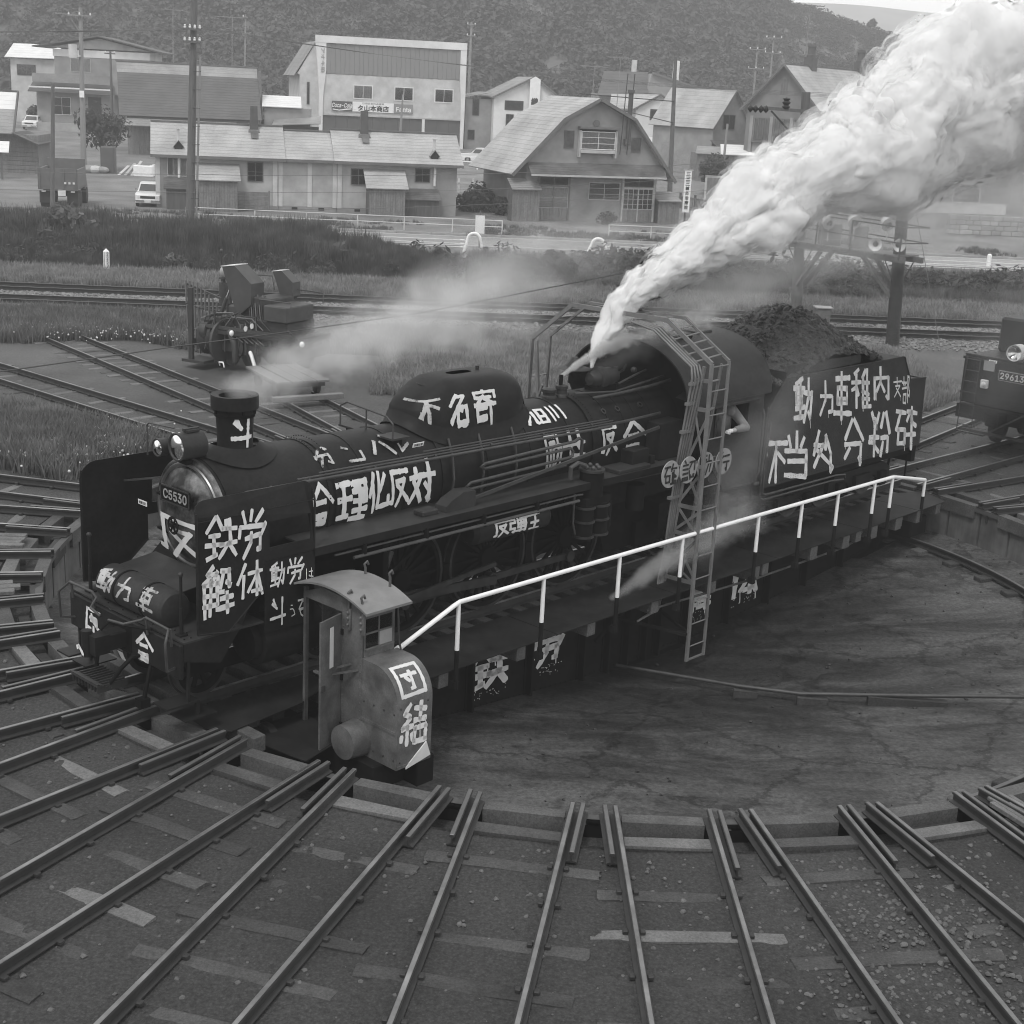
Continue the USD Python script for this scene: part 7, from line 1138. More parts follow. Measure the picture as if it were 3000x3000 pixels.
n2 = obj('number_plate', bx(-.03, .0, -.42, .32, 1.76, 2.02, .008), 'sign_grey', T2); obj('number', basis(latin('29613', .15), (-.034, -.05, 1.89), (0, -1, 0), (0, 0, 1), True), 'dull_white', n2); obj('number_ground', bx(-.032, -.03, -.40, .30, 1.78, 2.0), 'loco_top', n2); notice(T2, (-.02, .52, 2.2), (0, -1, 0), (0, 0, 1))
ld = obj('ladder', J(tube([(-.08, 1.18, 2.25), (-.12, 1.2, 1.6), (-.1, 1.22, .35), (-.12, 1.0, .25), (-.1, .82, .35), (-.12, .82, 1.6), (-.08, .82, 2.25)], .016, 6), *[cyl((-.11, 1.2, z), (-.11, .82, z), .013, n=6) for z in np.arange(.5, 2.2, .28)]), 'pipe_steel', T2, smooth=True)
obj('tail_lamp', J(bx(-.1, .0, .55, .75, 1.5, 1.72, .02), ball((-.1, .65, 1.6), .07, 1)), 'dull_white', T2); obj('note_board', bx(-.03, -.012, .45, .75, 1.95, 2.2), 'sign_grey', T2); obj('coupler', J(bx(-.55, -.1, -.12, .12, .76, 1.0, .03), bx(-.7, -.5, -.18, .18, .7, 1.05, .04)), 'loco_dark', T2); obj('coupler_lever', J(beam((-.2, -.75, 1.15), (-.45, .15, .5), .04), beam((-.14, -1.0, 1.15), (-.2, -.7, 1.15), .04)), 'pipe_steel', T2); obj('rear_step', J(bx(-.2, .1, -1.25, -.7, .3, .33), bx(-.05, .05, .5, 1.25, .28, .31)), 'loco_black', T2); obj('guard_beam', beam((-.25, 1.0, .42), (-.25, -1.2, .42), .07), 'rod_steel', T2)
for x in (.9, 2.4, 4.0, 5.4):
    for s in (-1, 1): obj('tender_wheel', cyl((x, s * .53, .43), (x, s * .66, .43), .43, n=28), 'rod_steel', T2, smooth=35)
# flat trolley on the short track
ct = thing('flat_trolley', 'low flat trolley with pale planks standing on a short track behind the chimney', 'trolley', None, frameM(0, 0, 0, math.radians(119.6)))
for i in range(4): obj('plank', bx(14.6, 17.0, -.75 + .38 * i, -.75 + .38 * i + (.36 if i != 2 else .3), .40, .46, .006), 'sleeper_pale' if i != 3 else 'timber_grey', ct)
obj('trolley_frame', J(bx(14.8, 16.8, -.6, -.5, .25, .40), bx(14.8, 16.8, .5, .6, .25, .40), bx(14.8, 14.92, -.7, .7, .25, .40), bx(16.6, 16.7, -.7, .7, .25, .4)), 'pole_wood', ct)
for x in (15.1, 16.5):
    for s in (-1, 1): obj('trolley_wheel', cyl((x, s * .53, .2), (x, s * .62, .2), .2, n=20), 'rod_steel', ct, smooth=35)
obj('stop_timber', bx(14.2, 14.4, -1.0, 1.0, .0, .14, .01), 'timber_grey', ct)
# snow plough machine parked at the end of the yard
MM = frameM(-10.05, 17.5, 0, math.radians(-28)) @ np.diag([.74, .85, 1.0, 1.0]); mc = thing('snow_plough_machine', 'rail snow clearing machine with slatted front, angular chutes and many pipes', 'machine', None, MM)
obj('chassis', J(bx(.3, 4.0, -.9, .9, .45, .75, .03), bx(.2, 4.1, -1.0, 1.0, .95, 1.1)), 'machine_dark', mc)
Mi = np.linalg.inv(MM); wl = lambda p: (Mi @ np.array([*p, 1.0]))[:3]
ga, gb = np.array([-11.38, 18.15]), np.array([-10.28, 17.15])
for i in range(9):
    p = ga + (gb - ga) * i / 8; zt_ = 2.28 - .10 * max(0, i - 3); z0_ = .12 + .03 * (i % 3)
    for k in range(3): u0, u1 = z0_ + (zt_ - z0_) * k / 3 + .02, z0_ + (zt_ - z0_) * (k + 1) / 3 - .02; obj('slat', beam(wl((p[0] - .03 * k, p[1] - .02, u0)), wl((p[0] - .03 * k - .01, p[1] - .02, u1)), .075, .03), 'grate', mc)
for z in (.2, .82, 1.5, 2.15): obj('slat_rail', beam(wl((ga[0] - .05, ga[1] + .04, z)), wl((gb[0] + .05, gb[1] + .02, z - (.25 if z > 2 else 0))), .05, .06), 'machine_grey', mc)
obj('front_frame', J(bx(-1.05, -.85, -1.1, -1.0, .1, 2.2), bx(-1.05, -.85, 1.0, 1.1, .1, 2.2), bx(-1.0, .4, -.9, -.7, .5, .7), bx(-1.0, .4, .7, .9, .5, .7), bx(-1.3, -.2, -1.2, 1.2, .02, .1)), 'machine_dark', mc)
for s in (-1, 1): obj('rotor_drum', lathe([(.001, -.5), (.42, -.48), (.5, -.3), (.38, -.1), (.5, .1), (.3, .45), (.001, .5)], (-.25, s * .62, .75), (1, 0, 0), 24), 'machine_dark', mc, smooth=35)
obj('blade_disc', J(cyl((.32, -.85, .7), (.42, -.85, .7), .6, n=28), cyl((-.5, -.9, 1.0), (-.2, -.9, 1.0), .24, n=20)), 'machine_grey', mc, smooth=35)
def chute(px, py, pz, rot, sc=1.0):
    P = [(0, 0), (.5, -.18), (1.25, .02), (1.3, .6), (.55, 1.05), (-.1, .75)]; V, F = prism([(a * sc, b * sc) for a, b in P], -.42 * sc, .42 * sc, 'y')
    c = obj('chute', RZ((V + np.array([px, py, pz]), F), rot, (px, py, pz)), 'machine_grey', mc); return c
def plate_chute(px, py, pz, rot, flip=1, k=1.0):
    prof = [(-.45, 1.15), (.15, 1.22), (.95, .75), (.95, .15), (.35, -.2), (.1, .1)]; V, F = prism([(k * a, k * b) for a, b in prof], -.36 * k, .36 * k, 'y'); c = obj('chute', RZ((V + np.array([px, py, pz]), F), rot, (px, py, pz)), 'machine_grey', mc)
    S_ = lambda m: (m[0] * k, m[1])
    obj('chute_mouth', RZ(MV(S_(hexa([(flip * -.36, -.3, .98), (flip * .1, -.3, .1), (flip * .1, .3, .1), (flip * -.36, .3, .98), (flip * -.40, -.3, 1.0), (flip * .04, -.3, .1), (flip * .04, .3, .1), (flip * -.40, .3, 1.0)])), (px, py, pz)), rot, (px, py, pz)), 'black_paint', c)
    obj('chute_lid', RZ(MV(S_(sheet([(-.5, -.38, 1.17), (.16, -.38, 1.24), (.16, .38, 1.24), (-.5, .38, 1.17)], .02)), (px, py, pz)), rot, (px, py, pz)), 'dull_white' if flip > 0 else 'stucco_grey', c)
plate_chute(.75, -.35, 1.72, .0); plate_chute(1.95, .8, 1.98, .05, 1, .66)
obj('engine_box', J(bx(2.5, 3.6, -.95, .6, 1.5, 1.95, .03)), 'machine_grey', mc); obj('engine_rail', J(tube([(2.3, -.95, 1.95), (2.3, -.95, 2.1), (3.8, -.95, 2.1), (3.8, -.95, 1.95)], .02, 6), tube([(2.3, .9, 1.95), (2.3, .9, 2.25), (3.8, .9, 2.25), (3.8, .9, 1.95)], .02, 6), tube([(.1, .6, 1.9), (.1, .6, 2.55), (1.6, .6, 2.6), (1.7, .6, 2.2)], .02, 6)), 'machine_grey', mc, smooth=True)
obj('pedestal', bx(.4, 1.7, -.5, .5, 1.1, 1.75, .04), 'machine_grey', mc); obj('deck_edge', bx(-.6, 4.1, -1.05, -1.0, 1.1, 1.2), 'machine_grey', mc)
obj('hydraulic_ram', J(cyl((-.1, -.45, 1.3), (.25, -.4, 1.95), .07), ), 'machine_grey', mc, smooth=40); obj('ram_rod', cyl((.25, -.4, 1.95), (.42, -.38, 2.25), .035), 'chrome', mc)
for k in range(7): obj('pipe', tube([(1.75 + .09 * k, -.75, 1.1), (1.72 + .1 * k, -.78, 1.5), (1.5 + .1 * k, -.6, 1.9), (1.45 + .12 * k, -.45, 2.15)], .02, 6), 'grate' if k % 2 else 'machine_dark', mc, smooth=True)
for k in range(5): obj('pipe', tube([(1.2 + .25 * k, -1.02, 1.25 + .06 * k), (1.25 + .25 * k, -1.03, .95), (1.6 + .25 * k, -1.03, .8)], .018, 6), 'grate', mc, smooth=True)
for x, z in ((1.75, 1.22), (2.05, 1.32)): obj('gauge', cyl((x, -1.08, z), (x, -1.04, z), .08, n=16), 'dull_white', mc)
bl = obj('lamp_ball', ball((-.75, .55, 2.55), .17, 3), 'sign_grey', mc, smooth=True); obj('lamp_stand', J(cyl((-.75, .55, 2.35), (-.75, .55, 2.4), .2), cyl((-.75, .55, 1.5), (-.75, .55, 2.4), .06), cyl((-.75, .55, 1.6), (-.75, .55, 2.25), .2)), 'machine_grey', bl); obj('mast', cyl((-1.15, .9, 1.6), (-1.2, .9, 3.1), .05, .025), 'machine_dark', mc); obj('mast_lamp', ball((-1.2, .9, 3.12), .07, 1), 'machine_grey', mc)
for p in ((1.15, -1.15, 1.05), (4.4, -1.05, 1.0)): obj('white_marker', ball(p, .09, 1), 'white_paint', mc)
obj('marker_rod', beam((3.6, -.95, 1.35), (4.35, -1.05, 1.05), .025), 'wire', mc); obj('body_block', J(bx(.5, 3.5, -.8, .8, .75, 1.5, .04), bx(1.7, 2.6, -.6, .7, 1.4, 2.1, .04)), 'machine_dark', mc); obj('long_arm', beam((.2, -1.1, 1.02), (4.1, -1.1, 1.08), .06, .1), 'machine_dark', mc); obj('white_hose', tube([(2.0, -1.1, .55), (2.15, -1.2, .5), (2.35, -1.25, .2)], .07, 8), 'white_paint', mc, smooth=True); obj('handle', tube([(.75, -1.35, .1), (.75, -1.4, .2), (1.0, -1.45, .22), (1.05, -1.45, .08)], .025, 6), 'white_paint', mc, smooth=True)
for x in (.6, 1.6, 3.2):
    for s in (-1, 1): obj('wheel', cyl((x, s * .5, .42), (x, s * .65, .42), .42, n=26), 'machine_dark', mc, smooth=35)
obj('fender', J(tube([(1.25, -1.05, .2), (1.2, -1.05, .75), (.95, -1.05, 1.1)], .12, 8)), 'machine_grey', mc, smooth=True)
obj('guard_plate', bx(3.55, 3.8, -1.0, -.97, .0, .95), 'machine_grey', mc)
for k in range(9): obj('frame_bar', beam((-.3 + .5 * k, -1.02, .1 if k % 2 else .45), (-.3 + .5 * k + (.3 if k % 3 == 0 else 0), -1.0, 1.15 + .45 * (k % 4 == 1)), .045), 'machine_dark' if k % 2 else 'machine_grey', mc)
for k in range(8): obj('pipe', tube([(-.6 + .2 * k, -.95, 1.15 + .05 * (k % 3)), (-.5 + .25 * k, -.98, 1.35 + .07 * (k % 4)), (.1 + .3 * k, -.9, 1.45 + .05 * (k % 5)), (.3 + .35 * k, -.85, 1.2)], .018, 5), 'grate' if k % 3 == 0 else 'machine_dark', mc)
for k in range(5): obj('valve_box', bx(-.4 + .55 * k, -.15 + .55 * k, -.9, -.6, 1.12, 1.3 + .12 * (k % 3), .02), 'machine_grey' if k % 2 else 'machine_dark', mc)
obj('hose_drum', cyl((1.3, -1.0, .62), (1.3, -.7, .62), .26, n=20), 'machine_dark', mc, smooth=35)
# odds and ends by the road
jk = thing('junk_heap', 'heap of pale sacks, boards and a dark cabinet under the small tree', 'heap')
for i in range(9): obj('sack', MV(ball((0, 0, 0), .4 + .2 * random.random(), 1, (1.2, .9, .6)), (-35.6 + .55 * (i % 5), 92.0 + .4 * (i // 5), .6)), 'stucco_pale' if i % 2 else 'stucco_grey', jk)
for i in range(5): obj('board', beam((-32.0 + .5 * i, 91.5, .3), (-31.4 + .5 * i, 92.3, 1.0 + .2 * (i % 3)), .3, .04), 'stucco' if i % 2 else 'stucco_pale', jk)
obj('cabinet', bx(-33.6, -32.5, 92.2, 93, .3, 2.4, .1), 'slate_dark', jk)
tb = thing('white_washtub', 'white square washing tub left of the row house', 'tub'); obj('tub', J(bx(-30.7, -29.2, 90.8, 91.6, .3, 1.15, .05)), 'white_paint', tb); obj('tub_hole', bx(-30.4, -29.5, 91.0, 91.4, 1.15, 1.17), 'slate_mid', tb)
fp2 = thing('far_post_row', 'row of pale tall posts on the hazy far hill at the upper right', 'fence')
for i in range(10): x = 148.5 + 4.5 * i; zt_ = 52.6 - .15 * i; obj('post', bx(x - .5, x + .5, 699, 700, zt_ - 8.5 - .75 * i, zt_), 'stucco_white', fp2)
obj('top_rail', beam((148, 699.5, 52.7), (190, 699.5, 51.2), .8), 'stucco_white', fp2)
# ------------------------------------------------------------------ hills, woods, weeds, grass
HX = [-260, -120, -40, 10, 40, 57, 64, 72, 81, 93, 100, 108, 125, 150, 220]; HZ_ = [56, 60, 58, 50, 38, 27.5, 26.3, 23.8, 21.8, 20.2, 19.4, 16.0, 12, 9, 7]
def hill_z(x, y):
    xs = np.asarray(x) * 300 / np.maximum(np.asarray(y), 150); H = np.interp(xs, HX, HZ_); t = np.clip((np.asarray(y) - 178) / 122, 0, 1); s = t * t * (3 - 2 * t) * .55 + t * .45
    P = np.stack([np.asarray(x) * .03, np.asarray(y) * .03, 0 * np.asarray(x)], -1)
    return 2.6 + (H - 2.6) * s + (meshkit.fbm(P, 3, 21) - .5) * 5 * t * np.clip((60 - xs) / 40, .1, 1)
hx_, hy_ = np.linspace(-260, 240, 110), np.linspace(176, 420, 50); HXg, HYg = np.meshgrid(hx_, hy_, indexing='ij'); HZg = hill_z(HXg, HYg); idx = np.arange(110 * 50).reshape(110, 50)
struct('hill', (np.stack([HXg, HYg, HZg], -1).reshape(-1, 3), np.vstack([np.stack([idx[:-1, :-1], idx[1:, :-1], idx[1:, 1:]], -1).reshape(-1, 3), np.stack([idx[:-1, :-1], idx[1:, 1:], idx[:-1, 1:]], -1).reshape(-1, 3)])), 'hill_soil', smooth=True)
fx, fy = np.linspace(20, 420, 60), np.linspace(540, 860, 24)
struct('far_hill', grid(lambda x, y: (x, y, 4.5 + (49 - .01 * abs(x - 170) + 3 * (meshkit.noise(np.array([x * .02, y * .02, 0]), 4) - .5)) * min(1, max(0, (y - 545) / 150)) ** .8 * min(1, max(.1, (x - 20) / 90))), fx, fy), 'far_soil', smooth=True)
def leaf_clump(n, r, size, seed, flat=.7, up=.3, aspect=1.0):
    R = np.random.RandomState(seed); d = R.normal(size=(n, 3)); d /= np.linalg.norm(d, axis=1, keepdims=True); rad = r * (.45 + .55 * R.rand(n, 1) ** .5); c = d * rad * [1, 1, flat]
    c[:, 2] = np.abs(c[:, 2]) if up > .5 else c[:, 2]; nrm = d + R.normal(size=(n, 3)) * .6; nrm[:, 2] += .5; nrm /= np.linalg.norm(nrm, axis=1, keepdims=True)
    a = np.cross(nrm, R.normal(size=(n, 3))); a /= np.linalg.norm(a, axis=1, keepdims=True); b = np.cross(nrm, a); s = size * (.6 + .8 * R.rand(n, 1))
    V = np.stack([c - a * s * aspect, c - b * s * .6, c + a * s * aspect, c + b * s * .6], 1).reshape(-1, 3); k = np.arange(n)[:, None] * 4
    return V, np.vstack([k + [0, 1, 2], k + [0, 2, 3]])
n = 15000; px_, py_ = RNG.uniform(-150, 130, n), 178 + 190 * RNG.rand(n) ** 1.15; keep = (np.abs(px_ - py_ * .02) < py_ * .40 + 8); px_, py_ = px_[keep], py_[keep]; pz_ = hill_z(px_, py_); sc_ = RNG.uniform(.7, 1.9, len(px_)); sc_ *= np.where(px_ * 300 / py_ > 55, .6, 1.0)
instancer('hill_woodland', [leaf_clump(80, 1.0, .20, 40 + i, .95) for i in range(5)], 'hill_leaf', np.stack([px_, py_, pz_ + .55 * sc_], 1), RNG.rand(len(px_)) * 6.28, sc_ * 1.25, label='dense low woodland covering the hillside behind the houses', category='woodland')
def blades(n, r, h, w, seed, lean=.5):
    R = np.random.RandomState(seed); a = R.rand(n) * 6.28; q = r * R.rand(n) ** .5; bx_, by_ = q * np.cos(a), q * np.sin(a); t = R.rand(n) * 6.28; hh = h * (.5 + .6 * R.rand(n)); le = lean * hh * R.rand(n); ca, sa = np.cos(t), np.sin(t)
    V = np.stack([np.stack([bx_ - sa * w, by_ + ca * w, 0 * a], 1), np.stack([bx_ + sa * w, by_ - ca * w, 0 * a], 1), np.stack([bx_ + ca * le * .4 + sa * w * .7, by_ + sa * le * .4 - ca * w * .7, hh * .6], 1), np.stack([bx_ + ca * le * .4 - sa * w * .7, by_ + sa * le * .4 + ca * w * .7, hh * .6], 1), np.stack([bx_ + ca * le, by_ + sa * le, hh], 1)], 1).reshape(-1, 3)
    k = np.arange(n)[:, None] * 5; return V, np.vstack([k + [0, 1, 2], k + [0, 2, 3], k + [3, 2, 4]])
def scatter(name, protos, m, region, n, zf, smin, smax, label, category, dens=None, grade=None):
    x, y = region(n); z = zf(x, y); 
    if dens is not None: k = RNG.rand(len(x)) < dens(x, y); x, y, z = x[k], y[k], z[k]
    sc = RNG.uniform(smin, smax, len(x)); sc = sc if grade is None else sc * grade(x, y)
    return instancer(name, protos, m, np.stack([x, y, z], 1), RNG.rand(len(x)) * 6.28, sc, label=label, category=category)
fb = lambda x, y, s, sd: meshkit.fbm(np.stack([np.asarray(x) * s, np.asarray(y) * s, 0 * np.asarray(x)], -1), 3, sd)
tz = lambda x, y: terrain(x, y) - .02
def rect(x0, x1, y0, y1, sl=.05): return lambda n: (lambda x, y: (x, y + sl * x))(RNG.uniform(x0, x1, n), RNG.uniform(y0, y1, n))
G1 = [blades(26, .16, .22, .012, i) for i in range(4)]; G2 = [blades(22, .2, .3, .014, 20 + i, .8) for i in range(4)]; W1 = [blades(30, .22, 1.0, .02, 60 + i, .45) for i in range(4)]; W2 = [leaf_clump(34, .45, .1, 70 + i, 1.2, .2, 1.5) for i in range(4)]
def offtrack(x, y):                                   # keep the yard tracks clear of grass
    ok = np.ones(len(x), bool); r = np.hypot(x, y)
    for th, rm in ((137.5, 27), (127.7, 27), (119.6, 17.5), (52.9, 30), (43.4, 27), (165.6, 25), (175.3, 25)):
        a = math.radians(th); along = x * math.cos(a) + y * math.sin(a); across = -x * math.sin(a) + y * math.cos(a); ok &= ~((np.abs(across) < 1.25) & (along > 0) & (along < rm + .5))
    return ok & (r > 11.2)
scatter('yard_grass', G2, 'grass_pale', rect(-9.5, 12, 14.5, 25.6, .02), 24000, tz, .6, 1.3, 'rough pale grass field between the turntable and the main line', 'grass', lambda x, y: offtrack(x, y) * ((y + .75 * x > 9) & (y - 14 > -.9 * (x + 6)) & ((x > -5.5) | (y > 20.5))) * np.clip(fb(x, y, .3, 31) * 2.2 - .15, .25, 1))
scatter('left_grass_strip', G2, 'grass', rect(-30, -9, 19.2, 26, .0), 13000, tz, .7, 1.7, 'grass strip at left between the yard tracks and the ballast', 'grass', lambda x, y: (y > 20.4 + .9 * np.sin(x * .8) - .12 * (x + 15)) * np.clip(fb(x, y, .4, 33) * 2.4 - .2, .2, 1))
scatter('left_mound_grass', G2, 'grass', lambda n: (RNG.normal(-13.2, 2.2, n), RNG.normal(7.2, 1.5, n)), 7000, tz, .7, 1.7, 'grassy mound between the left radial tracks, dotted with flowers', 'grass', lambda x, y: offtrack(x, y) * ((-math.sin(math.radians(151)) * x + math.cos(math.radians(151)) * y > -99) & (np.abs(np.degrees(np.arctan2(y, x)) - 151) < 8.2) & (np.hypot(x, y) > 11.7)))
scatter('bank_grass', G2, 'grass_pale', rect(-40, 40, 34.0, 38.6), 15000, tz, .6, 1.5, 'short pale grass along the foot of the weedy bank', 'grass')
scatter('bank_weeds', W1, 'weeds', rect(-40, -3.0, 37.0, 48, .0), 16000, tz, .75, 1.5, 'tall dark weeds on the bank between main line and road, left half', 'weeds', lambda x, y: np.where(x > -9, np.clip((-3.2 - x) / 4, 0, 1), 1) * np.clip(fb(x, y, .5, 35) * 3 - .7, .12, 1), lambda x, y: np.clip((y - 36.6 - 2.5 * (fb(x, y, .35, 41) - .3)) / 4.5, .22, 1) * np.clip(.35 + 1.3 * fb(x, y, .45, 42), .5, 1.3) * np.where(x > -9, np.clip((-2.5 - x) / 6, .3, 1), 1))
scatter('bank_weeds_right', W1, 'grass', rect(-3.5, 42, 38.4, 47.5, .04), 13000, tz, .3, .75, 'lower grey-green weeds on the bank, right half', 'weeds', lambda x, y: np.clip(fb(x, y, .3, 36) * 2 - .2, .3, 1))
scatter('bank_bushes', W2, 'weeds', rect(-40, 40, 38.2, 49, .03), 4200, lambda x, y: tz(x, y) + .4, .5, 1.5, 'leafy low bushes among the bank weeds', 'bushes', lambda x, y: np.clip((fb(x, y, .3, 37) - .42) * 6, 0, 1) * np.where((x > -9) & (x < 2), .15, 1), lambda x, y: np.clip((y - 36.8) / 5, .3, 1))
scatter('verge_grass', G1, 'grass', rect(-35, 35, 59.5, 66), 5000, lambda x, y: terrain(x, y), .6, 1.4, 'patchy grass on the verge before the houses', 'grass', lambda x, y: np.clip((fb(x, y, .4, 38) - .5) * 4, 0, .8))
n = 500; fxx = np.concatenate([RNG.normal(-11.5, 1.4, 260), RNG.normal(-14, 3, 240)]); fyy = np.concatenate([RNG.normal(6.6, 1.0, 260), RNG.normal(21.2, .8, 240)])
instancer('wild_flowers', [ball((0, 0, 0), .03, 0)], 'dull_white', np.stack([fxx, fyy, terrain(fxx, fyy) + .28], 1), RNG.rand(n) * 6, RNG.uniform(.5, 1.2, n), label='tiny white flowers in the left grass', category='flowers')
def plant(name, label, x, y, z, r, h, n, leaf, m, seed, asp=1.4, trunk=0.0, cat='plant', blobs=9):
    t = thing(name, label, cat, None, frameM(x, y, z, seed)); R = np.random.RandomState(seed)
    if trunk: obj('trunk', J(tube([(0, 0, 0), (.05, 0, trunk * .5), (0, .05, trunk), (.1, 0, trunk + h * .4)], .09, 7), *[beam((0, 0, trunk), (r * .6 * math.cos(a), r * .6 * math.sin(a), trunk + h * .5), .05) for a in (0, 1.3, 2.6, 4, 5.2)]), 'bark', t)
    else: obj('stem', J(*[beam((0, 0, 0), (r * .5 * math.cos(a), r * .5 * math.sin(a), h * .7), .03) for a in np.linspace(0, 6, 6)]), 'bark', t)
    cl = []
    for i in range(blobs): a, q = R.rand() * 6.28, R.rand() ** .5; cl.append(MV(leaf_clump(n // blobs, r * (.35 + .25 * R.rand()), leaf, seed * 50 + i, .8, 0, asp), (q * r * .75 * math.cos(a), q * r * .75 * math.sin(a), trunk + h * (.2 + .7 * R.rand() * (1.05 - q * .6)))))
    obj('crown' if trunk else 'foliage', J(*cl), m, t)
plant('leafy_plant', 'big dark broad-leaved plant on the bank between the two white arches', .0, 40.2, -.1, 1.25, 2.0, 460, .19, 'big_leaf', 3, 1.3); plant('leafy_plant', 'broad pale-leaved plant low in the weeds right of the white digit marker', -16.2, 39.5, -.1, .55, .8, 90, .17, 'grass', 4, 1.5, blobs=4); plant('leafy_plant', 'clump of broad leaves at the top of the weeds on the left edge', -23.0, 44.0, -.1, 2.0, 2.2, 420, .18, 'grass', 5, 1.2)
plant('small_tree', 'small round tree in front of the concrete pole at left', -34.2, 95.0, .3, 2.2, 3.8, 1500, .15, 'shrub_leaf', 6, 1.3, 1.7, 'tree', 22); plant('garden_shrub', 'tall feathery shrub behind the picket fence', 16.0, 99, .5, 1.9, 3.0, 1500, .14, 'shrub_leaf', 7, 1.4, .5, 'shrub', 12); plant('garden_shrub', 'dark bushes between the row house and the gambrel house', -3.4, 77.5, 0, 1.9, 1.9, 1200, .14, 'shrub_leaf', 8, 1.3, 0, 'shrub', 12); plant('garden_shrub', 'bush against the left corner of the gambrel house', -1.9, 74.5, 0, .9, 1.5, 500, .12, 'shrub_leaf', 9, 1.3, 0, 'shrub', 6); plant('garden_shrub', 'low weed heap under the middle window of the gambrel house', 4.9, 71.2, 0, .9, .7, 420, .08, 'shrub_leaf', 10, 1.3, 0, 'shrub', 6)
plant('garden_shrub', 'bush beside the far white car at the left edge house', -52.5, 142, 1.6, 2.0, 3.2, 900, .2, 'shrub_leaf', 11, 1.3, .6, 'shrub', 8); plant('round_bush', 'dark round bush on the right shoulder of the hill', 97, 300, 19.5, 3.0, 3.4, 600, .5, 'hill_leaf', 12, 1.2, .3, 'bush', 8); plant('round_bush', 'lone dark bush on the hill skyline right of the antenna', 74.5, 300, 24.0, 1.3, 1.5, 300, .35, 'hill_leaf', 13, 1.2, .3, 'bush', 6)
# ------------------------------------------------------------------ steam, smoke and misty air
MATS['steam_core'] = usdkit.material(stage, '/World/Looks/steam_core', {'geo': ('geometry', {}), 'n': ('noise_texture', {'scale': 1.5, 'detail': 5.0}), 'r': ('rgb_ramp', {'ramp': [(0.3, g3(.70)), (0.7, g3(.78))]}), 'd': ('diffuse_bsdf', {}), 't': ('translucent_bsdf', {'color': g3(.74)}), 'm': ('mix_closure', {'fac': .25})},
    [('geo.position', 'n.vector'), ('n.fac', 'r.fac'), ('r.color', 'd.color'), ('d.BSDF', 'm.closure1'), ('t.BSDF', 'm.closure2')], surface='m.closure')
def vapour(name, label, P0, P1, r0, r1, dens, bend=0.0, scale=1.2, amp=.9, lo=.35, hi=1.05, cat='steam', parent=None, fade=.6):
    """A soft cloud along a (bent) axis: the density falls off with the distance from the axis, broken up by noise."""
    P0, P1 = np.array(P0, float), np.array(P1, float); Lx = np.linalg.norm(P1 - P0); zz = (P1 - P0) / Lx; xx = np.cross([0, 0, 1.0], zz); xx /= np.linalg.norm(xx); yy = np.cross(zz, xx); M = np.eye(4); M[:3, 0], M[:3, 1], M[:3, 2], M[:3, 3] = xx, yy, zz, P0
    mm = lambda t, **k: ('math', {'math_type': t, **k})
    MATS['vapour_' + name] = usdkit.material(stage, '/World/Looks/vapour_' + name, {'tc': ('texture_coordinate', {}), 'sp': ('separate_xyz', {}), 's': mm('divide', value2=float(Lx)), 'os': mm('subtract', value1=1.0), 'ss': mm('multiply'), 'bd': mm('multiply', value2=4.0 * bend), 'y': mm('subtract'), 'x2': mm('multiply'), 'y2': mm('multiply'), 'r2': mm('add'), 'r': mm('sqrt'),
        'R': mm('multiply_add', value2=float(r1 - r0), value3=float(r0)), 'q': mm('divide'), 'n': ('noise_texture', {'scale': scale, 'detail': 3.5, 'roughness': .62}), 'na': mm('multiply_add', value2=2.0 * amp, value3=-amp), 'v': mm('add'),
        'k': ('map_range', {'range_type': 'smoothstep', 'from_min': hi, 'from_max': lo, 'to_min': 0.0, 'to_max': dens, 'clamp': True}), 'f': ('map_range', {'range_type': 'smoothstep', 'from_min': 1.0, 'from_max': fade, 'to_min': 0.0, 'to_max': 1.0, 'clamp': True}), 'd': mm('multiply'), 'vol': ('principled_volume', {'color': g3(.98), 'anisotropy': 0.0})},
        [('tc.object', 'sp.vector'), ('tc.object', 'n.vector'), ('sp.z', 's.value1'), ('s.value', 'os.value2'), ('s.value', 'ss.value1'), ('os.value', 'ss.value2'), ('ss.value', 'bd.value1'), ('sp.y', 'y.value1'), ('bd.value', 'y.value2'), ('sp.x', 'x2.value1'), ('sp.x', 'x2.value2'), ('y.value', 'y2.value1'), ('y.value', 'y2.value2'), ('x2.value', 'r2.value1'), ('y2.value', 'r2.value2'), ('r2.value', 'r.value1'),
         ('s.value', 'R.value1'), ('r.value', 'q.value1'), ('R.value', 'q.value2'), ('n.fac', 'na.value1'), ('q.value', 'v.value1'), ('na.value', 'v.value2'), ('v.value', 'k.value'), ('s.value', 'f.value'), ('k.result', 'd.value1'), ('f.result', 'd.value2'), ('d.value', 'vol.density')], volume='vol.volume')
    m = lathe([(.001, -.02)] + [((r0 + (r1 - r0) * t) * 1.45 + .01, t * Lx) for t in np.linspace(0, 1, 16)] + [(.001, Lx)], (0, 0, 0), (0, 0, 1), 20)
    m[0][:, 1] += 4 * bend * np.clip(m[0][:, 2] / Lx, 0, 1) * (1 - np.clip(m[0][:, 2] / Lx, 0, 1))
    if parent is None: p = obj(name, m, 'vapour_' + name, None, label=label, category=cat, kind='stuff')
    else: p = obj(name, m, 'vapour_' + name, parent)
    UsdGeom.Xformable(p).AddTransformOp().Set(Gf.Matrix4d(*[float(v) for v in M.T.ravel()])); return p
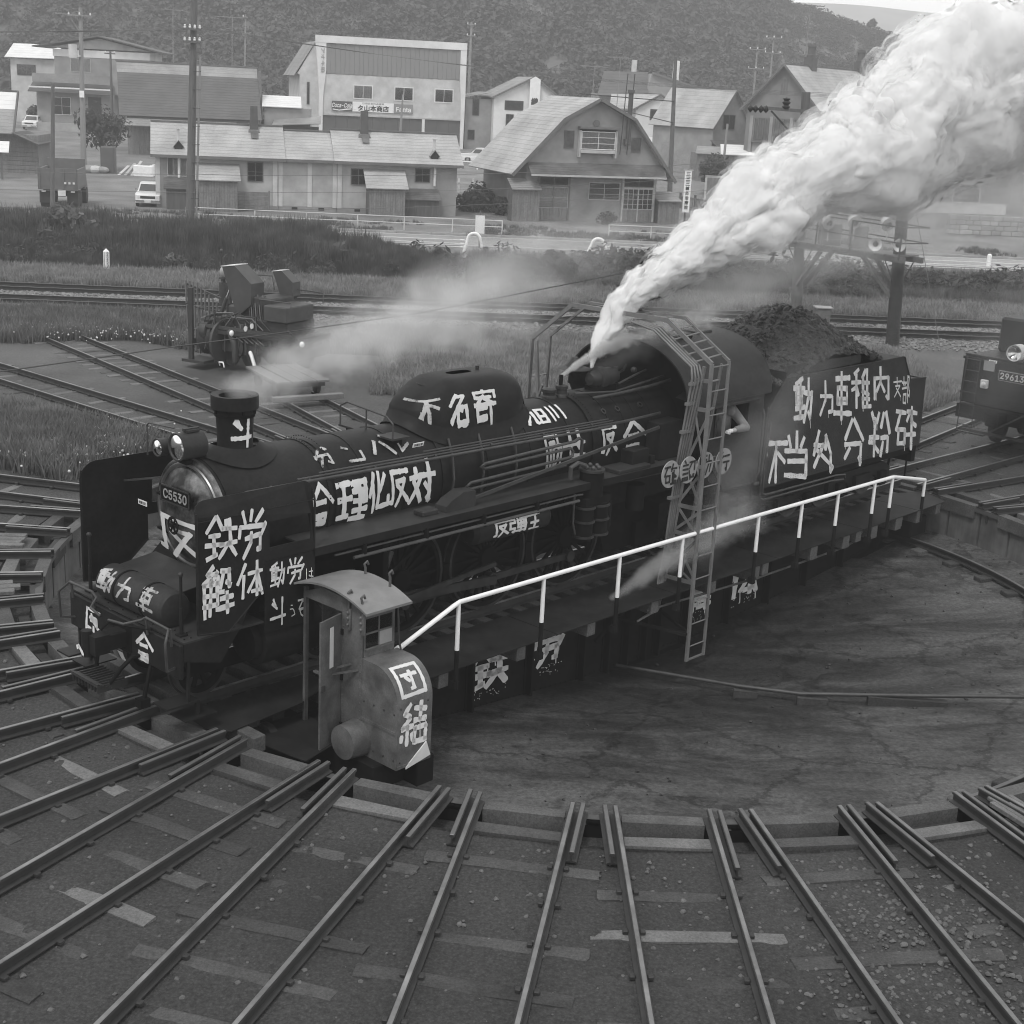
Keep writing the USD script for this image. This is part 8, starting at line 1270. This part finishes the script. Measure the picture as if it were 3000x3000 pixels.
def axis_tube(P, R, nt, na, shape=None, seed=0, amp=1.0, base=.72):
    P, R = np.array(P, float), np.array(R, float); d = np.concatenate([[0], np.cumsum(np.linalg.norm(np.diff(P, axis=0), axis=1))])
    from scipy.interpolate import PchipInterpolator
    t = np.linspace(0, 1, nt) ** 1.25 * d[-1]; X = np.stack([PchipInterpolator(d, P[:, k])(t) for k in range(3)], 1); r = PchipInterpolator(d, R)(t)
    T = np.gradient(X, axis=0); T /= np.linalg.norm(T, axis=1, keepdims=True); A = np.cross(T, [0, 0, 1.0]); A /= np.linalg.norm(A, axis=1, keepdims=True); B = np.cross(A, T)
    u = np.concatenate([[0], np.cumsum(np.diff(t) / r[1:])]); th = np.linspace(0, 2 * np.pi, na, endpoint=False)
    q = np.stack(np.broadcast_arrays(1.15 * np.cos(th)[None], 1.15 * np.sin(th)[None], u[:, None] * .95), -1)
    if amp:
        w = q + .35 * np.stack([meshkit.fbm(q * 1.7 + 7 * i, 3, seed + i) - .5 for i in range(3)], -1) * 2
        bil = lambda k, sd: np.sqrt(np.abs(2 * meshkit.noise(w * k, sd) - 1) + .01); b = bil(1.5, seed + 5); b2 = bil(3.3, seed + 6); b3 = bil(7.0, seed + 7); b4 = meshkit.noise(w * 14, seed + 8)
        f = base + amp * (.8 * (meshkit.fbm(w * .8, 2, seed + 9) - .5) + .26 * (b - .6) + .10 * (b2 - .6) + .035 * (b3 - .6) + .012 * (b4 - .5))
        f = base * .85 + (f - base * .85) * np.clip(t / 1.2, .25, 1)[:, None]
    else: f = np.full((nt, na), base)
    rr_ = r[:, None] * f; V = X[:, None] + rr_[..., None] * (np.cos(th)[None, :, None] * A[:, None] + np.sin(th)[None, :, None] * B[:, None])
    V = V.reshape(-1, 3); i, j = np.meshgrid(np.arange(nt - 1), np.arange(na), indexing='ij'); a, b_ = i * na + j, i * na + (j + 1) % na
    F = np.vstack([np.stack([a, b_, b_ + na], -1).reshape(-1, 3), np.stack([a, b_ + na, a + na], -1).reshape(-1, 3)])
    n = len(V); V = np.vstack([V, X[:1], X[-1:]]); k = np.arange(na); F = np.vstack([F, np.stack([np.full(na, n), (k + 1) % na, k], 1), np.stack([np.full(na, n + 1), n - na + k, n - na + (k + 1) % na], 1)])[:, ::-1]
    return V, F
PL_P = [(-.47, -.4, 3.55), (-.40, -.25, 3.9), (-.18, 0, 4.27), (.27, .3, 4.85), (1.22, .8, 5.5), (2.71, 1.6, 6.36), (4.28, 2.5, 7.2), (5.91, 3.4, 7.95), (7.62, 4.2, 8.5), (9.5, 5, 9.0), (12, 6, 9.6), (15, 7.4, 10.3)]
PL_R = [.04, .15, .30, .44, .62, .98, 1.36, 1.8, 2.2, 2.6, 3.0, 3.3]
st = thing('steam_plume', 'thick white steam plume blowing from the engine generator up to the right', 'steam', None, None, 'stuff')
obj('dense_core', axis_tube(PL_P, PL_R, 520, 180, seed=3, base=.66), 'steam_core', st, smooth=True)
def wispmat(name, lo, hi, top, scale):
    MATS[name] = usdkit.material(stage, '/World/Looks/' + name, {'geo': ('geometry', {}), 'n': ('noise_texture', {'scale': scale, 'detail': 6.0, 'roughness': .62, 'distortion': .6}), 'k': ('map_range', {'range_type': 'smoothstep', 'from_min': lo, 'from_max': hi, 'to_min': 0.0, 'to_max': top, 'clamp': True}), 'd': ('diffuse_bsdf', {'color': g3(.76)}), 'tl': ('translucent_bsdf', {'color': g3(.76)}), 'mm': ('mix_closure', {'fac': .45}), 't': ('transparent_bsdf', {}), 'm': ('mix_closure', {})},
        [('geo.position', 'n.vector'), ('n.fac', 'k.value'), ('k.result', 'm.fac'), ('d.BSDF', 'mm.closure1'), ('tl.BSDF', 'mm.closure2'), ('t.BSDF', 'm.closure1'), ('mm.closure', 'm.closure2')], surface='m.closure')
wispmat('wisp_a', .36, .60, .75, 1.5); wispmat('wisp_b', .42, .68, .5, 1.2); wispmat('wisp_c', .46, .75, .3, .9)
for k, (f_, m_) in enumerate(((.72, 'wisp_a'), (.79, 'wisp_b'), (.88, 'wisp_c'))): obj('wispy_layer', axis_tube(PL_P, PL_R, 360, 120, seed=3, base=f_), m_, st, smooth=True)
vapour('soft_halo', None, (-.47, -.4, 3.5), (15, 7.4, 10.3), .16, 3.7, .35, .75, 1.2, .8, .4, 1.15, parent=st, fade=.95)
W3 = lambda x, y, z: tuple((TM @ np.array([x, y, z, 1.0]))[:3])
vapour('chimney_smoke', 'grey smoke drifting back from the engine chimney', W3(1.82, 0, 3.93), (-1.2, -.4, 4.7), .34, 1.05, 1.15, .28, 1.5, 1.1, .1, 1.0, 'smoke', fade=.35)
vapour('small_jet', 'small white steam wisp from the thin exhaust pipe on the boiler', W3(8.55, -.05, 3.53), (.3, .1, 4.1), .035, .22, 16.0, .05, 4.5, .8, .3, 1.0)
vapour('roof_wisp', 'ragged steam wisps crossing the cab roof front', (-.5, -.4, 3.8), (2.1, 1.3, 4.5), .10, .34, 6.0, 0, 2.8, 1.3, .1, .8)
vapour('drain_steam', 'low white steam puffing out beside the wheels below the cab', W3(8.2, -1.75, .05), W3(12.8, -1.8, 1.0), .07, .62, 2.2, .08, 1.8, 1.0, .15, 1.0, fade=.3)
vapour('cab_steam', 'thin steam veil around the cab and tender bogies', W3(10.2, -1.75, .3), W3(14.8, -1.7, 4.6), .5, 1.0, .2, 0, .9, 1.2, .0, 1.0, fade=.4)
vapour('yard_smoke', 'thin pale smoke over the grass behind the snow machine', (-8.5, 14, .6), (4, 37, 3.2), .7, 2.4, .13, 0, .45, 1.3, .0, 1.0, 'smoke', fade=.5)
vapour('drifting_steam', 'thin drifting steam below the big plume around the loudspeaker platform', (11.0, 34, 2.6), (34, 52, 8.0), 1.2, 5.0, .05, 0, .4, 1.2, .0, 1.05, fade=.6)
vapour('right_edge_steam', 'pale steam veil at the right edge in front of the standing tender', (7.4, 4.6, .6), (13, 9, 9.0), .5, 2.4, .06, 0, .5, 1.1, .0, 1.05, fade=.8)
# misty air: one even box round everything
MATS['haze_air'] = usdkit.material(stage, '/World/Looks/haze_air', {'v': ('principled_volume', {'color': g3(.97), 'density': 0.0009, 'anisotropy': 0.2})}, [], volume='v.volume')
obj('haze', bx(-330, 480, -60, 900, -4, 66), 'haze_air', None, kind='stuff', label='thin misty air over the whole place', category='haze')
